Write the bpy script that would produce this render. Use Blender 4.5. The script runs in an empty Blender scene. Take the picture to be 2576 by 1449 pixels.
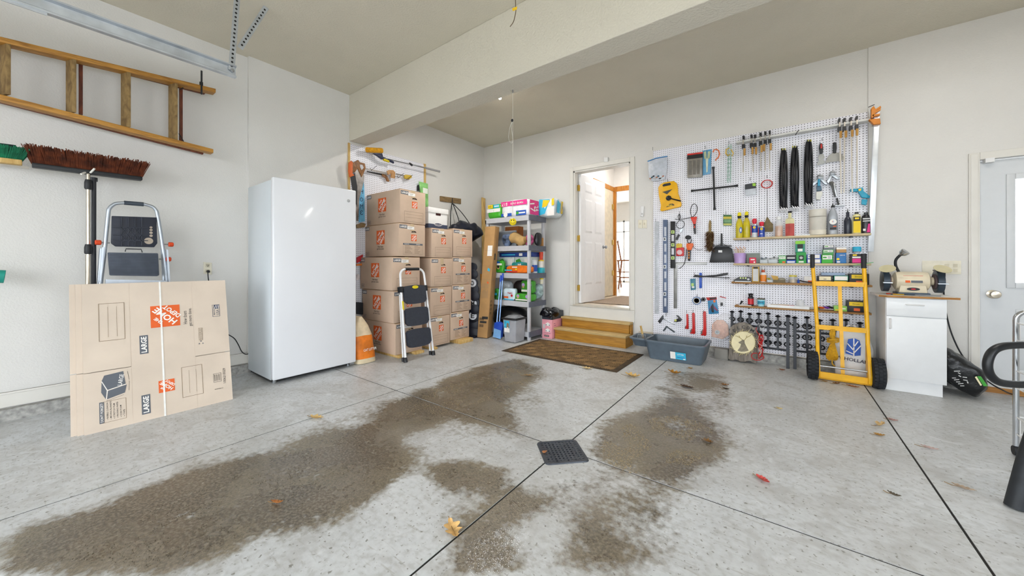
import bpy, bmesh, math, random
import numpy as np
from mathutils import Vector, Matrix, noise
random.seed(7)
SC = bpy.context.scene
COL = SC.collection
# ------------------------------------------------------------ camera, light, exposure
CAM_H = 1.127; YAW = math.radians(36.96); FPX = 901.0; CX = 1288.0; HY = 664.0
cd = bpy.data.cameras.new('camera'); co = bpy.data.objects.new('camera', cd); COL.objects.link(co)
co.location = (0, 0, CAM_H); co.rotation_euler = (math.pi/2, 0, YAW)
cd.sensor_fit = 'HORIZONTAL'; cd.sensor_width = 36.0; cd.lens = 36.0*FPX/2576.0
cd.shift_y = -(724.5-HY)/2576.0; cd.clip_start = 0.05; cd.clip_end = 200
SC.camera = co
vs = SC.view_settings
vs.view_transform = 'Standard'; vs.look = 'None'; vs.gamma = 1.0; vs.use_curve_mapping = False
vs.exposure = 0.54
w = bpy.data.worlds.new('sky'); SC.world = w; w.use_nodes = True
wb = w.node_tree.nodes['Background']; wb.inputs[0].default_value = (0.89, 0.945, 1.0, 1); wb.inputs[1].default_value = 4.6
def area(name, loc, rot, sx, sy, energy, color=(1, 1, 1), portal=False):
    l = bpy.data.lights.new(name, 'AREA'); l.shape = 'RECTANGLE'; l.size = sx; l.size_y = sy; l.energy = energy; l.color = color
    if portal: l.cycles.is_portal = True
    o = bpy.data.objects.new(name, l); COL.objects.link(o); o.location = loc; o.rotation_euler = rot
    return o
# daylight portals: open overhead doors behind the camera, added side window, hall window
area('daylight_portal', (-.6, -3.25, 1.3), (-math.pi/2, 0, 0), 6.0, 2.6, 1, portal=True)
area('daylight_portal', (3.05, .0, 1.5), (math.pi/2, 0, math.pi/2), 3.4, 1.7, 1, portal=True)
area('daylight_portal', (-3.65, 11.95, 1.55), (-math.pi/2, 0, math.pi), 3.9, 2.1, 1, portal=True)
try:
    SC.cycles.max_bounces = 6; SC.cycles.diffuse_bounces = 4; SC.cycles.glossy_bounces = 3; SC.cycles.use_denoising = True
    SC.cycles.use_adaptive_sampling = True; SC.cycles.adaptive_threshold = .12; SC.cycles.adaptive_min_samples = 20
    SC.cycles.sample_clamp_indirect = 6.0
except Exception: pass

# ------------------------------------------------------------ pixel rays -> real places on real planes
_s, _c = math.sin(YAW), math.cos(YAW)
YB = 5.03; XL = -4.44; XLN = -4.485; ZC = 3.297
def ray(u, v):
    a = (u-CX)/FPX; return Vector((-_s+a*_c, _c+a*_s, (HY-v)/FPX))
def W(u, v, d=0.0):          # on the back wall, d metres in front of it
    r = ray(u, v); t = (YB-d)/r.y; return Vector((t*r.x, YB-d, CAM_H+t*r.z))
def Lw(u, v, d=0.0):         # on the left wall
    r = ray(u, v); t = (XL+d)/r.x; return Vector((XL+d, t*r.y, CAM_H+t*r.z))
def G(u, v, z=0.0):          # on a level plane
    r = ray(u, v); t = (z-CAM_H)/r.z; return Vector((t*r.x, t*r.y, z))

# ------------------------------------------------------------ materials
def lin(h):
    if isinstance(h, str):
        h = h.lstrip('#'); h = [int(h[i:i+2], 16)/255 for i in (0, 2, 4)]
    return [c/12.92 if c <= .04045 else ((c+.055)/1.055)**2.4 for c in h] + [1]
MATS = {}
def mat(col, rough=.5, metal=0., var=.06, scale=14., bump=0., bscale=60., trans=0., alpha=1., stretch=None, emit=0., coat=0.):
    key = (str(col), rough, metal, var, scale, bump, bscale, trans, alpha, str(stretch), emit, coat)
    if key in MATS: return MATS[key]
    m = bpy.data.materials.new('mat_%d' % len(MATS)); m.use_nodes = True; MATS[key] = m
    nt = m.node_tree; b = nt.nodes['Principled BSDF']; lc = lin(col)
    b.inputs['Roughness'].default_value = rough; b.inputs['Metallic'].default_value = metal
    b.inputs['Alpha'].default_value = alpha if not trans else 1-.75*trans
    if coat: b.inputs['Coat Weight'].default_value = coat; b.inputs['Coat Roughness'].default_value = .08
    if emit: b.inputs['Emission Color'].default_value = lc; b.inputs['Emission Strength'].default_value = emit
    tc = nt.nodes.new('ShaderNodeTexCoord'); src = tc.outputs['Object']
    if stretch:
        mp = nt.nodes.new('ShaderNodeMapping'); mp.inputs['Scale'].default_value = stretch
        nt.links.new(src, mp.inputs[0]); src = mp.outputs[0]
    n = nt.nodes.new('ShaderNodeTexNoise'); n.inputs['Scale'].default_value = scale; n.inputs['Detail'].default_value = 5
    nt.links.new(src, n.inputs['Vector'])
    r = nt.nodes.new('ShaderNodeValToRGB'); e = r.color_ramp.elements
    e[0].position = .3; e[1].position = .7
    e[0].color = [max(0, x*(1-2*var)) for x in lc[:3]]+[1]; e[1].color = [min(1, x*(1+1.2*var)) for x in lc[:3]]+[1]
    nt.links.new(n.outputs['Fac'], r.inputs[0]); nt.links.new(r.outputs[0], b.inputs['Base Color'])
    if bump:
        n2 = nt.nodes.new('ShaderNodeTexNoise'); n2.inputs['Scale'].default_value = bscale; n2.inputs['Detail'].default_value = 4
        nt.links.new(src, n2.inputs['Vector'])
        bp = nt.nodes.new('ShaderNodeBump'); bp.inputs['Strength'].default_value = bump; bp.inputs['Distance'].default_value = .01
        nt.links.new(n2.outputs['Fac'], bp.inputs['Height']); nt.links.new(bp.outputs[0], b.inputs['Normal'])
    return m
def wood(col, dark, scale=3., stretch=(1, 12, 12), rough=.6, knots=True):
    key = ('wood', col, dark, scale, stretch, rough)
    if key in MATS: return MATS[key]
    m = bpy.data.materials.new('wood_%d' % len(MATS)); m.use_nodes = True; MATS[key] = m
    nt = m.node_tree; b = nt.nodes['Principled BSDF']; b.inputs['Roughness'].default_value = rough
    tc = nt.nodes.new('ShaderNodeTexCoord'); mp = nt.nodes.new('ShaderNodeMapping'); mp.inputs['Scale'].default_value = stretch
    nt.links.new(tc.outputs['Object'], mp.inputs[0])
    n = nt.nodes.new('ShaderNodeTexNoise'); n.inputs['Scale'].default_value = scale; n.inputs['Detail'].default_value = 7; n.inputs['Distortion'].default_value = .8
    nt.links.new(mp.outputs[0], n.inputs['Vector'])
    r = nt.nodes.new('ShaderNodeValToRGB'); e = r.color_ramp.elements
    e[0].position = .32; e[1].position = .62; e[0].color = lin(dark); e[1].color = lin(col)
    nt.links.new(n.outputs['Fac'], r.inputs[0]); nt.links.new(r.outputs[0], b.inputs['Base Color'])
    bp = nt.nodes.new('ShaderNodeBump'); bp.inputs['Strength'].default_value = .15
    nt.links.new(n.outputs['Fac'], bp.inputs['Height']); nt.links.new(bp.outputs[0], b.inputs['Normal'])
    return m

# ------------------------------------------------------------ text meshes
_TX = {}
def text_geo(s, bold=0.):
    k = (s, bold)
    if k not in _TX:
        c = bpy.data.curves.new('txt', 'FONT'); c.body = s; c.size = 1; c.resolution_u = 2; c.offset = bold
        o = bpy.data.objects.new('txt', c); COL.objects.link(o)
        dg = bpy.context.evaluated_depsgraph_get(); me = bpy.data.meshes.new_from_object(o.evaluated_get(dg))
        vs_ = [tuple(v.co)[:2] for v in me.vertices]; fs = [tuple(p.vertices) for p in me.polygons]
        bpy.data.objects.remove(o); bpy.data.curves.remove(c); bpy.data.meshes.remove(me)
        xs = [v[0] for v in vs_] or [0]; ys = [v[1] for v in vs_] or [0]
        x0, x1, y0, y1 = min(xs), max(xs), min(ys), max(ys)
        _TX[k] = ([(x-x0, y-y0) for x, y in vs_], fs, max(x1-x0, 1e-4), max(y1-y0, 1e-4))
    return _TX[k]

# ------------------------------------------------------------ mesh builder
def V(*a): return Vector(a)
class MB:
    def __init__(s, M=None): s.v = []; s.f = []; s.mi = []; s.M = M; s.k = 0
    def add(s, vs_, fs):
        n = len(s.v)
        s.v += [tuple(s.M @ Vector(p)) if s.M else tuple(p) for p in vs_]
        s.f += [tuple(i+n for i in f) for f in fs]; s.mi += [s.k]*len(fs); return s
    def bx(s, x0, x1, y0, y1, z0, z1):
        return s.add([(x, y, z) for z in (z0, z1) for y in (y0, y1) for x in (x0, x1)],
                     [(0, 2, 3, 1), (4, 5, 7, 6), (0, 1, 5, 4), (2, 6, 7, 3), (0, 4, 6, 2), (1, 3, 7, 5)])
    def box(s, c, d): return s.bx(c[0]-d[0]/2, c[0]+d[0]/2, c[1]-d[1]/2, c[1]+d[1]/2, c[2]-d[2]/2, c[2]+d[2]/2)
    def obox(s, o, ux, uy, uz):          # oriented box: corner o and three edge vectors
        o, ux, uy, uz = map(Vector, (o, ux, uy, uz))
        return s.add([o+ux*i+uy*j+uz*k for k in (0, 1) for j in (0, 1) for i in (0, 1)],
                     [(0, 2, 3, 1), (4, 5, 7, 6), (0, 1, 5, 4), (2, 6, 7, 3), (0, 4, 6, 2), (1, 3, 7, 5)])
    def bar(s, a, b, w_, h, up=(0, 0, 1)):  # rectangular bar from a to b
        a, b = Vector(a), Vector(b); d = (b-a).normalized(); up = Vector(up)
        x = d.cross(up)
        if x.length < 1e-4: x = d.cross(Vector((1, 0, 0)))
        x.normalize(); y = x.cross(d).normalized()
        return s.obox(a-x*w_/2-y*h/2, b-a, x*w_, y*h)
    def cyl(s, a, b, r0, r1=None, n=12): return s.tube([a, b], [r0, r0 if r1 is None else r1], n)
    def tube(s, pts, r, n=8, closed=False):
        pts = [Vector(p) for p in pts]; m = len(pts)
        rs = r if isinstance(r, (list, tuple)) else [r]*m
        t0 = (pts[1]-pts[0]).normalized(); up = Vector((0, 0, 1)) if abs(t0.z) < .9 else Vector((1, 0, 0))
        x = t0.cross(up).normalized(); vs_ = []
        for i in range(m):
            if closed: t = (pts[(i+1) % m]-pts[i-1])
            else: t = pts[min(i+1, m-1)]-pts[max(i-1, 0)]
            if t.length < 1e-9: t = t0
            t = t.normalized(); x = x-t*x.dot(t)
            if x.length < 1e-6: x = t.cross(Vector((.3, .5, .8)))
            x.normalize(); y = t.cross(x)
            for k in range(n):
                a = 2*math.pi*k/n; vs_.append(pts[i]+(x*math.cos(a)+y*math.sin(a))*rs[i])
        fs = []
        for i in range(m if closed else m-1):
            j = (i+1) % m
            for k in range(n): fs.append((i*n+k, i*n+(k+1) % n, j*n+(k+1) % n, j*n+k))
        if not closed: fs += [tuple(range(n))[::-1], tuple((m-1)*n+k for k in range(n))]
        return s.add(vs_, fs)
    def lathe(s, prof, c=(0, 0, 0), n=16, ax=None, sx=1., sy=1.):
        c = Vector(c); A = (Vector(ax).normalized() if ax is not None else Vector((0, 0, 1)))
        x = A.cross(Vector((0, 1, 0)))
        x = x.normalized() if x.length > 1e-3 else Vector((1, 0, 0)); y = A.cross(x)
        vs_ = [c+A*z+(x*math.cos(2*math.pi*k/n)*sx+y*math.sin(2*math.pi*k/n)*sy)*max(r, 1e-5) for r, z in prof for k in range(n)]
        fs = [(i*n+k, i*n+(k+1) % n, (i+1)*n+(k+1) % n, (i+1)*n+k) for i in range(len(prof)-1) for k in range(n)]
        if prof[0][0] > 1e-4: fs.append(tuple(range(n))[::-1])
        if prof[-1][0] > 1e-4: fs.append(tuple((len(prof)-1)*n+k for k in range(n)))
        return s.add(vs_, fs)
    def loft(s, rings, caps=True):       # list of equal rings of points
        n = len(rings[0]); vs_ = [p for r in rings for p in r]
        fs = [(i*n+k, i*n+(k+1) % n, (i+1)*n+(k+1) % n, (i+1)*n+k) for i in range(len(rings)-1) for k in range(n)]
        if caps: fs += [tuple(range(n))[::-1], tuple((len(rings)-1)*n+k for k in range(n))]
        return s.add(vs_, fs)
    def prism(s, poly, th):              # poly: 3-D points in order, th: thickness vector
        poly = [Vector(p) for p in poly]; th = Vector(th); n = len(poly)
        return s.add(poly+[p+th for p in poly], [tuple(range(n))[::-1], tuple(range(n, 2*n))]+[(i, (i+1) % n, n+(i+1) % n, n+i) for i in range(n)])
    def ell(s, c, r, nu=12, nv=8, R=None, p=1.):
        c = Vector(c); vs_ = []
        def sg(x): return math.copysign(abs(x)**p, x)
        for j in range(nv+1):
            b = -math.pi/2+math.pi*j/nv
            for i in range(nu):
                a = 2*math.pi*i/nu
                q = Vector((r[0]*sg(math.cos(b))*sg(math.cos(a)), r[1]*sg(math.cos(b))*sg(math.sin(a)), r[2]*sg(math.sin(b))))
                vs_.append(c+(R @ q if R else q))
        return s.add(vs_, [(j*nu+i, j*nu+(i+1) % nu, (j+1)*nu+(i+1) % nu, (j+1)*nu+i) for j in range(nv) for i in range(nu)])
    def grid(s, nu, nv, fn):
        vs_ = [fn(i/nu, j/nv) for j in range(nv+1) for i in range(nu+1)]
        return s.add(vs_, [(j*(nu+1)+i, j*(nu+1)+i+1, (j+1)*(nu+1)+i+1, (j+1)*(nu+1)+i) for j in range(nv) for i in range(nu)])
    def quad(s, a, b, c, d): return s.add([a, b, c, d], [(0, 1, 2, 3)])
    def poly(s, pts): return s.add(pts, [tuple(range(len(pts)))])
    def text(s, txt, o, ux, uy, h, al='c', wd=None, bold=0., shear=0.):   # h = letter height along uy, wd = fit width along ux
        ux, uy = Vector(ux).normalized(), Vector(uy).normalized(); g, fs, tw, thh = text_geo(txt, bold)
        sy = h/thh; sx = (wd/tw) if wd else sy; W_ = tw*sx
        dx = {'c': -W_/2, 'l': 0, 'r': -W_}[al]
        return s.add([Vector(o)+ux*(dx+x*sx+shear*y*sy)+uy*(y*sy-h/2) for x, y in g], fs)
    def build(s, name, mats, parent=None, bevel=0., smooth=40, seg=2):
        me = bpy.data.meshes.new(name); root = Vector((0, 0, 0)); q = parent
        while q is not None: root = root+q.location; q = q.parent
        me.from_pydata([Vector(p)-root for p in s.v], [], s.f)
        ml = mats if isinstance(mats, (list, tuple)) else [mats]
        for m in ml: me.materials.append(m)
        if len(ml) > 1: me.polygons.foreach_set('material_index', s.mi)
        bm = bmesh.new(); bm.from_mesh(me)
        bmesh.ops.recalc_face_normals(bm, faces=bm.faces)
        if bevel:
            es = [e for e in bm.edges if len(e.link_faces) == 2 and e.calc_face_angle(0) > .6]
            bmesh.ops.bevel(bm, geom=es, offset=bevel, segments=seg, profile=.5, affect='EDGES', clamp_overlap=True)
        bm.to_mesh(me); bm.free()
        if smooth:
            me.polygons.foreach_set('use_smooth', [True]*len(me.polygons)); me.set_sharp_from_angle(angle=math.radians(smooth))
        o = bpy.data.objects.new(name, me); COL.objects.link(o); o.parent = parent
        return o
    def one(s, name, mats, label, cat, group=None, **k):     # a thing that is a single mesh
        lo = [min(p[i] for p in s.v) for i in range(3)]; hi = [max(p[i] for p in s.v) for i in range(3)]
        base = Vector(((lo[0]+hi[0])/2, (lo[1]+hi[1])/2, lo[2]))
        s.v = [tuple(Vector(p)-base) for p in s.v]
        o = s.build(name, mats, None, **k); o.location = base; tag(o, label, cat, group); return o
def tag(o, label=None, cat=None, group=None, kind=None):
    if label: o['label'] = label
    if cat: o['category'] = cat
    if group: o['group'] = group
    if kind: o['kind'] = kind
    return o
def T(name, label, cat, loc=(0, 0, 0), group=None):
    o = bpy.data.objects.new(name, None); COL.objects.link(o); o.location = loc; o.empty_display_size = .05
    return tag(o, label, cat, group)
def struct(o): o['kind'] = 'structure'; return o
def frame(o, ux, uz):                     # local frame: x along ux, z along uz
    ux = Vector(ux).normalized(); uz = Vector(uz).normalized(); uy = uz.cross(ux).normalized(); uz = ux.cross(uy)
    M = Matrix.Identity(4)
    for i in range(3): M[i][0] = ux[i]; M[i][1] = uy[i]; M[i][2] = uz[i]; M[i][3] = o[i]
    return M
def arc(c, r, a0, a1, n, ux, uy):
    c, ux, uy = Vector(c), Vector(ux), Vector(uy)
    return [c+ux*(r*math.cos(math.radians(a0+(a1-a0)*i/n)))+uy*(r*math.sin(math.radians(a0+(a1-a0)*i/n))) for i in range(n+1)]
def spline(pts, n=6):
    pts = [Vector(p) for p in pts]; out = []
    for i in range(len(pts)-1):
        p0, p1, p2, p3 = pts[max(i-1, 0)], pts[i], pts[i+1], pts[min(i+2, len(pts)-1)]
        for k in range(n):
            t = k/n; out.append(.5*((2*p1)+(p2-p0)*t+(2*p0-5*p1+4*p2-p3)*t*t+(3*p1-p0-3*p2+p3)*t**3))
    return out+[pts[-1]]
# ------------------------------------------------------------ room shell
def wall_mat(col, bump=.25, bs=90., var=.012):
    return mat(col, .75, 0, var, 3., bump, bs)
WALL = wall_mat('#dcdad6'); CEIL = mat('#d5cebd', .85, 0, .012, 3., .35, 70.); BEAMM = mat('#d0cabb', .85, 0, .012, 3., .5, 60.)
TRIM = mat('#dddad3', .45, 0, .02, 6.); WHITE = mat('#e4e4e4', .4, 0, .02)
DARK = mat('#141414', .6); BLACK = mat('#191b20', .5, 0, .1); STEEL = mat('#a9adb2', .3, .9, .06)
CURB = mat('#a8a7a3', .85, 0, .22, 28., .4, 40.)
x0f, x1f, y0f = XLN, 3.1, -3.3
# floor: dark bed with eight slabs, joints left open
fl = struct(MB().bx(x0f-.2, x1f+.2, y0f-.2, YB+.2, -.16, -.14).build('floor', mat('#1b1a18', .9)))
STAIN = [  # outlines of damp, dirty patches on the concrete (pixels on the floor plane), weight
 ([(0,1350),(180,1300),(330,1235),(560,1165),(720,1120),(830,1085),(905,1075),(960,1050),(1000,1015),(1100,965),(1190,925),(1300,905),(1360,925),(1345,960),(1290,985),(1270,1015),(1300,1050),(1345,1095),(1330,1100),(1270,1075),(1190,1062),(1130,1052),(1075,1080),(1010,1095),(945,1110),(950,1170),(1010,1185),(930,1230),(850,1290),(700,1330),(560,1370),(430,1449),(0,1449)], 1.0),
 ([(880,1120),(1000,1085),(1100,1040),(1180,1000),(1090,1010),(960,1080)], .5),
 ([(1060,1190),(1100,1165),(1180,1155),(1260,1165),(1290,1200),(1270,1225),(1330,1220),(1290,1255),(1180,1250),(1090,1225)], 1.0),
 ([(1170,1305),(1250,1255),(1330,1240),(1400,1250),(1370,1290),(1310,1310),(1290,1345),(1310,1400),(1350,1449),(1100,1449),(1150,1390)], 1.0),
 ([(1480,1150),(1500,1110),(1560,1060),(1640,1030),(1720,1020),(1790,1060),(1830,1110),(1800,1150),(1730,1170),(1700,1210),(1600,1195),(1540,1170)], .95),
 ([(1665,940),(1740,930),(1820,945),(1800,970),(1730,975),(1700,1015),(1660,1010),(1690,975)], .7),
 ([(1480,1300),(1540,1260),(1600,1215),(1700,1215),(1690,1290),(1640,1340),(1600,1400),(1620,1449),(1440,1449),(1480,1390),(1500,1350)], .75),
 ([(1290,1250),(1400,1200),(1480,1170),(1720,1190),(1740,1300),(1660,1449),(1350,1449),(1420,1380),(1400,1300)], .45),
 ([(1470,1130),(1500,1060),(1600,1020),(1700,930),(1830,940),(1860,1060),(1840,1150),(1740,1230),(1560,1210)], .5),
 ([(1040,1250),(1160,1240),(1300,1220),(1350,1300),(1250,1360),(1180,1449),(1060,1449),(1120,1360)], .42),
 ([(0,1330),(400,1190),(800,1060),(1000,990),(1300,890),(1400,930),(1360,1000),(1380,1110),(1100,1110),(1000,1260),(700,1380),(500,1449),(0,1449)], .40),
 ([(860,1130),(1010,1080),(1000,1190),(960,1240),(880,1250)], 1.1),
 ([(1225,1290),(1260,1265),(1330,1265),(1330,1300),(1260,1320)], .5),
]
def floor_fields():
    st = .025; nx = int((x1f-x0f)/st)+1; ny = int((YB+.1-y0f)/st)+1
    gx = x0f+np.arange(nx)*st; gy = y0f+np.arange(ny)*st; X, Y = np.meshgrid(gx, gy); F = np.zeros_like(X)
    for poly, wt in STAIN:
        P = [G(u, v) for u, v in poly]; ins = np.zeros(X.shape, bool)
        for i in range(len(P)):
            a, b = P[i], P[i-1]
            cond = ((a.y > Y) != (b.y > Y)) & (X < (b.x-a.x)*(Y-a.y)/((b.y-a.y) if abs(b.y-a.y) > 1e-9 else 1e-9)+a.x)
            ins ^= cond
        F = np.maximum(F, ins*wt)
    for _ in range(9):
        F = (F+np.roll(F, 1, 0)+np.roll(F, -1, 0)+np.roll(F, 1, 1)+np.roll(F, -1, 1))/5
    return st, F
FST, FF = floor_fields()
def stain_at(x, y):
    i = min(max((x-x0f)/FST, 0), FF.shape[1]-1.001); j = min(max((y-y0f)/FST, 0), FF.shape[0]-1.001)
    a, b = int(i), int(j); p, q = i-a, j-b
    return FF[b, a]*(1-p)*(1-q)+FF[b, a+1]*p*(1-q)+FF[b+1, a]*(1-p)*q+FF[b+1, a+1]*p*q
def concrete():
    m = bpy.data.materials.new('concrete'); m.use_nodes = True; nt = m.node_tree; N, Lk = nt.nodes, nt.links
    b = N['Principled BSDF']; tc = N.new('ShaderNodeTexCoord'); P = tc.outputs['Object']
    def noise_(sc, det=6, dist=0., vec=None):
        n = N.new('ShaderNodeTexNoise'); n.inputs['Scale'].default_value = sc; n.inputs['Detail'].default_value = det; n.inputs['Distortion'].default_value = dist
        Lk.new(vec or P, n.inputs['Vector']); return n.outputs['Fac']
    def ramp(src, *st):
        r = N.new('ShaderNodeValToRGB'); e = r.color_ramp.elements
        while len(e) < len(st): e.new(.5)
        for k, (p, c) in enumerate(st): e[k].position = p; e[k].color = lin(c) if isinstance(c, str) else (c, c, c, 1)
        Lk.new(src, r.inputs[0]); return r.outputs[0]
    def mix(f, a, c, mode='MIX'):
        x = N.new('ShaderNodeMix'); x.data_type = 'RGBA'; x.blend_type = mode
        for sck, val in ((x.inputs[0], f), (x.inputs[6], a), (x.inputs[7], c)):
            if hasattr(val, 'links'): Lk.new(val, sck)
            else: sck.default_value = val
        return x.outputs[2]
    def math_(op, a, c):
        x = N.new('ShaderNodeMath'); x.operation = op
        for sck, val in zip(x.inputs, (a, c)):
            if hasattr(val, 'links'): Lk.new(val, sck)
            else: sck.default_value = val
        return x.outputs[0]
    base = mix(.45, ramp(noise_(1.6, 8, .4), (.35, '#b6b8b8'), (.52, '#c5c8ca'), (.7, '#cfd2d4')), ramp(noise_(34, 9), (.34, '#a6a6a3'), (.48, '#c6c8ca'), (.68, '#d3d6d8')))
    mp = N.new('ShaderNodeMapping'); mp.inputs['Scale'].default_value = (1.3, 9, 1); mp.inputs['Rotation'].default_value = (0, 0, .35); Lk.new(P, mp.inputs[0])
    base = mix(ramp(noise_(7, 6, .3, mp.outputs[0]), (.30, .45), (.40, 0.)), base, lin('#96938b'))
    base = mix(ramp(noise_(1.1, 7, .8), (.40, .34), (.58, 0.)), base, lin('#a7a49e'))
    base = mix(ramp(noise_(6.5, 9, .9), (.36, .38), (.48, 0.)), base, lin('#9f9d99'))
    base = mix(ramp(noise_(9, 8, 1.2), (.60, 0.), (.72, .5)), base, lin('#dcdee0'))
    base = mix(ramp(noise_(55, 3), (.30, .85), (.38, 0.)), base, lin('#77746c'))
    at = N.new('ShaderNodeAttribute'); at.attribute_name = 'stain'
    d = math_('ADD', math_('MULTIPLY', at.outputs['Fac'], 1.15), math_('MULTIPLY', math_('SUBTRACT', noise_(2.6, 12, .5), .5), 1.9))
    d = math_('ADD', d, math_('MULTIPLY', math_('SUBTRACT', noise_(30, 8), .5), 1.1))
    mask = ramp(d, (.40, 0.), (.85, 1.)); cv = math_('ADD', math_('MULTIPLY', at.outputs['Fac'], .7), math_('ADD', math_('MULTIPLY', math_('SUBTRACT', noise_(1.9, 10, .7), .5), 2.4), math_('MULTIPLY', math_('SUBTRACT', noise_(26, 8), .5), .9))); core = ramp(cv, (.25, 0.), (.8, 1.))
    tint = ramp(noise_(2.3, 5, .5), (.36, '#756a53'), (.5, '#6b604c'), (.62, '#7a7164'))
    deep = ramp(noise_(5, 6, .5), (.4, '#3c2f18'), (.6, '#4c3d26'))
    grit = ramp(noise_(75, 4), (.42, 0.), (.62, 1.))
    sc = mix(math_('MULTIPLY', core, .9), tint, deep); sc = mix(math_('MULTIPLY', grit, .35), sc, lin('#a3967f'))
    Lk.new(mix(math_('MULTIPLY', mask, .93), base, sc), b.inputs['Base Color'])
    rg = N.new('ShaderNodeMapRange'); rg.inputs['From Min'].default_value = 0; rg.inputs['From Max'].default_value = 1
    rg.inputs['To Min'].default_value = .42; rg.inputs['To Max'].default_value = .24; Lk.new(core, rg.inputs['Value']); Lk.new(rg.outputs[0], b.inputs['Roughness'])
    h = math_('ADD', math_('MULTIPLY', noise_(40, 5), .5), math_('MULTIPLY', math_('MULTIPLY', noise_(140, 3), mask), .9))
    bp = N.new('ShaderNodeBump'); bp.inputs['Strength'].default_value = .22; bp.inputs['Distance'].default_value = .01; Lk.new(h, bp.inputs['Height']); Lk.new(bp.outputs[0], b.inputs['Normal'])
    return m
CONC = concrete()
DRC = Vector((-1.053, 1.896, 0)); DRH = .172      # drain centre, half diagonal
def slab(xa, xb, ya, yb):
    g = .005; xa += g; xb -= g; ya += g; yb -= g
    nx = max(2, int((xb-xa)/.05)); ny = max(2, int((yb-ya)/.05)); vs_ = []; fs = []
    for j in range(ny+1):
        for i in range(nx+1): vs_.append((xa+(xb-xa)*i/nx, ya+(yb-ya)*j/ny, 0))
    for j in range(ny):
        for i in range(nx):
            q = (j*(nx+1)+i, j*(nx+1)+i+1, (j+1)*(nx+1)+i+1, (j+1)*(nx+1)+i)
            if all(abs(vs_[k][0]-DRC.x)+abs(vs_[k][1]-DRC.y) < DRH-.01 for k in q): continue
            fs.append(q)
    m = MB(); m.add(vs_, fs)
    rim = [(xa, ya), (xb, ya), (xb, yb), (xa, yb)]
    for k in range(4):
        (ax, ay), (bx_, by) = rim[k], rim[(k+1) % 4]
        m.quad((ax, ay, 0), (bx_, by, 0), (bx_, by, -.03), (ax, ay, -.03))
    o = m.build('slab', CONC, fl, smooth=0)
    at = o.data.attributes.new('stain', 'FLOAT', 'POINT')
    at.data.foreach_set('value', [stain_at(v.co.x, v.co.y) for v in o.data.vertices])
    return o
XJ = [x0f-.05, -2.745, -1.072, .615, x1f]; YJ = [y0f, 1.93, YB+.02]
for i in range(4):
    for j in range(2): slab(XJ[i], XJ[i+1], YJ[j], YJ[j+1])
m = MB()
for x in XJ[1:-1]: m.bx(x-.006, x+.006, y0f, YB, -.03, -.0025)
o = m.build('joint_filler', mat('#1c1a17', .9), fl, smooth=0); o['kind'] = 'stuff'
MB().bx(XJ[0], XJ[-1], YJ[1]-.006, YJ[1]+.006, -.031, -.003).build('joint_filler', mat('#1c1a17', .9), fl, smooth=0)
# shell
DX0, DX1, DZ0, DZ1 = -2.585, -1.70, .50, 2.565       # inner doorway
EX0, EX1, EZ1 = 1.40, 2.315, 2.045                    # outer door
def wallbox(name, boxes, m=WALL):
    mb = MB()
    for b_ in boxes: mb.bx(*b_)
    return struct(mb.build(name, m, smooth=0))
wb_ = wallbox('wall_back', [(XL-.1, DX0, YB, YB+.14, 0, ZC), (DX0, DX1, YB, YB+.14, DZ1, ZC), (DX0, DX1, YB, YB+.14, 0, DZ0), (DX1, .695, YB, YB+.14, 0, ZC),
    (.695, EX0, YB-.012, YB+.14, 0, ZC), (EX0, EX1, YB-.012, YB+.14, EZ1, ZC), (EX1, x1f+.1, YB-.012, YB+.14, 0, ZC)])
wallbox('wall_left', [(XLN-.14, XLN, y0f, 1.335, 0, ZC), (XLN-.14, XL, 1.335, YB, 0, ZC)])
wallbox('wall_right', [(x1f, x1f+.14, y0f, -1.7, 0, ZC), (x1f, x1f+.14, 1.7, YB, 0, ZC), (x1f, x1f+.14, -1.7, 1.7, 0, .65), (x1f, x1f+.14, -1.7, 1.7, 2.35, ZC)])
m = MB()
for y in (-1.7, -.02, 1.66): m.bx(x1f+.03, x1f+.08, y, y+.04, .65, 2.35)
m.bx(x1f+.03, x1f+.08, -1.7, 1.7, .65, .69).bx(x1f+.03, x1f+.08, -1.7, 1.7, 2.31, 2.35); struct(m.build('window_added', mat('#e4e4e4', .4, 0, .02), smooth=0))  # window added in the unseen wall to brighten the right side
wallbox('wall_front', [(XLN, -3.6, y0f-.14, y0f, 0, ZC), (2.4, x1f, y0f-.14, y0f, 0, ZC), (XLN, x1f, y0f-.14, y0f, 2.6, ZC)])
struct(MB().bx(x0f-.14, x1f+.14, y0f-.14, YB+.14, ZC, ZC+.12).build('ceiling', CEIL, smooth=0))
struct(MB().bx(XL, x1f, 2.42, 2.66, 2.705, ZC).build('trim_1', BEAMM, smooth=0, bevel=.006))
struct(MB().bx(-30, 30, -40, y0f-.14, -.3, -.05).build('floor_driveway', mat('#b9b7b0', .8)))
# curbs and baseboards
struct(MB().bx(XLN, XL+.015, y0f, 1.335, 0, .085).bx(XLN, XL+.03, 1.335, YB, 0, .085).build('baseboard_left_curb', CURB, smooth=0))
struct(MB().bx(XLN, XLN+.016, y0f, 1.335, .092, .20).bx(XLN, XLN+.022, y0f, 1.335, .185, .2).bx(XL, XL+.016, 1.335, 4.6, .092, .2).build('baseboard_left', TRIM, smooth=0, bevel=.003))
struct(MB().bx(DX1+.12, EX0-.07, YB-.05, YB, 0, .10).build('baseboard_back_curb', CURB, smooth=0))
struct(MB().bx(DX1+.12, EX0-.07, YB-.016, YB, .105, .20).build('baseboard_back', mat('#cfc4b2', .6), smooth=0, bevel=.003))
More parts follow.
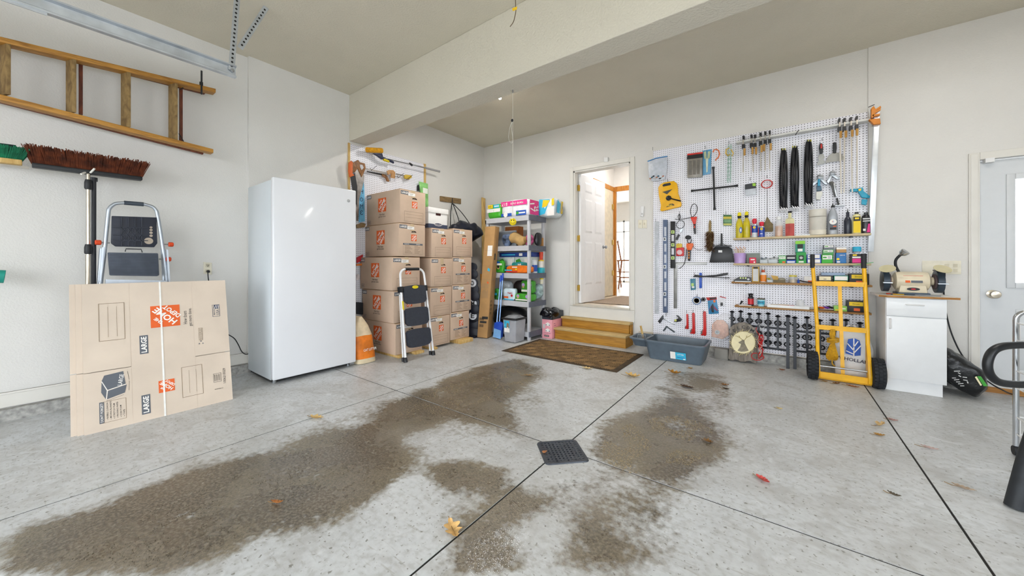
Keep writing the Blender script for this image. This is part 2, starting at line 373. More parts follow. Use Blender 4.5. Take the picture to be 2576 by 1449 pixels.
# inner doorway casing, jamb, sill riser
m = MB()
for (a, b_, c_, d_) in ((DX0-.062, DX0, DZ0-.02, DZ1+.062), (DX1, DX1+.062, DZ0-.02, DZ1+.062), (DX0, DX1, DZ1, DZ1+.062)): m.bx(a, b_, YB-.018, YB, c_, d_)
m.bx(DX0-.062, DX1+.062, YB-.02, YB, .31, DZ0-.022)
struct(m.build('trim_2', TRIM, smooth=0, bevel=.004))
m = MB(); m.bx(DX0, DX0+.02, YB, YB+.14, DZ0, DZ1).bx(DX1-.02, DX1, YB, YB+.14, DZ0, DZ1).bx(DX0, DX1, YB, YB+.14, DZ1-.02, DZ1)
struct(m.build('trim_3', TRIM, smooth=0))
struct(MB().bx(DX0, DX1, YB-.03, YB+.14, DZ0-.02, DZ0+.005).build('trim_4', mat('#cfc8ba', .4, .3)))
# ------------------------------------------------------------ flat print on faces
PC = dict(O='#e2601c', W='#f2efea', G='#5b6069', K='#1c1c1e', R='#c8202c', B='#2456b4', N='#3f9e35', Y='#f2cf1c', C='#38b6dc', P='#e2328a', T='#c9a06f', L='#c9c9c9', D='#20294a', U='#b79ad0', M='#8ccf3c', S='#8d7a62', E='#efe4bf')
PK = list(PC); PRM = [mat(PC[k], .55, 0, .03) for k in PK]
class Pr:
    def __init__(s, o=None, ux=None, uy=None, off=.0012): s.ps = {'print': MB()}; s.m = s.ps['print']; s.off = off; s.face(o, ux, uy) if o is not None else 0
    def g(s, name): s.m = s.ps[name] = MB(); s.nm = name; return s
    def face(s, o, ux, uy):
        s.o = Vector(o); s.ux = Vector(ux).normalized(); s.uy = Vector(uy).normalized(); s.n = s.ux.cross(s.uy).normalized(); return s
    def p(s, x, y, lv=0): return s.o+s.ux*x+s.uy*y+s.n*(s.off+lv*.0007)
    def r(s, k, x0, y0, x1, y1, lv=0):
        s.m.k = PK.index(k); s.m.quad(s.p(x0, y0, lv), s.p(x1, y0, lv), s.p(x1, y1, lv), s.p(x0, y1, lv)); return s
    def pl(s, k, pts, lv=0): s.m.k = PK.index(k); s.m.poly([s.p(x, y, lv) for x, y in pts]); return s
    def c(s, k, x, y, r, lv=0, n=16, ry=None):
        ry = r if ry is None else ry
        return s.pl(k, [(x+r*math.cos(2*math.pi*i/n), y+ry*math.sin(2*math.pi*i/n)) for i in range(n)], lv)
    def ol(s, k, x0, y0, x1, y1, t=.002, lv=0):
        s.r(k, x0, y0, x1, y0+t, lv); s.r(k, x0, y1-t, x1, y1, lv); s.r(k, x0, y0+t, x0+t, y1-t, lv); return s.r(k, x1-t, y0+t, x1, y1-t, lv)
    def ln(s, k, x0, y0, x1, y1, t=.002, lv=0):
        d = Vector((x1-x0, y1-y0)); n = Vector((-d.y, d.x)).normalized()*t/2
        return s.pl(k, [(x0+n.x, y0+n.y), (x0-n.x, y0-n.y), (x1-n.x, y1-n.y), (x1+n.x, y1+n.y)], lv)
    def t(s, k, txt, x, y, h, al='c', wd=None, bold=.01, ang=0, lv=1, shear=0.):
        s.m.k = PK.index(k); a = math.radians(ang)
        s.m.text(txt, s.p(x, y, lv), s.ux*math.cos(a)+s.uy*math.sin(a), s.uy*math.cos(a)-s.ux*math.sin(a), h, al, wd, bold, shear); return s
    def logo(s, x, y, q, a=0):        # orange square with three slanted stencil lines; a = quarter turns
        s.r('O', x-q/2, y-q/2, x+q/2, y+q/2, 0)
        for txt, dx, dy, h, wd in (('THE', -.20, .24, .13, .36), ('HOME', 0, .02, .27, .98), ('DEPOT', .20, -.22, .20, .74)):
            c_, s_ = math.cos(a*math.pi/2), math.sin(a*math.pi/2); ox, oy = (dx*c_-dy*s_)*q, (dx*s_+dy*c_)*q
            s.t('W', txt, x+ox, y+oy, h*q, 'c', wd*q, .03, 45+90*a)
        return s
    def build(s, parent, name='print'):
        for k, m_ in s.ps.items():
            if m_.v: o = m_.build((name if k == 'print' else k.split('|')[0]), PRM, parent, smooth=0); o['kind'] = 'stuff'
        return o

# ------------------------------------------------------------ hall beyond the inner door
HW = mat('#e6e3de', .8, 0, .01); HONEY = wood('#c98a3c', '#a8661f', 4, (9, 9, 1), .35)
struct(MB().bx(-6.5, .5, YB+.14, 12.1, .3, .50).build('floor_hall', wood('#e2d3bd', '#cdb798', 2, (12, 1, 1), .3), smooth=0))
struct(MB().bx(-3.6, -2.68, YB+.14, 6.95, .5, 3.2).bx(-6.5, -2.66, 6.95, 7.07, .5, 3.2).bx(-2.66, -1.2, 6.95, 7.07, 2.66, 3.2).bx(-1.2, -1.1, YB+.14, 12, .5, 3.2).bx(-6.5, -6.4, 7.07, 12, .5, 3.2)
       .bx(-6.5, -5.6, 12, 12.1, .5, 3.2).bx(-1.7, -1.1, 12, 12.1, .5, 3.2).bx(-5.6, -1.7, 12, 12.1, 2.6, 3.2).build('wall_hall', HW, smooth=0))
struct(MB().bx(-6.5, .5, YB+.14, 12.1, 3.2, 3.3).build('ceiling_hall', HW, smooth=0))
m = MB()
for (a, b_) in ((5.95, 6.04), (6.86, 6.95)): m.bx(-2.68, -2.655, a, b_, .5, 2.56)
m.bx(-2.68, -2.655, 5.95, 6.95, 2.56, 2.65)
m.bx(-2.66, -1.2, 6.925, 6.95, 2.56, 2.66); m.bx(-2.66, -2.63, 6.925, 6.97, .5, 2.56)
struct(m.build('trim_5', HONEY, smooth=0, bevel=.004))
struct(MB().bx(-2.672, -2.662, 6.04, 6.86, .51, 2.56).build('door_3', mat('#e3d6bd', .5), smooth=0))
m = MB()
for z in (.95, 1.55, 2.25): m.bx(-2.66, -2.645, 6.80, 6.86, z-.05, z+.05)
struct(m.build('trim_6', mat('#c9a648', .25, .9), smooth=0))
MB().grid(30, 20, lambda a, b_: (-2.5+1.25*a, 5.36+1.5*b_, .506+.004*random.random())).one('rug', mat('#a58f7a', .95, 0, .2, 60), 'beige woven rug on the hall floor past the open door', 'rug')
m = MB()
for x in (-5.6, -4.3, -3.0, -1.74): m.bx(x, x+.05, 12.0, 12.05, .5, 2.6)
m.bx(-5.6, -1.7, 12.0, 12.05, .5, .56).bx(-5.6, -1.7, 12.0, 12.05, 2.55, 2.6)
m.bx(-5.6, -1.7, 12.0, 12.05, 2.2, 2.24)
wn = struct(m.build('window_1', WHITE, smooth=0))
def bar_stool(x, y, rz, label):
    t = T('bar_stool', label, 'stool', (x, y, .5), 'bar stools in the far room'); wd = wood('#a5622c', '#7c4519', 5, (1, 1, 9), .4)
    M = Matrix.Translation((x, y, .5)) @ Matrix.Rotation(rz, 4, 'Z')
    MB(M).bx(-.2, .2, -.2, .2, .70, .735).build('seat', wd, t, bevel=.012)
    for sx in (-1, 1):
        for sy in (-1, 1): MB(M).cyl((sx*.15, sy*.15, .70), (sx*.23, sy*.23, 0), .019, .014, 8).build('leg', wd, t)
    for z, q in ((.28, .2), (.42, .185)):
        mb = MB(M)
        mb.cyl((-q, -q, z), (q, -q, z), .011, n=6).cyl((-q, q, z), (q, q, z), .011, n=6).cyl((-q, -q, z), (-q, q, z), .011, n=6).cyl((q, -q, z), (q, q, z), .011, n=6)
        mb.build('stretcher', wd, t)
    b = MB(M)
    for i in range(5): b.cyl((-.14+.07*i, .17, .73), (-.15+.075*i, .24, 1.13), .009, n=6)
    for sx in (-1, 1): b.cyl((sx*.17, .17, .73), (sx*.2, .25, 1.2), .016, n=8)
    b.build('spindles', wd, t)
    MB(M).bx(-.22, .22, .225, .255, 1.10, 1.22).build('backrest', wd, t, bevel=.01)
bar_stool(-3.72, 9.55, 1.9, 'tall brown wooden bar stool nearer the doorway, its whole slatted back in view')
bar_stool(-3.12, 9.05, 1.9, 'tall brown wooden bar stool cut off by the right door jamb')

# inner door leaf, opened into the hall
hx, hy_ = DX0+.025, YB+.12
ph = math.radians(3.0); du = Vector((math.sin(ph), math.cos(ph), 0)); dn = Vector((math.cos(ph), -math.sin(ph), 0))
D1 = MB(); D1.obox(Vector((hx, hy_, DZ0+.012)), du*.85, dn*.042, (0, 0, 2.03))
d1 = struct(D1.build('door_1', mat('#e8e8ea', .45, 0, .01), smooth=0, bevel=.003))
for (ua, ub, za, zb) in ((.12, .38, .28, .98), (.47, .73, .28, .98), (.12, .38, 1.12, 1.66), (.47, .73, 1.12, 1.66), (.12, .38, 1.76, 1.93), (.47, .73, 1.76, 1.93)):
    o_ = Vector((hx, hy_, DZ0+.012))+dn*.042
    mb = MB(); q = lambda a, z, e: o_+du*a+Vector((0, 0, z))+dn*e
    ring = [(ua, za), (ub, za), (ub, zb), (ua, zb)]; e1 = .03
    r0 = [q(a, z, .0005) for a, z in ring]; r1 = [q(a, z, -.007) for a, z in [(ua+.012, za+.012), (ub-.012, za+.012), (ub-.012, zb-.012), (ua+.012, zb-.012)]]
    r1 = [p+dn*.0095 for p in r1]; r2 = [q(a, z, .007) for a, z in [(ua+e1, za+e1), (ub-e1, za+e1), (ub-e1, zb-e1), (ua+e1, zb-e1)]]
    mb.loft([r0, r1, r2], caps=False); mb.poly(r2)
    mb.build('panel', mat('#e8e8ea', .45, 0, .01), d1, smooth=0)
BRASS = mat('#c9a648', .25, .9)
for z in (.75, 1.53, 2.32):
    MB().bx(DX0+.018, DX0+.05, YB+.085, YB+.118, z-.045, z+.045).cyl((DX0+.045, YB+.1, z-.05), (DX0+.045, YB+.1, z+.05), .007, n=8).build('hinge', BRASS, d1)
kp = Vector((hx, hy_, 1.42))+du*.785+dn*.042
MB().lathe([(.03, 0), (.03, .008), (.012, .012), (.012, .03), (.027, .042), (.03, .055), (.02, .068), (0, .07)], kp, 14, dn).build('knob', STEEL, d1)

# outer door with its lite and casing
m = MB()
m.bx(EX0-.065, EX0-.002, YB-.03, YB-.012, 0, EZ1+.065).bx(EX1+.002, EX1+.065, YB-.03, YB-.012, 0, EZ1+.065).bx(EX0-.002, EX1+.002, YB-.03, YB-.012, EZ1, EZ1+.065)
m.bx(EX0-.055, EX0-.012, YB-.036, YB-.03, 0, EZ1+.055)
struct(m.build('trim_7', TRIM, smooth=0, bevel=.003))
LX0, LX1, LZ0, LZ1 = EX0+.185, EX1-.185, .955, 1.865
m = MB(); yd0, yd1 = YB+.01, YB+.055
m.bx(EX0+.004, LX0, yd0, yd1, .05, EZ1-.008).bx(LX1, EX1-.004, yd0, yd1, .05, EZ1-.008).bx(LX0, LX1, yd0, yd1, .05, LZ0).bx(LX0, LX1, yd0, yd1, LZ1, EZ1-.008)
DM = mat('#d3d6d9', .4, 0, .01); d2 = struct(m.build('door_2', DM, smooth=0))
m = MB()
m.bx(LX0-.035, LX0+.012, yd0-.012, yd0, LZ0-.035, LZ1+.035).bx(LX1-.012, LX1+.035, yd0-.012, yd0, LZ0-.035, LZ1+.035).bx(LX0+.012, LX1-.012, yd0-.012, yd0, LZ0-.035, LZ0+.012).bx(LX0+.012, LX1-.012, yd0-.012, yd0, LZ1-.012, LZ1+.035)
m.build('lite_frame', DM, d2, bevel=.004)
MB().bx(LX0, LX1, yd0+.015, yd0+.021, LZ0, LZ1).build('pane', mat('#f4fbff', .25, 0, 0, trans=.9), d2)
m = MB()
for a in (EX0+.20, EX0+.50):
    m.obox((a, yd0, .22), (.24, 0, 0), (0, -.006, 0), (0, 0, .52))
m.build('panel', DM, d2, bevel=.008)
kc = Vector((1.478, yd0, .862))
MB().lathe([(.037, 0), (.037, .006), (.014, .012), (.014, .03), (.03, .04), (.034, .055), (.028, .068), (0, .072)], kc, 18, (0, -1, 0)).build('knob', mat('#c9bfae', .25, .85), d2)
MB().bx(EX0+.005, EX1-.005, YB-.008, YB+.10, .004, .05).build('threshold', wood('#b47f3f', '#94642b', 3, (1, 9, 9)), d2)
a = W(2475, 404, .012); MB().bx(a.x, a.x+.05, YB-.045, YB+.01, a.z-.025, a.z+.012).one('door_sensor', WHITE, 'small white alarm contact at the top corner of the outer door', 'sensor')

# ------------------------------------------------------------ steps and mat
STEP = wood('#b8842a', '#96661a', 3.5, (1.2, 14, 14), .6); TREAD = wood('#cdb27c', '#a58a58', 4, (1, 18, 18), .8)
sx0, sx1 = -2.735, -1.655
t = T('wooden_step', 'two-tread wooden entry steps under the open inner door', 'steps', ((sx0+sx1)/2, 4.85, 0))
yf, ym, yw = 4.70, 4.885, YB-.02
MB().bx(sx0, sx1, yf+.012, yf+.05, 0, .135).build('riser', STEP, t, bevel=.003)
MB().bx(sx0+.03, sx1-.02, ym+.012, ym+.05, .165, .285).build('riser', STEP, t, bevel=.003)
for y0_, z0_, ya, xa, xb in ((yf-.012, .137, ym+.012, sx0-.01, sx1+.01), (ym-.012, .287, yw, sx0+.01, sx1)):
    n = 2; wdt = (ya-y0_)/n
    for k in range(n): MB().bx(xa, xb, y0_+wdt*k+.0015, y0_+wdt*(k+1)-.0015, z0_, z0_+.03).build('tread', TREAD, t, bevel=.004)
for xa in (sx0, sx1-.038):
    MB().prism([(xa, yf+.05, 0), (xa, yw, 0), (xa, yw, .285), (xa, ym+.05, .285), (xa, ym+.05, .135), (xa, yf+.05, .135)], (.038, 0, 0)).build('stringer', STEP, t)
MATM = mat('#8f7048', .95, 0, .22, 9., .3, 120.)
t = T('door_mat', 'brown ribbed door mat on the floor before the wooden steps', 'mat', (-2.13, 4.07, 0))
mx0, mx1, my0, my1 = -2.895, -1.365, 3.62, 4.53
MB().bx(mx0, mx1, my0, my1, .001, .006).build('backing', mat('#44341f', .95, 0, .25, 8), t)
m = MB(); st = .1175
for i in range(12):
    for j in range(7):
        cx_, cy_ = mx0+.06+st*(i+.5), my0+.044+st*(j+.5)
        h_ = st/2-.002; dgn = 1 if (i+j) % 2 else -1
        for k in range(-4, 5):      # parallel diagonals cut to the square tile
            c_ = k*.0265; a = max(-h_, c_-h_); b_ = min(h_, c_+h_)
            if b_-a < .012: continue
            m.bar((cx_+a, cy_+dgn*(a-c_), .006), (cx_+b_, cy_+dgn*(b_-c_), .006), .0085, .008)
r = m.build('ribs', MATM, t, smooth=0); r['kind'] = 'stuff'

# ------------------------------------------------------------ floor drain
t = T('floor_drain', 'black square grated drain cover in the concrete floor', 'drain', DRC)
R45 = Matrix.Translation(DRC) @ Matrix.Rotation(math.radians(45), 4, 'Z'); hs = DRH/math.sqrt(2)
IRON = mat('#434851', .4, .4, .15, 30)
m = MB(R45); m.bx(-hs, hs, -hs, hs, -.13, -.12); m.bx(-hs, -hs+.006, -hs, hs, -.12, -.002).bx(hs-.006, hs, -hs, hs, -.12, -.002).bx(-hs, hs, -hs, -hs+.006, -.12, -.002).bx(-hs, hs, hs-.006, hs, -.12, -.002)
m.build('sump', mat('#0c0b0a', .9), t)
m = MB(R45)
def rrect(a, r_, z):
    P = []
    for cx_, cy_, s0 in ((a-r_, a-r_, 0), (-a+r_, a-r_, 90), (-a+r_, -a+r_, 180), (a-r_, -a+r_, 270)):
        for i in range(5): q = math.radians(s0+i*22.5); P.append((cx_+r_*math.cos(q), cy_+r_*math.sin(q), z))
    return P
a_ = hs+.008
m.loft([rrect(a_, .025, 0), rrect(a_-.003, .025, .006), rrect(a_-.018, .012, .006), rrect(a_-.018, .012, -.004)], caps=False)
m.build('rim', IRON, t)
m = MB(R45); N = 10; pit = 2*(a_-.018)/N
for i in range(N+1):
    q = -a_+.018+i*pit; wq = .0056
    m.bx(q-wq, q+wq, -a_+.012, a_-.012, -.006, .0045).bx(-a_+.012, a_-.012, q-wq, q+wq, -.006, .0046)
m.build('grate', IRON, t, smooth=0)
# ------------------------------------------------------------ freezer
t = T('upright_freezer', 'tall white upright freezer against the left wall', 'freezer', (-4.09, 1.72, 0))
FZ = mat('#e3e5ea', .24, 0, .005, 3, coat=.4); FZS = mat('#cfd6db', .25, 0, .01, 3)
MB().bx(XL+.025, -3.822, 1.32, 2.122, .035, 1.918).build('cabinet', FZS, t, bevel=.006)
MB().bx(-3.812, -3.752, 1.316, 2.126, .045, 1.937).build('door', FZ, t, bevel=.012, seg=3)
MB().bx(-3.822, -3.812, 1.33, 2.115, .06, 1.91).build('door_seal', mat('#9a9da0', .6), t)
MB().bx(-4.38, -3.84, 1.335, 2.11, .012, .04).build('base', mat('#2b2b2b', .7), t)
for y in (1.36, 2.085):
    MB().cyl((-3.85, y, 0), (-3.85, y, .03), .02, n=10).build('foot', STEEL, t)
MB().bx(-3.83, -3.765, 2.06, 2.11, .025, .043).build('hinge_plate', STEEL, t)
b = ray(877, 505); k_ = -3.752/b.x; pc = Vector((-3.752, k_*b.y, CAM_H+k_*b.z))
MB().lathe([(.016, 0), (.016, .003), (.013, .004), (0, .004)], pc, 20, (1, 0, 0)).build('badge', mat('#b9bcc0', .3, .8), t)

# ------------------------------------------------------------ moving boxes
CARD = mat('#c9b09a', .85, 0, .05, 5., .08, 30.); CARDT = mat('#b8956f', .85, 0, .06, 5.); TAPE = mat('#c7b08f', .25, 0, .03)
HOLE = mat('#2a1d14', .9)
def moving_box(x0, x1, y0, y1, z0, z1, rz, label, kind, group, sticker=True, side=True):
    c = Vector(((x0+x1)/2, (y0+y1)/2, z0)); t = T('moving_box', label, 'box', c, group)
    M = Matrix.Translation(c) @ Matrix.Rotation(rz, 4, 'Z'); w_, d_, h = (x1-x0)/2, (y1-y0)/2, z1-z0
    MB(M).bx(-w_, w_, -d_, d_, 0, h-.004).build('carton', CARD, t, bevel=.004)
    for s_ in (-1, 1): MB(M).bx(-w_+.003, w_-.003, min(s_*.002, s_*(d_-.003)), max(s_*.002, s_*(d_-.003)), h-.004, h).build('top_flap', CARDT, t)
    MB(M).bx(-w_-.0012, w_+.0012, -.028, .028, h-.001, h+.001).bx(w_, w_+.001, -.028, .028, h-.09, h).build('tape', TAPE, t)
    X = M.to_3x3() @ V(1, 0, 0); Y = M.to_3x3() @ V(0, 1, 0); Z = V(0, 0, 1); O = M @ V(w_, -d_, 0); D = 2*d_
    # hand hole: flat patch on the face, the opening's shade put in its colour
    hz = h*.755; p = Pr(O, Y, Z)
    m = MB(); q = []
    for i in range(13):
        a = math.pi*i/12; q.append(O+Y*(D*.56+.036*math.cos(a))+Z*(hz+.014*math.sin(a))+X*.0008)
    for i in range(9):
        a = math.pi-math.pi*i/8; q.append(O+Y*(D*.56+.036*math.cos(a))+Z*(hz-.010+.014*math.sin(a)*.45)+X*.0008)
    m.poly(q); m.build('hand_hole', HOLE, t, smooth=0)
    p.g('size_label'); p.r('G', .012, h-.062, .125, h-.018); p.t('W', 'LARGE', .069, h-.04, .026, wd=.095, bold=.03)
    if sticker:
        a0 = D*.36; p.g('sticker'); p.r('W', a0-.02, h-.07, a0+.085, h-.032, 2)
        p.ln('K', a0-.008, h-.046, a0+.055, h-.043, .0035, 3).ln('K', a0+.0, h-.06, a0+.045, h-.058, .003, 3)
    p.g('logo'); p.logo(D*.56, h*.575, .082); p.g('ruled_panel')
    if kind == 'lines':
        p.ol('S', D*.16, h*.05, D*.9, h*.36, .0025)
        for f_ in (.18, .27): p.r('S', D*.2, h*f_, D*.86, h*f_+.0018)
    else:
        p.r('G', D*.16, h*.35, D*.9, h*.40); p.t('W', 'PLACE IN', D*.29, h*.375, .012, wd=.065); p.t('W', 'FRAGILE', D*.72, h*.375, .012, wd=.06)
        p.ol('S', D*.16, h*.06, D*.9, h*.35, .0018)
        for i in range(6):
            zz = h*.31-i*.017; p.r('S', D*.22, zz, D*(.40+.05*((i*7) % 3)), zz+.005).r('S', D*.58, zz, D*(.72+.04*((i*5) % 3)), zz+.005)
    if side:
        O2 = M @ V(-w_, -d_, 0); p.face(O2, X, Z); Wd = 2*w_
        p.g('logo|2'); p.logo(Wd*.49, h*.60, .175); p.g('lettering'); p.t('K', 'How doers', Wd*.49, h*.31, .024, wd=.115, bold=.004); p.t('K', 'get more done.', Wd*.49, h*.235, .026, wd=.155, bold=.004)
        p.g('size_label|2').r('G', .008, h-.062, .108, h-.016); p.t('W', 'LARGE', .058, h-.039, .026, wd=.085, bold=.03)
        p.g('mark').ol('G', .025, .018, .10, .062, .003).t('G', 'USA', .062, .04, .02)
    p.build(t)
    return t
ords = ['topmost', 'second from the top', 'third from the top', 'fourth from the top', 'bottom']
LC = [(-4.425, -3.70, 2.655, 3.045, 1.632, 2.045, 0, 'lines'), (-4.43, -3.695, 2.632, 3.035, 1.222, 1.626, 0.0, 'place'), (-4.40, -3.70, 2.548, 2.955, .808, 1.212, 0.0, 'lines'), (-4.38, -3.70, 2.565, 2.975, .415, .803, 0., 'lines'), (-4.42, -3.69, 2.585, 2.985, .032, .41, 0, 'lines')]
for i, (a, b_, c_, d_, e_, f_, r_, kd) in enumerate(LC):
    moving_box(a, b_, c_, d_, e_, f_, r_, 'brown moving box, %s of the five-high stack beside the freezer' % ords[i], kd, 'moving boxes')
MC = [(-4.41, -3.70, 3.145, 3.525, 1.212, 1.607, 0, 'lines', 1), (-4.40, -3.695, 3.13, 3.52, .822, 1.206, .0, 'lines', 0), (-4.40, -3.70, 3.125, 3.505, .428, .817, .0, 'lines', 1), (-4.41, -3.70, 3.115, 3.472, .03, .424, 0, 'lines', 1)]
o4 = ['top', 'second from the top', 'third from the top', 'bottom']
for i, (a, b_, c_, d_, e_, f_, r_, kd, s_) in enumerate(MC):
    moving_box(a, b_, c_, d_, e_, f_, r_, 'brown moving box, %s in the middle stack, below the white file box' % o4[i], kd, 'moving boxes', bool(s_))
RC_ = [(-4.41, -3.71, 3.545, 3.94, 1.232, 1.632, 0, 'lines', 1), (-4.41, -3.71, 3.535, 3.92, .832, 1.226, 0, 'place', 1), (-4.40, -3.705, 3.525, 3.905, .446, .828, .0, 'place', 1), (-4.41, -3.70, 3.485, 3.86, .055, .44, 0, 'place', 1)]
for i, (a, b_, c_, d_, e_, f_, r_, kd, s_) in enumerate(RC_):
    moving_box(a, b_, c_, d_, e_, f_, r_, 'brown moving box, %s in the right-hand stack by the hanging duffel bag' % o4[i], kd, 'moving boxes', bool(s_))
PINE = wood('#d8b878', '#b88f4c', 3, (14, 14, 1.5), .7)
for (a, b_, c_, d_, e_, lb) in ((-4.2, -3.64, 2.60, 2.69, .031, 'pine board end sticking out under the left box stack'), (-4.2, -3.63, 2.83, 2.97, .031, 'flat pine board under the left box stack, behind the step stool'), (-4.2, -3.64, 3.12, 3.2, .029, 'narrow pine board under the middle box stack'), (-4.2, -3.60, 3.58, 3.84, .053, 'light pine boards poking out under the right box stack')):
    MB().bx(a, b_, c_, d_, 0, e_).one('pallet_board', PINE, lb, 'board', 'boards under the box stacks', bevel=.003)
# white file box
t = T('file_box', 'white cardboard file box with lid and navy base on the middle stack', 'box', (-4.0, 3.27, 1.608))
FB = mat('#e9e7e4', .8, 0, .02); NAVY = mat('#3a4258', .7)
MB().bx(-4.13, -3.735, 3.125, 3.455, 1.609, 1.845).build('body', FB, t, bevel=.003)
MB().bx(-4.145, -3.722, 3.11, 3.47, 1.815, 1.885).build('lid', FB, t, bevel=.006)
MB().bx(-4.132, -3.733, 3.123, 3.457, 1.6095, 1.665).build('base_band', NAVY, t)
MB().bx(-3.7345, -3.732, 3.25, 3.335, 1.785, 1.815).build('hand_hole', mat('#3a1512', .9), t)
p = Pr((-3.7335, 3.125, 1.609), (0, 1, 0), (0, 0, 1)); p.c('W', .165, .055, .07, 0, 20, .022).c('D', .165, .055, .062, 1, 20, .016).t('W', 'Bankers Box', .165, .055, .013, wd=.1, lv=2)
p.face((-4.13, 3.1235, 1.609), (1, 0, 0), (0, 0, 1)).c('W', .2, .04, .07, 0, 20, .02).c('D', .2, .04, .062, 1, 20, .014); p.build(t)

# ------------------------------------------------------------ step stool (folded, leaning on the boxes)
t = T('step_stool', 'white folding step stool with three black treads before the box stacks', 'step stool', (-3.5, 2.75, 0))
M = frame((-3.44, 2.752, 0), (0, 1, 0), (-.145, 0, 1)); WP = mat('#e8e8ea', .3, 0, .02); TRD = mat('#2b303c', .6, 0, .1, 40, .6, 160.)
m = MB(M); hw0, hw1 = .205, .175
path = [(-hw0, 0, .04), (-hw1-.005, 0, .90)]+[(-hw1+.075-.075*math.cos(math.radians(a)), 0, 1.0+.075*math.sin(math.radians(a))) for a in range(0, 91, 15)]
path = path+[(-x, y, z) for x, y, z in path[::-1]]
m.tube(path, .0135, 10); m.build('front_frame', WP, t)
MB(M).tube([(-.10, 0, 1.076), (.10, 0, 1.076)], .018, 12).build('grip', BLACK, t)
for s_ in (-1, 1):
    MB(M).lathe([(.024, 0), (.02, .05), (.015, .055)], (s_*hw0, 0, .0), 12).build('foot', BLACK, t)
    MB(M).cyl((s_*(hw0-.005), .05, .04), (s_*(hw1+.005), .035, .78), .0105, n=8).build('rear_leg', WP, t)
    MB(M).lathe([(.018, 0), (.016, .05), (.011, .055)], (s_*(hw0-.005), .052, .0), 12).build('foot', BLACK, t)
    MB(M).bx(s_*hw1-.022, s_*hw1+.022, -.02, .05, .80, .87).build('hinge_bracket', BLACK, t, bevel=.006)
for k, (za, zb, hw) in enumerate(((.665, .865, .158), (.405, .60, .165), (.155, .345, .172))):
    P = [(-hw, -.03, zb-.02), (-hw+.02, -.03, zb)]+[(hw*(i/6), -.03, zb+.012*(1-(i/6)**2)) for i in range(-5, 6)]+[(hw-.02, -.03, zb), (hw, -.03, zb-.02), (hw, -.03, za+.03), (hw-.03, -.03, za)]+[(hw*(i/6), -.03, za-.012*(1-(i/6)**2)) for i in range(4, -5, -1)]+[(-hw+.03, -.03, za), (-hw, -.03, za+.03)]
    tr = MB(M).prism(P, (0, .035, 0)).build('tread', TRD, t, smooth=0)
    if k == 0: MB(M).lathe([(.001, 0), (.045, 0), (.045, .003), (0, .004)], (0, -.03, zb-.012), 20, (0, -1, 0), 1, .42).build('label_plate', mat('#e6d21c', .4), tr)
MB(M).bx(-hw0+.012, -hw0+.032, -.0145, -.013, .60, .70).build('warning_label', mat('#e6d21c', .5), t)

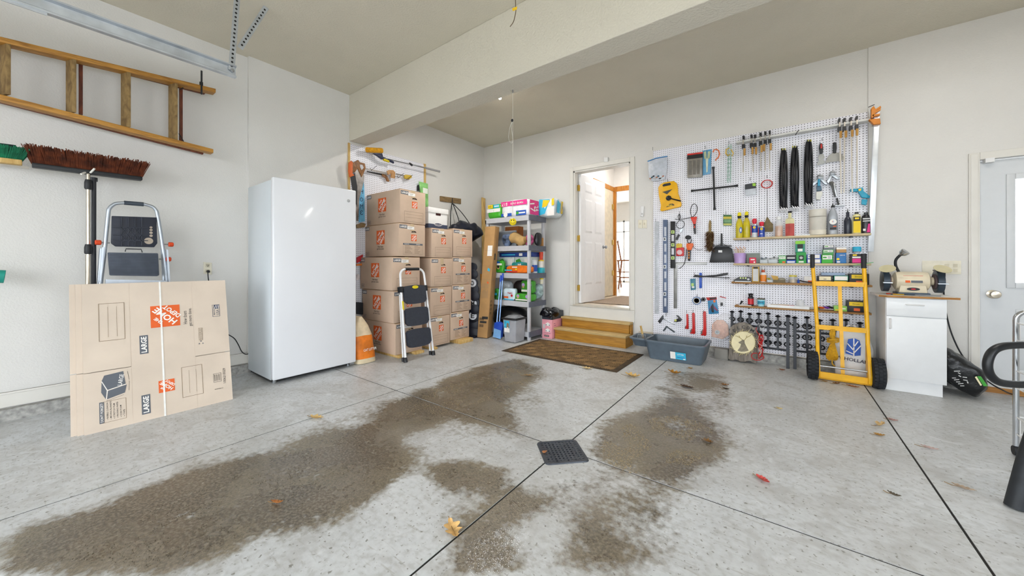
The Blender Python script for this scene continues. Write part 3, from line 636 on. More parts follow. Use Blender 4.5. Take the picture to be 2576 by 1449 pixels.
# ------------------------------------------------------------ flattened cartons leaning on the left wall
CARDF = mat('#d6c7b7', .85, 0, .04, 4., .06, 30.)
cw = .80
def flat_carton(i, dy, label):
    base = V(-3.655-.02*i, .165-.0*i+dy, 0)
    top = V(-3.86-.02*i, .165+dy, .985); up = (top-base); hgt = up.length; up.normalize(); right = V(0, 1, 0).normalized()
    nrm = right.cross(up).normalized()
    t = T('flattened_box', label, 'box', base+right*.4, 'flattened boxes leaning together')
    q = lambda a, b_, e=0.: base+right*a+up*b_+nrm*e
    th = .016; s1, s2 = .395, .40
    for (a, b_, c_, d_) in ((.003, .225, 0, s1), (.003, .225, s2, hgt), (.228, .575, 0, hgt), (.578, cw, 0, s1), (.578, cw, s2, hgt)):
        MB().obox(q(a, c_), right*(b_-a), up*(d_-c_), -nrm*th).build('panel', CARDF, t, smooth=0)
    MB().obox(q(.225, 0, -.001), right*.003, up*hgt, -nrm*(th-.002)).obox(q(.575, 0, -.001), right*.003, up*hgt, -nrm*(th-.002)).build('crease', CARDF, t, smooth=0)
    if i == 0:
        MB().obox(q(.385, -.004, .001), right*.010, up*(hgt+.008), nrm*.0015).obox(q(.385, hgt-.002, .002), right*.010, up*.003, -nrm*.06).build('strap', mat('#f0efec', .4), t)
        p = Pr(base, right, up)
        # upper half print, letters turned a quarter
        p.g('ruled_panel').ol('S', .075, .60, .20, .865, .003); p.r('S', .118, .625, .1195, .84).r('S', .16, .625, .1615, .84)
        p.g('logo').logo(.415, .74, .165, 1); p.t('K', 'How doers', .527, .715, .022, wd=.105, bold=.0, ang=90); p.t('K', 'get more done.', .56, .715, .026, wd=.145, bold=.0, ang=90)
        p.g('size_label').r('G', .27, .475, .315, .61); p.t('W', 'LARGE', .2925, .5425, .03, wd=.115, bold=.03, ang=90)
        p.g('mark').ol('G', .70, .70, .75, .80, .003).t('G', 'MADE IN', .712, .75, .010, wd=.07, ang=90).t('G', 'USA', .735, .735, .02, wd=.045, ang=90).r('D', .712, .765, .745, .797)
        for k in range(3): p.ln('W', .715+.012*k, .767, .725+.01*k, .795, .004, 2)
        p.g('recycling_mark').ol('S', .605, .52, .63, .62, .002).t('S', 'MADE FROM 100%', .6135, .57, .007, wd=.09, ang=90).t('S', 'RECYCLED PAPER', .623, .57, .007, wd=.09, ang=90)
        for k in range(3):
            an = math.radians(90+120*k); p.pl('G', [(.617+.013*math.cos(an)+.007*math.cos(an+s), .50+.013*math.sin(an)+.007*math.sin(an+s)) for s in (0, 2.1, 4.2)])
        # lower half
        p.g('box_drawing').pl('G', [(.083, .33), (.11, .265), (.195, .285), (.185, .375), (.095, .365)])
        p.pl('G', [(.083, .325), (.105, .26), (.10, .205), (.08, .255)]).pl('G', [(.112, .258), (.20, .278), (.19, .225), (.106, .203)])
        p.ln('W', .108, .262, .198, .282, .004, 1).ln('W', .108, .262, .103, .205, .004, 1).ln('W', .108, .262, .083, .328, .004, 1)
        p.t('W', 'LARGE', .172, .318, .022, wd=.075, ang=80)
        for (a, b_, c_, d_) in ((.103, .192, .185, .212), (.21, .235, .213, .30), (.212, .31, .205, .37)): p.ln('K', a, b_, c_, d_, .0015)
        p.g('checklist').ol('S', .085, .05, .195, .19, .0022); p.r('G', .07, .05, .092, .19); p.t('W', "DON'T FORGET!", .081, .12, .013, wd=.125, ang=90)
        for k, s_ in enumerate(('BUBBLE CUSHION', 'MOVING BLANKETS', 'STRETCH FILM', 'PACKING PAPER', 'CUSH FOAM', 'TAPE')):
            p.t('K', 'v '+s_, .106+.0155*k, .065, .0075, 'l', .02+.0068*len(s_), .005, 90)
        p.g('size_label|2').r('G', .27, .045, .315, .18); p.t('W', 'LARGE', .2925, .1125, .03, wd=.115, bold=.03, ang=90)
        p.g('logo|2').logo(.405, .215, .088, 1)
        p.g('ruled_panel|2').ol('S', .49, .10, .615, .33, .003); p.r('S', .533, .125, .5345, .30).r('S', .575, .125, .5765, .30)
        p.g('barcode').ol('K', .682, .165, .732, .235, .002)
        for k in range(9): p.r('K', .688+.0045*k, .175, .688+.0045*k+(.001 if k % 3 else .0022), .226)
        p.t('K', '1006210029', .752, .205, .017, wd=.12, bold=.0, ang=90).t('K', 'WAT0612', .712, .11, .008, wd=.055, ang=0)
        p.build(t)
    return t
flat_carton(0, .022, 'front flattened moving box with full printed face and white strap')
flat_carton(1, -.006, 'middle flattened box, only its edge showing behind the strapped one')
flat_carton(2, -.032, 'rearmost flattened box of the leaning bundle, its left edge showing')
# ------------------------------------------------------------ tracing helpers on the two walls
def wp(m, pts, d, th): P = [W(u, v, d+th) for u, v in pts]; return m.prism(P, (0, th, 0))
def lp(m, pts, d, th): P = [Lw(u, v, d+th) for u, v in pts]; return m.prism(P, (-th, 0, 0))
def WT(pts, d): return [W(*(p[:2]), p[2] if len(p) > 2 else d) for p in pts]
def LT(pts, d): return [Lw(*(p[:2]), p[2] if len(p) > 2 else d) for p in pts]
WIRE = mat('#3b3b3d', .4, .6); HOOKW = mat('#e9e6df', .5)
GALV = mat('#c6ccd3', .38, .75, .1, 9); ALU = mat('#b4bbc4', .35, .7, .05)
# ------------------------------------------------------------ overhead door track
t = T('door_track', 'galvanised overhead door track hanging near the left wall', 'track', (-3.5, -1, 2.6))
xr = -3.5; zt, zb_ = 2.70, 2.615
m = MB()
pr = [(xr-.02, zt), (xr-.02, zt+.006), (xr+.035, zt+.006), (xr+.035, zt-.004), (xr+.012, zt-.012), (xr+.012, zb_+.02), (xr+.035, zb_+.008), (xr+.035, zb_-.004), (xr-.002, zb_-.004), (xr-.002, zb_+.012), (xr+.006, zb_+.02), (xr+.006, zt-.006)]
m.prism([(x, -3.2, z) for x, z in pr], (0, 4.16, 0)); m.build('rail', GALV, t, smooth=0)
m = MB(); m.prism([(xr+.005, -3.2, zt-.06), (xr+.03, -3.2, zt-.075), (xr+.03, -3.2, zb_-.02), (xr+.005, -3.2, zb_-.012)], (0, 3.24, 0)); m.build('stiffener', GALV, t, smooth=0)
def perforated(a, b_, name):
    a, b_ = Vector(a), Vector(b_); m = MB(); m.bar(a, b_, .04, .003, (1, 0, 0)); o = m.build(name, GALV, t, smooth=0)
    d = (b_-a); n_ = int(d.length/.032); s_ = MB(); side = d.normalized().cross(V(1, 0, 0)).normalized()
    for k in range(1, n_): p = a+d*k/n_; s_.lathe([(.0001, 0), (.008, 0), (.008, .001), (.0001, .001)], p+V(.0021, 0, 0), 8, (1, 0, 0))
    h = s_.build('punched_holes', DARK, o, smooth=0); h['kind'] = 'stuff'
perforated((xr+.02, .93, 2.66), (xr+.02, .97, ZC), 'hanger_strap')
perforated((xr+.024, .985, 2.86), (xr+.024, 1.17, ZC), 'brace_strap')
MB().lathe([(.014, 0), (.014, .01), (0, .012)], (xr+.022, .935, 2.66), 6, (1, 0, 0)).build('bolt', STEEL, t)
# ------------------------------------------------------------ wooden ladder on wall hooks
LAD = wood('#c08a3a', '#8f5f22', 5, (14, 1.5, 14), .55); LADD = wood('#94794c', '#6a5230', 6, (4, 4, 2), .8); RED = wood('#7a3a1c', '#552410', 5, (6, 6, 2), .6)
t = T('wooden_ladder', 'worn wooden step ladder hung sideways high on the left wall', 'ladder', (-4.3, 0, 2.2))
dF, dB = .19, .10
def ladder_rail(uv0, uv1, hz, col, name, df, db, ext=1.25):
    a, b_ = Lw(*uv0, df), Lw(*uv1, df); d = (a-b_).normalized(); a = a+d*ext
    MB().obox(a-V(0, 0, hz/2), b_-a, (-(df-db), 0, 0), (0, 0, hz)).build(name, col, t, bevel=.003)
ladder_rail((0, 98), (543, 228), .036, LAD, 'rail', dF, dB)
ladder_rail((0, 243), (537, 380), .036, LAD, 'rail', dF, dB)
ladder_rail((0, 100), (516, 232), .03, RED, 'rear_rail', .085, .05)
ladder_rail((0, 252), (512, 384), .03, RED, 'rear_rail', .085, .05)
for (ua, ub, v0, v1) in ((6, 32, 100, 238), (173, 196, 141, 283), (311, 333, 176, 320), (429, 452, 206, 353)):
    a, b_ = Lw((ua+ub)/2+4, v0, dF-.005), Lw((ua+ub)/2+4, v1, dF-.005)
    MB().obox(a-V(0, .012, 0), b_-a, (.002, .02, 0), (-.08, -.03, 0)).build('tread', LADD, t, bevel=.003)
for (u, v0, v1) in ((203, 150, 288), (455, 214, 356)):
    a, b_ = Lw(u, v0, .085), Lw(u, v1, .085); MB().bar(a, b_, .03, .02, (0, 1, 0)).build('rear_rung', RED, t)
for q in (((453, 226), (472, 212)), ((450, 336), (462, 356))):
    MB().cyl(Lw(*q[0], .12), Lw(*q[1], .12), .004, n=6).build('tie_rod', WIRE, t)
t = T('wall_hook', 'black steel hook holding the right end of the wooden ladder', 'hook', Lw(507, 232, 0))
MB().tube([Lw(507, 218, 0), Lw(507, 236, .08), Lw(507, 236, .20), Lw(507, 228, .225), Lw(507, 178, .225)], .007, 8).build('prong', BLACK, t)
lp(MB(), [(502, 205), (511, 207), (511, 232), (502, 230)], 0, .006).build('plate', BLACK, t)
# ------------------------------------------------------------ brooms and poles on the left wall
def bristles(m, a, b_, w_, h, n, up, lean, rows=4, jit=.012):
    a, b_, up, lean = Vector(a), Vector(b_), Vector(up), Vector(lean); d = b_-a
    for i in range(n):
        for r_ in range(rows):
            p = a+d*((i+random.random())/n)+lean*(w_*(r_/(rows-1)-.5)); e = (i/n-.5)*2
            q = p+up*h*(.88+.2*random.random())+d.normalized()*(jit*(random.random()-.5)*2+e*.035)+lean*(r_/(rows-1)-.5)*.03
            s_ = d.normalized()*.0028; m.add([p-s_, p+s_, q+s_*.8, q-s_*.8], [(0, 1, 2, 3)]); s2 = lean*.0028; m.add([p-s2, p+s2, q+s2*.8, q-s2*.8], [(0, 1, 2, 3)])
t = T('push_broom', 'wide push broom with rusty brown bristles hung bristles-up', 'broom', Lw(222, 430, .16))
A, B_ = Lw(80, 421, .17), Lw(357, 455, .17); up = V(.25, 0, 1).normalized()
MB().obox(A-V(.035, 0, .0), B_-A, (.07, 0, 0), (0, 0, .03)).build('head_block', BLACK, t, bevel=.006)
m = MB(); bristles(m, A+V(0, 0, .028), B_+V(0, 0, .028), .055, .125, 150, up, V(1, 0, 0), 5)
o = m.build('bristles', mat('#6b3318', .85, 0, .35, 25), t, smooth=0); o['kind'] = 'stuff'
HP = Lw(230, 445, .17)
MB().cyl(HP+V(-.02, .012, -.03), HP+V(-.02, .012, .0), .022, n=10).cyl(HP+V(0, .012, -.02), HP+V(-.02, .012, -1.25), .0135, n=10).build('handle', mat('#20222a', .4), t)
t = T('telescopic_pole', 'silver telescopic pole with black clamps hanging by the brown push broom', 'pole', Lw(221, 440, .15))
P0 = Lw(222, 437, .2)
MB().cyl(P0, P0-V(0, 0, .62), .011, n=10).cyl(P0-V(0, 0, .62), P0-V(0.02, 0, 1.32), .0145, n=10).build('tube', mat('#c3b9aa', .25, .85), t)
for z in (.07, .565): MB().lathe([(.017, 0), (.021, .01), (.021, .05), (.016, .075)], P0-V(0, 0, z+.05), 12).build('clamp', BLACK, t)
t = T('broom_hook', 'white double-prong wall hook under the brown push broom', 'hook', Lw(221, 430, 0))
MB().tube([Lw(221, 420, .0), Lw(221, 438, .0)], .012, 8).build('plate', HOOKW, t)
for s_ in (-1, 1):
    MB().tube([Lw(221+s_*4, 432, .01), Lw(221+s_*7, 434, .16), Lw(221+s_*7, 434, .245), Lw(221+s_*17, 424 if s_ > 0 else 438, .27)], .0065, 8).build('prong', HOOKW, t)
t = T('scrub_broom', 'green bristled broom head at the left edge of the wall', 'broom', Lw(20, 400, .15))
A, B_ = Lw(-60, 396, .17), Lw(56, 409, .17)
MB().obox(A-V(.03, 0, .02), B_-A, (.06, 0, 0), (0, 0, .035)).build('head_block', PINE, t, bevel=.006)
m = MB(); bristles(m, A+V(0, 0, .012), B_+V(0, 0, .012), .05, .085, 80, up, V(1, 0, 0), 5)
o = m.build('bristles', mat('#16855c', .7, 0, .25, 25), t, smooth=0); o['kind'] = 'stuff'
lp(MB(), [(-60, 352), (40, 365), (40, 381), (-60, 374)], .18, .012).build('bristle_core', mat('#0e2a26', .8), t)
lp(MB(), [(-60, 402), (74, 419), (74, 424), (-60, 408)], 0, .025).one('broom_rail', mat('#d9d3c8', .5), 'thin pale wall rail that the green broom hangs from', 'rail')
t = T('rolled_mat', 'teal rolled mat sticking in at the left edge of the photo', 'mat', Lw(0, 700, .1))
A, B_ = Lw(-70, 692, .13), Lw(12, 696, .13); MB().lathe([(.045, 0), (.045, (B_-A).length), (.02, (B_-A).length), (.02, (B_-A).length-.05), (0, (B_-A).length-.05)], A, 18, B_-A).build('roll', mat('#1f9a8a', .6), t)
MB().tube([Lw(-20, 670, 0), Lw(-20, 718, .08), Lw(-20, 716, .2), Lw(-20, 690, .21)], .006, 6).build('bracket', WIRE, t)
# ------------------------------------------------------------ aluminium step ladder behind the cartons
t = T('aluminium_step_ladder', 'folded aluminium step ladder with orange knobs leaning behind the flattened boxes', 'step ladder', (-4.32, .5, 0))
d0 = .2
def lt(u, v, d=d0): return Lw(u, v, d)
pl_ = [lt(245, 800), lt(262, 640), lt(272, 540), lt(275, 525), lt(285, 515), lt(300, 511), lt(345, 511), lt(378, 518), lt(391, 527), lt(397, 545), lt(412, 640), lt(432, 800)]
pl_ = [V(-4.02, pl_[0].y-.02, .012)]+pl_+[V(-4.02, pl_[-1].y+.02, .012)]
MB().tube(spline(pl_, 4), .0125, 10).build('front_frame', ALU, t)
MB().tube([lt(312, 510), lt(361, 514)], .017, 12).build('grip', mat('#3a4450', .5), t)
for (ua, ub) in ((255, 262), (408, 418)):
    a = lt(ua, 625, .16); b_ = lt(ub, 800, .13); MB().cyl(V(a.x, a.y, a.z), V(-4.3, a.y+(-.06 if ua < 300 else .05), .01), .011, n=8).build('rear_leg', ALU, t)
DKP = mat('#262b3a', .5, 0, .1)
tr = lp(MB(), [(281, 543), (394, 547), (396, 612), (388, 622), (290, 620), (279, 612)], .2, .012).build('tool_tray', DKP, t, bevel=.004)
m = MB()
for u in (305, 322, 339, 356): m.bar(lt(u, 547, .217), lt(u, 618, .217), .006, .012, (1, 0, 0))
for v in (572, 591, 604): m.bar(lt(284, v, .217), lt(372, v+1.5, .217), .006, .012, (1, 0, 0))
for v in (572, 591):
    for k in range(3): m.bar(lt(308+16*k, v, .217), lt(322+16*k, v+17, .217), .005, .01, (1, 0, 0)).bar(lt(322+16*k, v, .217), lt(308+16*k, v+17, .217), .005, .01, (1, 0, 0))
o = m.build('ribs', DKP, tr, smooth=0); o['kind'] = 'stuff'
for (u, v, r_) in ((380, 572, .0085), (380, 578.5, .0095), (380, 585.5, .010), (380, 593, .010), (374, 606, .027)):
    MB().lathe([(.0005, 0), (r_*.75, 0), (r_*.75, .002), (r_, .002), (r_, -.006)], lt(u, v, .2145), 16, (1, 0, 0)).build('cup_hole', mat('#b9ab9c', .8), tr)
st_ = lp(MB(), [(271, 635), (398, 637), (401, 692), (396, 695), (276, 693)], .2, .03).build('tread', mat('#4a5260', .6, 0, .12), t, bevel=.006)
m = MB()
for k in range(14): m.bar(lt(275, 640+3.7*k, .2315), lt(398, 641.5+3.7*k, .2315), .0035, .004, (1, 0, 0))
o = m.build('ribs', mat('#3b424e', .6), st_, smooth=0); o['kind'] = 'stuff'
for (u, v, s_) in ((247, 610, -1), (430, 615, 1), (424, 652, 1)):
    a = lt(u, v, .2); MB().lathe([(.016, 0), (.02, .004), (.02, .028), (.014, .034)], a-V(0, .017, 0), 8, (0, 1, 0)).build('knob', mat('#d9481c', .5), t, bevel=.002)
    MB().cyl(a, a-V(0, s_*.06, 0), .006, n=8).build('bolt', STEEL, t)
for (u, v0, v1) in ((259, 622, 710), (420, 628, 715)):
    MB().bar(lt(u, v0, .215), lt(u+(-8 if u < 300 else 6), v1, .215), .02, .012, (0, 1, 0)).build('side_brace', ALU, t)
m = MB().tube([lt(315, 633, .22), lt(317, 626, .22), lt(355, 627, .22), lt(358, 635, .22)], .004, 6); m.build('latch_wire', WIRE, t)
lp(MB(), [(266, 703), (420, 706), (420, 718), (266, 716)], .2, .03).build('cross_bar', ALU, t)
# outlet, plug and cord
OUTW = mat('#e3ddca', .45)
def outlet(name, c4, holes, label, dd=.0, f=Lw, depth=.007, cat='outlet'):
    t = T(name, label, cat, f(*c4[3], dd)); m = MB(); (lp if f is Lw else wp)(m, c4, dd, depth); m.build('cover_plate', OUTW, t, bevel=.002)
    for pts in holes: (lp if f is Lw else wp)(MB(), pts, dd+depth, .002).build('socket', mat('#cfc7b0', .5), t)
    return t
lwn = -.045
t = outlet('wall_outlet', [(512, 659), (533, 661), (533, 691), (512, 689)], [[(517, 663), (528, 664), (528, 673), (517, 672)], [(517, 677), (528, 678), (528, 687), (517, 686)]], 'beige double outlet on the left wall above the flattened boxes', lwn)
sl = MB()
for (u, v) in ((521, 667), (525, 667.5), (523, 670)): lp(sl, [(u-.6, v-1.6), (u+.6, v-1.6), (u+.6, v+1.6), (u-.6, v+1.6)], lwn+.009, .001)
o = sl.build('slots', DARK, t, smooth=0); o['kind'] = 'stuff'
t = T('power_cord', 'black power cord plugged into the left wall outlet and running to the freezer', 'cord', Lw(523, 700, 0))
MB().lathe([(.012, 0), (.014, .01), (.011, .03), (.006, .045)], Lw(523, 682, lwn+.01), 10, (1, 0, -.2)).build('plug', BLACK, t)
a0 = Lw(523, 682, .0); MB().tube(spline([a0, Lw(524, 700, .01), Lw(530, 740, -.02), Lw(545, 800, -.03), Lw(560, 833, -.03), Lw(575, 842, -.02), Lw(590, 852, -.02), Lw(600, 868, -.02), Lw(608, 884, -.01), Lw(618, 891, -.01), Lw(632, 888, 0.01)], 5), .0045, 8).build('cable', BLACK, t)
# ------------------------------------------------------------ hanging things under the beam and ceiling
t = T('parking_cord', 'thin white cord with a looped end hanging from the beam', 'cord', (-2.0, 2.62, 1.55))
r_ = ray(1290, 228); k_ = 2.60/r_.y; cp = Vector((r_.x*k_, 2.60, 0)); cord = mat('#c9c4b8', .7)
def cz(v): return CAM_H+k_*(HY-v)/FPX
MB().cyl((cp.x, cp.y, 2.706), (cp.x, cp.y, cz(556)), .0022, n=6).build('line', cord, t)
MB().cyl((cp.x, cp.y, 2.706), (cp.x, cp.y, 2.68), .006, n=8).build('eye_screw', STEEL, t)
MB().tube(spline([(cp.x, cp.y, cz(303)), (cp.x-.022, cp.y-.012, cz(318)), (cp.x-.034, cp.y-.02, cz(345)), (cp.x-.016, cp.y-.01, cz(360)), (cp.x, cp.y, cz(352)), (cp.x-.012, cp.y-.006, cz(320)), (cp.x-.004, cp.y, cz(305))], 5), .002, 6).build('loop', cord, t)
MB().ell((cp.x-.004, cp.y-.004, cz(303)), (.011, .011, .014)).build('clip', BLACK, t)
t = T('smiley_ball', 'small yellow smiley ball hanging at the end of the parking cord', 'ball', (cp.x, cp.y, cz(558)-.033))
bc = V(cp.x, cp.y, cz(558)); fw = V(.55, -.8, 0).normalized(); sd = V(.8, .55, 0).normalized(); rb = .0335
MB().ell(bc, (rb, rb, rb), 20, 14).build('ball', mat('#f0d416', .4), t)
for s_ in (-.3, .32): MB().ell(bc+(fw*.93+sd*s_+V(0, 0, .26)).normalized()*rb*.985, (.0042, .0042, .0062)).build('eye', BLACK, t)
MB().tube([bc+(fw+sd*(.62*math.cos(math.radians(a)))+V(0, 0, -.02+.5*math.sin(math.radians(a)))).normalized()*rb*1.0 for a in range(200, 341, 20)], .0018, 6).build('mouth', mat('#5a2a10', .6), t)
t = T('ceiling_wire', 'loose dark wire with a yellow tag hanging from the ceiling', 'wire', (-1.5, 2.0, 2.8))
f_ = lambda u, v, k=2.5: Vector((ray(u, v).x*k, ray(u, v).y*k, CAM_H+ray(u, v).z*k))
a = f_(1294, 0); MB().tube(spline([(a.x, a.y, ZC), f_(1297, 12), f_(1298, 25), f_(1295, 42), f_(1291, 56), f_(1283, 67)], 5), .003, 6).build('strand', mat('#6a5a44', .5), t)
MB().prism([f_(1288, 21, 2.49), f_(1301, 16, 2.49), f_(1300, 24, 2.49), f_(1290, 28, 2.49)], (0, .001, 0)).build('tag', mat('#eebf12', .5), t)
# ------------------------------------------------------------ soft shapes and boxes by their front outline
def soft(m, c, r, p=.5, wr=.006, ws=14., nu=24, nv=14, R=None, seed=0.):
    n0 = len(m.v); m.ell(c, r, nu, nv, R, p)
    if wr:
        for i in range(n0, len(m.v)):
            q = Vector(m.v[i]); d = noise.noise_vector(q*ws+Vector((seed, seed*1.7, 0))); m.v[i] = tuple(q+d*wr)
    return m
def fb(u0, u1, v0, v1, y, dp):      # front face outline on the plane y -> box extents
    a, b_ = W(u0, v1, YB-y), W(u1, v0, YB-y); return (a.x, b_.x, y, y+dp, a.z, b_.z)
def ext(e, z0=None):
    x0, x1, y0, y1, z0_, z1 = e; z0 = z0_ if z0 is None else z0
    return V((x0+x1)/2, (y0+y1)/2, z0), V(x1-x0, y1-y0, z1-z0)
# pegboard
def pegmat(ax):
    m = bpy.data.materials.new('pegboard'); m.use_nodes = True; nt = m.node_tree; N, Lk = nt.nodes, nt.links; b = N['Principled BSDF']
    b.inputs['Roughness'].default_value = .4; tc = N.new('ShaderNodeTexCoord'); sp = N.new('ShaderNodeSeparateXYZ'); Lk.new(tc.outputs['Object'], sp.inputs[0])
    def mth(op, a, c=None):
        x = N.new('ShaderNodeMath'); x.operation = op
        for s_, v_ in zip(x.inputs, (a, c)):
            if v_ is None: continue
            if hasattr(v_, 'links'): Lk.new(v_, s_)
            else: s_.default_value = v_
        return x.outputs[0]
    d = None
    for o_ in (sp.outputs[ax], sp.outputs[2]):
        q = mth('SUBTRACT', mth('FRACT', mth('MULTIPLY', o_, 1/.0254)), .5); q = mth('MULTIPLY', q, q); d = q if d is None else mth('ADD', d, q)
    r = N.new('ShaderNodeValToRGB'); e = r.color_ramp.elements; e[0].position = .020; e[1].position = .032; e[0].color = lin('#2a2b30'); e[1].color = lin('#ececf4'); Lk.new(d, r.inputs[0])
    Lk.new(r.outputs[0], b.inputs['Base Color']); bp = N.new('ShaderNodeBump'); bp.inputs['Strength'].default_value = .5; bp.inputs['Distance'].default_value = .004
    Lk.new(r.outputs[0], bp.inputs['Height']); Lk.new(bp.outputs[0], b.inputs['Normal']); return m
PEGX, PEGY = pegmat(0), pegmat(1)
py0, py1 = Lw(877, 400).y, Lw(1064, 400).y; pzt = Lw(877, 362).z; pzb = Lw(905, 762).z
t = T('pegboard', 'smaller white pegboard on the left wall behind the box stacks', 'pegboard', (XL, (py0+py1)/2, pzb))
MB().bx(XL+.012, XL+.018, py0+.012, py1, pzb, pzt).build('panel', PEGY, t, smooth=0)
MB().bx(XL, XL+.018, py0-.012, py0+.012, pzb-.05, pzt+.01).build('edge_strip', PINE, t); MB().bx(XL, XL+.03, py1, py1+.035, pzb-.05, Lw(1066, 413).z).build('edge_strip', PINE, t)
# saws on it
SAWW = wood('#9a6a3c', '#6d4522', 6, (6, 6, 6), .5); BLADE = mat('#8f8a86', .4, .8, .15, 20)
def saw(label, blade, handle, hcol, slot, d, bcol):
    t = T('hand_saw', label, 'saw', Lw(*handle[0], d), 'saws on the left pegboard')
    lp(MB(), blade, d+.008, .002).build('blade', bcol, t, smooth=0)
    lp(MB(), handle, d, .018).build('handle', hcol, t, bevel=.003)
    if slot: lp(MB(), slot, d+.018, .0015).build('grip_opening', mat('#cfcfd4', .6), t, smooth=0)
saw('handsaw with an orange handle and black blade by the pegboard edge', [(880, 438), (893, 436), (899, 470), (898, 520), (890, 500)], [(878, 409), (884, 404), (888, 410), (887, 436), (892, 441), (880, 446), (877, 430)], mat('#d2611e', .5), None, .10, BLACK)
saw('handsaw with a broad grey blade and worn wooden handle', [(893, 428), (903, 420), (917, 442), (914, 462), (904, 500), (901, 556), (897, 556), (896, 500)], [(884, 404), (890, 409), (901, 402), (906, 408), (918, 411), (920, 424), (915, 436), (910, 446), (900, 424), (893, 433), (885, 437)], SAWW, [(906, 414), (912, 415), (915, 422), (910, 428), (906, 420)], .045, BLADE)
saw('back saw with a pale wooden handle hung level on the pegboard', [(921, 423), (976, 434), (976, 440), (921, 426)], [(974, 430), (980, 427), (990, 428), (995, 434), (994, 449), (984, 447), (984, 436), (976, 440)], wood('#c79a68', '#a2713f', 6, (6, 6, 6), .5), None, .08, BLADE)
saw('brown pistol-handled saw hung below the pale back saw', [(923, 430), (966, 438), (966, 442), (923, 433)], [(961, 437), (972, 440), (977, 448), (980, 457), (974, 456), (970, 447), (962, 443)], SAWW, None, .05, WIRE)
saw('keyhole saw with a short yellow handle at the right of the saws', [(996, 436), (1020, 441), (1020, 444), (996, 439)], [(1017, 441), (1021, 439), (1035, 441), (1037, 446), (1030, 451), (1019, 449)], mat('#c9a62c', .5), None, .06, BLADE)
for i, (u, v) in enumerate(((932, 429), (1000, 448), (1022, 452))):
    MB().tube([Lw(u, v-6, .02), Lw(u+1, v, .09), Lw(u+16, v-12, .16)], .003, 6).one('peg_hook', WIRE, ('black wire peg hook under the back saw blade', 'black wire peg hook left of the yellow saw handle', 'black wire peg hook under the yellow saw handle')[i], 'hook', 'wire hooks on the left pegboard')
t = T('sponge_mop', 'sponge mop with yellow roller head and grey pole across the pegboard', 'mop', Lw(1010, 410, .1))
a, b_ = Lw(921, 377, .12), Lw(962, 379, .16); MB().lathe([(.03, 0), (.034, .01), (.034, (b_-a).length-.01), (.03, (b_-a).length)], a, 14, b_-a).build('roller_head', mat('#d99a12', .8, 0, .15, 40), t)
lp(MB(), [(938, 385), (962, 386), (964, 394), (972, 397), (962, 401), (950, 392)], .10, .03).build('bracket', mat('#1d2545', .5), t, bevel=.004)
MB().cyl(Lw(962, 397, .12), Lw(1073, 423, .12), .009, n=8).build('pole', STEEL, t)
MB().cyl(Lw(1070, 422, .12), Lw(1104, 431, .12), .0145, n=10).cyl(Lw(1104, 431, .12), Lw(1106, 431.5, .12), .016, n=10).build('grip', mat('#9a9a9c', .5), t)
for (u, v, u2, v2, c_) in ((964, 401, 978, 406, mat('#d6c21c', .4)), (976, 402, 990, 409, mat('#1d2545', .4)), (1030, 411, 1037, 416, BLACK)): MB().cyl(Lw(u, v, .12), Lw(u2, v2, .12), .016, n=10).build('collar', c_, t)
# painted letter sign
t = T('letter_sign', 'light blue painted sign with dark letters O, M, E between freezer and boxes', 'sign', Lw(908, 557, .04))
lp(MB(), [(902, 452), (915, 458), (917, 480), (918, 557), (904, 559), (903, 500)], .03, .014).build('board', mat('#6fb6dc', .7, 0, .2, 9), t)
p = Pr(Lw(904, 559, .046), (0, 1, 0), (0, 0, 1))
for s_, v in (('H', 482), ('O', 502), ('M', 519), ('\u03b5', 535)): q = Lw(909.5, v, .046); p.t('D', s_, q.y-p.o.y, q.z-p.o.z, .055, wd=.042, bold=0)
p.build(t, 'letters')
# small packages low on the pegboard
for (nm, lb, ct, pts, col, d) in (('red_package', 'red hang-tag package on the pegboard between freezer and boxes', 'package', [(899, 648), (914, 640), (912, 655), (899, 662)], '#c4202c', .06),
    ('twine_bundle', 'tan twine bundle on the pegboard just right of the freezer top', 'twine', [(898, 565), (912, 560), (921, 563), (918, 572), (899, 574)], '#8a714e', .06),
    ('oval_label', 'white oval label with red print low on the pegboard', 'label', [(898, 690), (903, 689), (907, 696), (905, 703), (898, 705)], '#e7dcdc', .04),
    ('orange_level', 'orange tool lying flat low on the left pegboard', 'tool', [(898, 664), (912, 663), (912, 668), (898, 669)], '#d9772a', .08),
    ('black_pouch', 'black tool pouch at the foot of the left pegboard', 'pouch', [(898, 760), (919, 762), (920, 786), (912, 792), (898, 790)], '#1d2026', .08)):
    lp(MB(), pts, d-.03, .03).one(nm, mat(col, .6, 0, .15, 20), lb, ct, bevel=.006)
# snack bag of pegboard corner: green and white package
t = T('green_package', 'green and clear plastic package hanging above the top moving box', 'package', Lw(1066, 515, .06))
lp(MB(), [(1055, 456), (1077, 462), (1078, 520), (1063, 520)], .06, .02).build('pouch', mat('#8fcf7a', .35, 0, .2, 12), t, bevel=.006)
lp(MB(), [(1064, 472), (1076, 475), (1076, 488), (1064, 486)], .081, .001).build('label', mat('#e9efe2', .5), t)
lp(MB(), [(1051, 466), (1054, 465), (1054, 480), (1051, 480)], .03, .02).one('small_brush', BLACK, 'small dark brush beside the green package on the pegboard', 'brush')
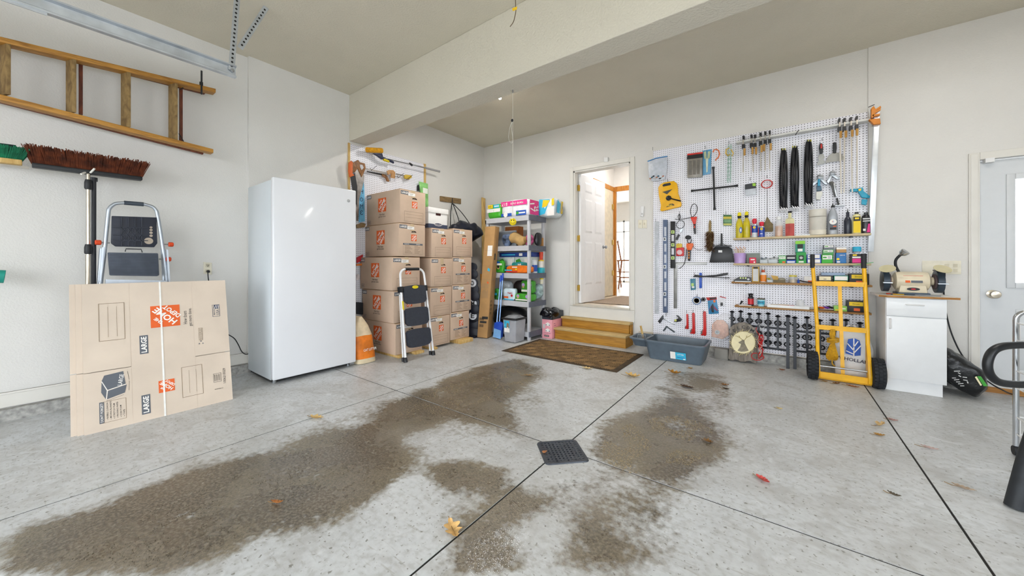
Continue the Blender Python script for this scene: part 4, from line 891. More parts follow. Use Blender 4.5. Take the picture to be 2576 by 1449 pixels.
# litter bag on the floor
t = T('litter_bag', 'orange and cream paper bag of cat litter between freezer and boxes', 'bag', (-3.86, 2.36, 0))
def bagshape(c, sx, sy, h, lean=V(0, 0, 0), n=24, k=10, puff=.9, wr=.008):
    rings = []
    for j in range(k+1):
        z = j/k; s_ = (1-.25*(z**3))*(.93+.07*math.sin(math.pi*z)); thn = (1-.8*max(0, (z-.6)/.4)**1.5)
        ring = []
        for i in range(n):
            a = 2*math.pi*i/n; sg = lambda x: math.copysign(abs(x)**.55, x)
            q = V(sx/2*s_*sg(math.cos(a)), sy/2*thn*sg(math.sin(a)), z*h); q = Vector(c)+q+Vector(lean)*z
            ring.append(q+noise.noise_vector(q*12)*wr*(.3+z))
        rings.append(ring)
    return rings
BAGR = bagshape((-3.86, 2.27, .005), .24, .24, .52, V(-.03, -.06, 0))
MB().loft(BAGR[:2]).build('base_band', mat('#d9c9a8', .7), t); MB().loft(BAGR[1:7]).build('front_print', mat('#e07a1c', .5, 0, .2, 8), t); MB().loft(BAGR[6:]).build('top', mat('#d8c3a2', .7, 0, .12, 10), t)
p = Pr((-3.735, 2.18, .10), (0, 1, 0), (.0, 0, 1), .004); p.t('W', 'CAT LITTER', .1, .06, .028, wd=.16); p.build(t, 'lettering')
# coat-hook plank and duffel bag
t = T('hook_plank', 'short weathered wooden plank with a hook on the left wall', 'plank', Lw(1134, 510, 0))
lp(MB(), [(1108, 493), (1160, 500), (1160, 513), (1108, 506)], 0, .02).build('plank', wood('#8f7550', '#66502f', 5, (6, 2, 9), .8), t, bevel=.002)
MB().tube([Lw(1138, 498, .02), Lw(1138, 512, .04), Lw(1138, 514, .07), Lw(1138, 506, .085)], .006, 8).build('hook', BLACK, t)
t = T('duffel_bag', 'black nylon duffel bag hanging by its straps from the hook plank', 'bag', Lw(1170, 600, .2))
a, b_ = Lw(1138, 572, .22), Lw(1203, 590, .22); c_ = (a+b_)/2; NYL = mat('#171c2e', .45, 0, .2, 12)
R = Matrix(((0, 1, 0), (1, 0, 0), (0, 0, 1))).to_3x3(); m = MB(); soft(m, c_, ((b_-a).length/2+.05, .13, .15), .8, .05, 8., 40, 24, R); m.build('body', NYL, t, smooth=80)
for (u, v) in ((1155, 566), (1182, 572)):
    MB().tube(spline([Lw(1139, 512, .06), Lw((1139+u)/2+1, 535, .12), Lw(u, v-8, .2), Lw(u+3, v+8, .30)], 6), .007, 6).build('strap', BLACK, t)
MB().tube(spline([Lw(1137, 512, .06), Lw(1134, 535, .1), Lw(1133, 570, .16)], 6), .007, 6).build('strap', BLACK, t)
# boards leaning in the corner
def plank(p0, p1, w_, th, up, m_, label): MB().bar(p0, p1, w_, th, up).one('leaning_board', m_, label, 'board', 'boards leaning in the corner', bevel=.002)
plank(V(-4.12, 4.68, .0), W(1216, 498, .085), .09, .02, (1, 0, 0), PINE, 'tall pale pine board leaning in the room corner')
plank(V(-3.97, 4.55, .0), W(1219, 640, .12), .10, .025, (1, 0, 0), wood('#a5642a', '#7a4115', 4, (9, 9, 1.2), .5), 'reddish brown board leaning in the corner behind the long carton')
plank(V(-3.90, 4.45, .0), W(1211, 690, .25), .06, .02, (1, 0, 0), wood('#c98c3c', '#a5661f', 4, (9, 9, 1.2), .5), 'short amber board leaning low in the corner')
# black sign with round white letters
t = T('welcome_post_sign', 'black scalloped sign with round white letter discs beside the right box stack', 'sign', (-3.80, 4.05, 0))
SP = YB-4.06; m = MB()
cs = [(1192, 845, 17), (1190, 820, 16), (1190, 796, 15), (1194, 778, 11), (1190, 763, 15), (1194, 745, 11), (1190, 728, 13), (1189, 712, 12), (1190, 690, 11), (1189, 672, 10)]
for (u, v, r_) in cs:
    q = W(u, v, SP); rr = r_/901*5.4*1.2; m.lathe([(rr*.9, -.018), (rr, -.012), (rr, .012), (rr*.9, .018), (0, .018)], q, 14, (.5, -.85, 0))
q0 = W(1190, 850, SP); m.bx(q0.x-.10, q0.x+.09, 4.0, 4.1, 0.0, .03); m.build('silhouette', mat('#161a28', .5), t)
for (u, v, s_) in ((1190, 794, 'E'), (1190, 763, 'M'), (1189, 712, 'O')):
    q = W(u, v, SP)+V(.5, -.85, 0).normalized()*.019; d_ = MB().lathe([(.062, 0), (.062, .006), (0, .006)], q, 24, (.5, -.85, 0)).build('letter_disc', mat('#dcdfe6', .6), t)
    p = Pr(q+V(.5, -.85, 0).normalized()*.006, V(.85, .5, 0), (0, 0, 1)); p.t('K', s_, 0, 0, .07, wd=.055, bold=.02); p.build(d_, 'letter')
# long carton leaning on the shelf
KR = mat('#b38a58', .8, 0, .08, 6); t = T('long_carton', 'tall narrow brown carton leaning against the plastic shelf', 'box', (-3.58, 4.15, 0))
o0 = V(-3.70, 4.035, .012); ux = V(.165, .04, 0); uy = V(-.05, .165, 0); up = V(.055, .125, 1.69)
MB().obox(o0, ux, uy, up).build('carton', KR, t, bevel=.004)
p = Pr(o0, ux, up, .002); w_ = ux.length
for (k, x0, y0, x1, y1) in (('K', .06, .28, .16, .32), ('K', .03, .22, .14, .25), ('S', .0, .88, w_, .883), ('S', .0, 1.32, w_, 1.323)): p.r(k, x0, y0, x1, y1)
p.g('print_block')
for k in range(14): p.r('K', .02+.011*(k % 7), .16+.10*(k // 7), .026+.011*(k % 7), .20+.10*(k // 7))
for k in range(5): p.r('S', .03+.022*k, .60, .036+.022*k, .60+.10+.02*(k % 3)).r('S', .03+.022*k, .75, .036+.022*k, .75+.07)
p.g('sticker').pl('C', [(.09, 1.02), (.13, 1.0), (.14, 1.04), (.10, 1.06)]).pl('O', [(.10, .83), (.125, .81), (.13, .84), (.105, .855)])
p.g('address_label').r('W', .07, 1.24, .15, 1.40)
p.face(o0+ux, uy, up); p.g('print_block|2')
for k in range(16): p.r('K', .03+.016*(k % 4), .34+.06*(k // 4)+.01*(k % 3), .037+.016*(k % 4), .385+.06*(k // 4))
for k in range(4): p.r('S', .03+.03*k, .86, .037+.03*k, 1.02-.03*(k % 2))
p.t('S', 'FRAGILE', .09, 1.38, .03, wd=.22, ang=90, bold=0); p.r('K', .05, 1.18, .09, 1.28).r('S', 0, .88, .17, .883)
p.build(t)
# ------------------------------------------------------------ grey plastic shelf
t = T('plastic_shelf', 'grey five-tier plastic shelving unit in the back corner', 'shelf', (-3.36, 4.55, 0))
SHL, SHD = mat('#c3c4c9', .5, 0, .03), mat('#5d6270', .55, 0, .05)
X0, X1, Y0, Y1 = -3.80, -2.935, 4.335, 4.785; SZ = [.128, .566, .987, 1.40, 1.845]
for z in SZ:
    tz = z; s_ = MB().bx(X0, X1-.02, Y0, Y1, tz-.018, tz).build('shelf', SHL, t)
    MB().bx(X0, X1-.02, Y0, Y0+.02, tz-.075, tz-.018).bx(X0, X1-.02, Y1-.02, Y1, tz-.075, tz-.018).bx(X0, X0+.02, Y0, Y1, tz-.075, tz-.018).build('rim', SHL, s_)
    MB().bx(X1-.022, X1, Y0, Y1, tz-.075, tz+.002).build('end_rim', SHD, s_)
for (x, y) in ((X0+.03, Y0+.03), (X1-.035, Y0+.03), (X0+.03, Y1-.03), (X1-.035, Y1-.03)):
    for a, b_ in zip([0]+SZ[:-1], SZ):
        MB().bx(x-.022, x+.022, y-.022, y+.022, a, b_-.07).build('post', SHL, t, bevel=.006)
def thing_box(name, lb, ct, e, m_, z0=None, bevel=.003, soften=0., prints=None, part='carton', grp=None, face='front'):
    x0, x1, y0, y1, za, z1 = e; za = za if z0 is None else z0
    t = T(name, lb, ct, ((x0+x1)/2, (y0+y1)/2, za), grp)
    if soften:
        m = MB(); soft(m, ((x0+x1)/2, (y0+y1)/2, (za+z1)/2), ((x1-x0)/2, (y1-y0)/2, (z1-za)/2), soften, min(.012, (z1-za)*.06), 16., 24, 14, None, x0*7); m.build(part, m_, t, smooth=80)
    else: MB().bx(x0, x1, y0, y1, za, z1).build(part, m_, t, bevel=bevel)
    if prints:
        p = Pr((x0, y0, za), (1, 0, 0), (0, 0, 1), .002 if not soften else .004); prints(p, x1-x0, z1-za); p.build(t)
    return t
def P1(u0, u1, v0, v1, y=4.37, dp=.2): return fb(u0, u1, v0, v1, y, dp)
Z5, Z4, Z3, Z2 = SZ[4]+.001, SZ[3]+.001, SZ[2]+.001, SZ[1]+.001
def pr_green(p, w_, h):
    p.r('W', .01, h*.42, w_-.01, h*.66).r('Y', .03, h*.70, w_*.45, h*.93).r('C', w_*.5, h*.70, w_-.03, h*.92).t('K', '2=3', w_*.24, h*.81, .03, lv=1).r('W', w_*.55, h*.78, w_*.88, h*.84, 1)
thing_box('paper_towel_pack', 'green and white paper towel pack at the left end of the top shelf', 'pack', (-3.79, -3.50, 4.36, 4.66, Z5, Z5+.235), mat('#49b52f', .3, 0, .1), None, 0, .35, pr_green, 'wrapper')
def pr_pink(p, w_, h):
    p.r('P', .02, h*.64, w_-.02, h*.93).t('W', '$17', w_*.17, h*.78, h*.2, wd=.11, ang=180).t('W', 'MAVE OVER', w_*.6, h*.78, h*.12, wd=.24, ang=180).r('B', w_*.58, h*.04, w_*.93, h*.32).r('W', w_*.68, h*.14, w_*.9, h*.22, 1).c('N', w_*.63, h*.18, .025, 1).r('B', .02, h*.04, w_*.42, h*.22).c('W', w_*.2, h*.15, .04, 1)
tp = thing_box('toilet_paper_pack', 'pink and white toilet paper pack on the top shelf, lettering upside down', 'pack', (-3.50, -2.975, 4.35, 4.64, Z5, Z5+.255), mat('#ececf0', .3, 0, .05), None, 0, .3, pr_pink, 'wrapper')
p = Pr((-2.965, 4.36, Z5), (0, 1, 0), (0, 0, 1)); p.r('P', .02, .02, .26, .235).t('W', '17', .09, .12, .12, ang=-80).t('W', '24', .20, .12, .1, wd=.08, ang=-80); p.build(tp, 'end_print')
def pr_cy(p, w_, h):
    p.pl('C', [(0.02, .02), (w_*.5, .05), (w_*.75, h*.9), (w_*.2, h*.95)]).pl('Y', [(w_*.35, h*.5), (w_*.6, h*.55), (w_*.75, h*.85), (w_*.4, h*.9)], 1).r('W', w_*.62, h*.05, w_*.98, h*.5, 1).pl('Y', [(w_*.85, h*.55), (w_*.98, h*.6), (w_*.97, h*.95), (w_*.85, h*.9)], 1)
tb = thing_box('diaper_pack', 'white, cyan and yellow plastic pack overhanging the right end of the top shelf', 'pack', (-3.06, -2.72, 4.68, 4.96, Z5+.0, Z5+.29), mat('#dfe9ee', .3, 0, .08), None, 0, .4, pr_cy, 'wrapper')
p = Pr((-2.712, 4.70, Z5), (0, 1, 0), (0, 0, 1), .004); p.pl('C', [(.02, .06), (.1, .05), (.14, .2), (.05, .26)]).pl('Y', [(.15, .05), (.2, .06), (.22, .24), (.17, .25)]).t('B', 'Huggies', .19, .15, .03, wd=.14, ang=85); p.build(tb, 'end_print')
# level 4
thing_box('brown_carton', 'brown carton at the back of the second plastic shelf', 'box', (-3.62, -3.35, 4.62, 4.76, Z4, Z4+.33), mat('#a5602c', .8))
t = T('window_screen', 'grey framed screen standing on the second plastic shelf', 'screen', (-3.5, 4.5, Z4)); MB().bx(-3.74, -3.32, 4.50, 4.51, Z4+.01, Z4+.235).build('mesh', mat('#8f949b', .6), t)
m = MB(); m.bx(-3.75, -3.31, 4.49, 4.52, Z4, Z4+.014).bx(-3.75, -3.31, 4.49, 4.52, Z4+.235, Z4+.25).bx(-3.75, -3.735, 4.49, 4.52, Z4+.014, Z4+.235).bx(-3.325, -3.31, 4.49, 4.52, Z4+.014, Z4+.235); m.build('frame', mat('#b5b8bd', .5), t)
def blob(name, lb, ct, c, r, m_, p_=.8, wr=.03, ws=9., part=None): m = MB(); soft(m, c, r, p_, wr, ws, 24, 16, None, c[0]*5); return m.one(name, m_, lb, ct, smooth=80)
blob('clothes_bundle', 'grey and blue clothes bundle on the second plastic shelf', 'clothes', (-3.43, 4.42, Z4+.10), (.08, .06, .095), mat('#5d6d8a', .8, 0, .5, 12))
t = T('paper_bag', 'crumpled brown paper bag lying on the second plastic shelf', 'bag', (-3.22, 4.5, Z4))
o0 = V(-3.38, 4.40, Z4+.12); m = MB(); rings = []
for k in range(9):
    z = k/8; c_ = V(-3.36+.27*z, 4.47, Z4+.125-.045*z+.02*math.sin(z*7)); rings.append([c_+V(.03*math.sin(q*2)*.3, .085*math.cos(q)*(1-.1*z), (.075+.03*math.sin(z*3))*math.sin(q)*(1-.3*z))+noise.noise_vector(c_*9+V(q, q, 0))*.014 for q in [2*math.pi*i/18 for i in range(18)]])
m.loft(rings, caps=False).poly(rings[0][::-1]); m.build('body', mat('#bd9a63', .85, 0, .12, 8), t, smooth=50)
m = MB(); m.loft([rings[-1], [p_+V(.05, 0, 0) for p_ in rings[-1]], [V(-3.09, 4.47, Z4+.08) for _ in range(18)]], caps=False); m.build('mouth', mat('#a07c48', .85), t, smooth=50)
blob('bright_plastic_bag', 'pink and green plastic bag on the second plastic shelf', 'bag', (-3.035, 4.47, Z4+.085), (.06, .06, .083), mat('#e2588e', .35, 0, .6, 16), .8, .02)
blob('black_sack', 'black plastic sack drooping over the end of the second plastic shelf', 'sack', (-2.955, 4.58, Z4+.1), (.045, .075, .095), mat('#14161e', .3, 0, .1), .8, .02)
thing_box('tan_carton', 'small tan carton at the right back of the second plastic shelf', 'box', (-3.03, -2.95, 4.69, 4.77, Z4, Z4+.13), mat('#b07f48', .8))
# level 3
thing_box('blue_carton', 'dark blue flat carton at the back of the third plastic shelf', 'box', (-3.66, -3.02, 4.52, 4.74, Z3+.25, Z3+.32), mat('#1c3f8e', .5), None, .003, 0, lambda p, w_, h: p.r('C', .05, h*.35, w_*.5, h*.6).r('W', w_*.62, h*.2, w_*.72, h*.8))
for i, (a, b_, lb) in enumerate(((-3.68, -3.36, 'teal and white soap carton under the blue carton, left one'), (-3.345, -3.04, 'teal and white soap carton under the blue carton, right one'))):
    thing_box('soap_carton', lb, 'box', (a, b_, 4.52, 4.72, Z3, Z3+.248), mat('#d6e2df', .4, 0, .1), None, .003, 0, lambda p, w_, h: p.r('C', .01, h*.05, w_-.01, h*.45).pl('N', [(.02, h*.5), (w_*.5, h*.55), (w_*.3, h*.9), (.02, h*.8)]).r('W', w_*.6, h*.5, w_*.9, h*.9))
def pr_w(p, w_, h): p.r('W', w_*.15, h*.62, w_*.85, h*.78).c('T', w_*.4, h*.45, .03, 1).c('K', w_*.4, h*.50, .022, 2).r('B', w_*.1, h*.8, w_*.6, h*.95)
thing_box('wipes_pack', 'upright green wipes pack at the left of the third plastic shelf', 'pack', (-3.62, -3.46, 4.37, 4.45, Z3, Z3+.19), mat('#3fa62a', .35, 0, .15), None, 0, .4, pr_w, 'wrapper')
thing_box('orange_snack_bag', 'long orange snack bag lying across the third plastic shelf', 'bag', (-3.42, -2.945, 4.36, 4.50, Z3, Z3+.115), mat('#e8751a', .3, 0, .15, 10), None, 0, .5, lambda p, w_, h: p.r('W', w_*.3, h*.72, w_*.5, h*.84).r('R', w_*.05, h*.12, w_*.5, h*.25).r('Y', w_*.42, h*.4, w_*.5, h*.6).r('C', w_*.0, h*.3, w_*.3, h*.45), 'pouch')
thing_box('teal_bag', 'teal plastic bag behind the orange snack bag', 'bag', (-3.40, -3.08, 4.50, 4.515, Z3, Z3+.17), mat('#35a8a8', .35, 0, .2, 12), None, 0, .5, lambda p, w_, h: p.r('W', w_*.4, h*.6, w_*.6, h*.85), 'pouch')
def tub(name, lb, ct, c, r, h, body, rim, band=None, rimh=.02):
    t = T(name, lb, ct, c); MB().lathe([(r*.92, 0), (r, h*.1), (r, h-rimh), (r*.98, h-rimh)], c, 18).build('tub', body, t); MB().lathe([(r*1.05, h-rimh), (r*1.05, h), (0, h)], c, 18).build('lid', rim, t)
    if band: MB().lathe([(r*1.006, h*.12), (r*1.006, h*.62)], c, 18).build('label', band, t)
    return t
tub('blue_tub', 'white tub with blue label on the third plastic shelf by the post', 'tub', (-3.035, 4.60, Z3), .05, .2, mat('#dfe6ea', .4), mat('#dcdfe2', .4), mat('#2458c0', .4))
tub('yellow_rim_tub', 'white tub with yellow lid standing on a teal box', 'tub', (-2.985, 4.72, Z3+.082), .042, .12, mat('#ece5dc', .4), mat('#e8c42a', .4))
thing_box('teal_carton', 'small teal box under the yellow-lidded tub', 'box', (-3.03, -2.945, 4.68, 4.765, Z3, Z3+.08), mat('#38bccc', .4))
m = MB(); m.lathe([(.024, 0), (.034, .12), (.032, .12), (.022, .005), (0, .005)], (-2.985, 4.72, Z3+.203), 16); m.one('red_cup', mat('#e2431c', .4), 'red plastic cup standing on the yellow-lidded tub', 'cup')
# level 2
def pr_h(p, w_, h): p.t('R', 'Huggies', w_*.65, h*.62, .03, wd=.09).c('R', w_*.8, h*.42, .02).r('O', w_*.1, h*.2, w_*.5, h*.34).r('C', w_*.05, h*.05, w_*.95, h*.12)
thing_box('diaper_bag', 'white and pale blue diaper pack on the fourth plastic shelf', 'pack', (-3.46, -3.24, 4.36, 4.47, Z2, Z2+.185), mat('#d3e6f0', .35, 0, .08), None, 0, .4, pr_h, 'wrapper')
blob('clear_bag', 'crumpled clear plastic bag behind the diaper pack', 'bag', (-3.50, 4.52, Z2+.15), (.11, .07, .145), mat('#c9cfd4', .2, 0, .2, trans=.3), .8, .03)
for (nm, lb, e) in (('wipes_carton', 'green wipes pack lying flat on the fourth plastic shelf', (-3.25, -2.95, 4.37, 4.56, Z2, Z2+.115)), ('wipes_stack', 'green wipes pack standing on the flat one, fourth plastic shelf', (-3.18, -2.96, 4.44, 4.56, Z2+.118, Z2+.31))):
    thing_box(nm, lb, 'pack', e, mat('#44a32e', .35, 0, .15), None, 0, .35, lambda p, w_, h: p.r('W', w_*.1, h*.12, w_*.9, h*.28).c('U', w_*.25, h*.65, .028, 1).c('U', w_*.8, h*.65, .028, 1).c('T', w_*.25, h*.5, .018, 2), 'wrapper')
blob('grocery_bag', 'clear grocery bag with blue bottles at the end of the fourth plastic shelf', 'bag', (-3.01, 4.67, Z2+.13), (.07, .09, .125), mat('#b9d4d8', .25, 0, .4, 12, trans=.2), .8, .03)
tub('yellow_cap_jar', 'pale jar with a yellow cap at the right of the fourth plastic shelf', 'jar', (-2.985, 4.735, Z2+.25), .03, .09, mat('#e6dfc6', .4), mat('#e8cf1c', .4))
blob('dark_bag', 'dark brown bag at the back of the fourth plastic shelf', 'bag', (-3.34, 4.68, Z2+.15), (.14, .07, .148), mat('#2b1d18', .5, 0, .5, 12), .8, .02)
thing_box('leafy_pack', 'green leafy package half hidden by the blue broom handle', 'pack', (-3.66, -3.55, 4.37, 4.45, Z2, Z2+.17), mat('#3a8f3a', .4, 0, .4, 22), None, 0, .5, lambda p, w_, h: p.r('C', w_*.2, h*.4, w_*.7, h*.6), 'wrapper')
blob('black_sack_low', 'black plastic sacks heaped under the lowest plastic shelf', 'sack', (-3.45, 4.55, SZ[0]+.16), (.30, .17, .155), mat('#101116', .35, 0, .1), .7, .03)
# ------------------------------------------------------------ things in front of the shelf
t = T('food_container', 'clear storage bin with black lid and dog label before the plastic shelf', 'container', (-3.10, 4.19, 0))
fx0, fx1, fy0, fy1 = -3.225, -2.985, 4.055, 4.315; CLR = mat('#c9ccd4', .18, 0, .03, trans=.55)
m = MB(); m.loft([[(fx0+.02, fy0+.02, 0.004), (fx1-.02, fy0+.02, .004), (fx1-.02, fy1-.02, .004), (fx0+.02, fy1-.02, .004)], [(fx0, fy0, .33), (fx1, fy0, .33), (fx1, fy1, .33), (fx0, fy1, .33)]]); m.build('bin', CLR, t, bevel=.02, seg=3)
m = MB(); m.loft([[(fx0+.03, fy0+.03, 0.012), (fx1-.03, fy0+.03, .012), (fx1-.03, fy1-.03, .012), (fx0+.03, fy1-.03, .012)], [(fx0+.022, fy0+.022, .10), (fx1-.022, fy0+.022, .10), (fx1-.022, fy1-.022, .10), (fx0+.022, fy1-.022, .10)]]); m.build('contents', mat('#84756a', .9, 0, .3, 60), t)
MB().bx(fx0-.012, fx1+.012, fy0-.012, fy1+.012, .328, .352).build('lid_rim', BLACK, t, bevel=.008)
MB().loft([[(fx0+.02, fy0+.02, .353), (fx1-.02, fy0+.02, .353), (fx1-.02, fy1-.02, .353), (fx0+.02, fy1-.02, .353)], [(fx0+.06, fy0+.06, .385), (fx1-.06, fy0+.06, .385), (fx1-.06, fy1-.06, .385), (fx0+.06, fy1-.06, .385)]]).build('lid', mat('#9a9ca2', .2, 0, .1, trans=.2), t)
p = Pr((fx0+.006, fy0+.004, .16), (1, 0, 0), (0, -.03, 1), .006); p.r('W', .03, -.01, .125, .155).r('C', .03, .05, .125, .155, 1).t('D', '25', .05, .135, .018, lv=2).c('S', .095, .07, .026, 2).c('S', .095, .105, .02, 2).c('W', .095, .055, .01, 3).r('D', .035, .115, .06, .12, 2).r('D', .035, .06, .055, .065, 2); p.build(t, 'label')
t = T('dustpan_set', 'blue dustpan with two blue-tipped handles leaning on the plastic shelf', 'dustpan', (-3.42, 4.2, 0)); BLU = mat('#1f4fc0', .4); q = lambda u, v, y: W(u, v, YB-y)
y_ = 4.16; P = [q(1241, 845, y_), q(1260, 850, y_), q(1264, 815, y_), q(1254, 809, y_), q(1243, 812, y_)]; m = MB(); m.prism(P, (0, .05, 0)); m.build('pan', BLU, t, bevel=.006)
MB().prism([q(1240, 848, y_-.01), q(1259, 853, y_-.01), q(1260, 832, y_-.01), q(1243, 826, y_-.01)], (0, .008, 0)).build('pan_lip', mat('#7fb2e6', .5), t)
for (u0, v0, u1, v1, y0_, y1_) in ((1250, 812, 1260, 695, 4.18, 4.29), (1256, 820, 1265, 690, 4.22, 4.31)):
    a, b_ = q(u0, v0, y0_), q(u1, v1, y1_); MB().cyl(a, b_, .010, n=8).build('handle', mat('#8fb0e0', .35, .4), t); MB().cyl(b_+(a-b_)*.12, b_+(b_-a)*.02, .014, n=8).build('handle_tip', BLU, t)
t = T('pink_carton', 'pink cardboard box with house drawings beside the wooden steps', 'box', (-2.83, 4.8, 0)); PKM = mat('#eea3ae', .75, 0, .04)
kx0, kx1, ky0, ky1, kh = -2.925, -2.752, 4.655, 4.99, .285
MB().bx(kx0, kx1, ky0, ky1, 0, kh).build('carton', PKM, t, bevel=.003)
p = Pr((kx0, ky0, 0), (1, 0, 0), (0, 0, 1)); 
for (x, y, s_) in ((.1, .10, .05), (.1, .19, .05)): p.g('house_drawing|%g' % y).pl('W', [(x-s_*.8, y), (x+s_*.8, y), (x+s_*.8, y+s_*.6), (x, y+s_*1.1), (x-s_*.8, y+s_*.6)]).r('D', x-s_*.7, y+.005, x-s_*.45, y+.022, 1).r('D', x+s_*.45, y+.005, x+s_*.7, y+.022, 1)
p.g('lettering').t('D', 'sweet sugar valley', .09, .08, .012, wd=.13, bold=0).r('K', .04, .025, .12, .05).t('W', 'serena', .08, .0375, .012, wd=.06).r('L', .015, .15, .05, .21)
p.face((kx1, ky0, 0), (0, 1, 0), (0, 0, 1)); p.r('D', .06, .19, .12, .195).r('D', .05, .22, .1, .225); p.build(t)
t = T('black_liner_tub', 'dark tub with a shiny black bin liner on top of the pink box', 'tub', (-2.83, 4.8, kh))
m = MB(); tx0, tx1, ty0, ty1 = -2.93, -2.75, 4.66, 5.0
for b_ in ((tx0, tx1, ty0, ty0+.006), (tx0, tx1, ty1-.006, ty1), (tx0, tx0+.006, ty0, ty1), (tx1-.006, tx1, ty0, ty1)): m.bx(*b_, kh+.008, kh+.115)
m.bx(tx0, tx1, ty0, ty1, kh+.001, kh+.008); m.build('tub', mat('#3a4048', .3, 0, .05), t)
m = MB(); soft(m, (-2.855, 4.78, kh+.085), (.13, .17, .075), .8, .045, 11., 32, 20); m.build('liner', mat('#0c0d14', .15, 0, .1), t, smooth=60)
# grey litter tray
t = T('litter_tray', 'large grey-blue plastic litter tray below the pegboard', 'tray', (-1.1, 4.62, 0)); TRY = mat('#56636f', .35, 0, .06); TRI = mat('#7d8a95', .45, 0, .1)
bx0, bx1, by0, by1, bh = -1.27, -.71, 4.405, 4.80, .205
def rr(x0, x1, y0, y1, r_, z):
    P = []
    for cx_, cy_, s0 in ((x1-r_, y1-r_, 0), (x0+r_, y1-r_, 90), (x0+r_, y0+r_, 180), (x1-r_, y0+r_, 270)):
        for i in range(6): a = math.radians(s0+i*18); P.append(V(cx_+r_*math.cos(a), cy_+r_*math.sin(a), z))
    return P
ring = lambda e, z: rr(bx0-e*.9, bx1+e*.9, by0-e*.6, by1+e*.6, .05, z)
MB().loft([ring(0, .003), ring(.045, bh)]).loft([ring(.03, bh-.002), ring(-.02, .012)]).build('tub', TRY, t) if False else None
m = MB(); m.loft([ring(0, .003), ring(.05, bh), ring(.058, bh), ring(.058, bh+.018), ring(.035, bh+.018), ring(-.014, .016)], caps=False); m.poly(ring(0, .003)[::-1]); m.poly(ring(-.014, .016)); m.build('tub', TRY, t, smooth=35)
m = MB(); m.loft([rr(-1.47, -1.30, 4.46, 4.72, .05, .12), rr(-1.50, -1.30, 4.42, 4.76, .06, bh), rr(-1.515, -1.29, 4.405, 4.775, .06, bh), rr(-1.515, -1.29, 4.405, 4.775, .06, bh+.018), rr(-1.49, -1.30, 4.43, 4.75, .06, bh+.018), rr(-1.46, -1.31, 4.47, 4.71, .05, .135)], caps=False); m.poly(rr(-1.46, -1.31, 4.47, 4.71, .05, .135)); m.poly(rr(-1.47, -1.30, 4.46, 4.72, .05, .12)[::-1]); m.build('scoop_shelf', TRY, t, smooth=35)
m = MB(); m.grid(14, 8, lambda a, b_: (bx0+.06+.42*a, by0+.05+.28*b_, .018+.07*max(0, 1-((a-.35)/.35)**2-((b_-.5)/.6)**2)+.006*random.random())); m.build('litter', mat('#c9a676', .95, 0, .2, 80), t)
p = Pr((-1.12, by0-.014, .045), (1, 0, 0), (0, -.25, 1), .006); p.r('W', .10, .0, .155, .085).r('C', .155, .0, .265, .085).t('W', 'LITTER', .21, .06, .016, wd=.07).r('B', .17, .02, .25, .026, 1).r('W', .235, .004, .258, .016, 1); p.build(t, 'label')
t = T('litter_scoop', 'litter scoop with a pale wooden handle standing in the tray end', 'scoop', (-1.42, 4.6, .14)); MB().cyl((-1.40, 4.64, .17), (-1.43, 4.62, .34), .013, n=10).build('handle', PINE, t)
m = MB()
for k in range(6): m.bar((-1.455+.018*k, 4.565, .15), (-1.455+.018*k, 4.60, .235), .006, .004)
m.bar((-1.46, 4.60, .235), (-1.36, 4.60, .235), .02, .005); m.build('head', mat('#8b949c', .4), t)
# ------------------------------------------------------------ big pegboard on the back wall
PB = .022
ptop = W(2183, 283).z; pbot = .115; pxa, pxm, pxb = W(1644.5, 500).x, W(1911, 500).x, .69
t = T('pegboard', 'large white two-panel pegboard of tools on the back wall', 'pegboard', ((pxa+pxb)/2, YB, pbot))
for a, b_ in ((pxa, pxm-.001), (pxm+.001, pxb)): MB().bx(a, b_, YB-PB, YB-.016, pbot, ptop).build('panel', PEGX, t, smooth=0)
MB().bx(pxb-.03, pxb, YB-.016, YB, pbot, ptop).bx(pxa, pxa+.03, YB-.016, YB, pbot, ptop).bx(pxa+.03, pxb-.03, YB-.016, YB, ptop-.04, ptop).build('furring_strips', PINE, t)
a, b_ = W(1852, 352, .10), W(2198, 296, .10); RAILM = mat('#dcdcd8', .6, 0, .03)
MB().bx(a.x, b_.x, YB-.115, YB-PB, b_.z-.02, b_.z+.0).one('clamp_rail', RAILM, 'narrow white ledge along the top of the large pegboard', 'ledge', bevel=.003)
rail_z = b_.z
def wt(name, lb, ct, loc, grp=None): return T(name, lb, ct, loc, grp)
def hook(u, v, lb=None, d=PB, L=.05, rise=6): MB().tube([W(u, v, d), W(u, v+2, d+L*.7), W(u, v-rise, d+L)], .0022, 6).one('peg_hook', WIRE, lb or 'thin wire hook on the large pegboard', 'hook', 'wire hooks on the large pegboard')
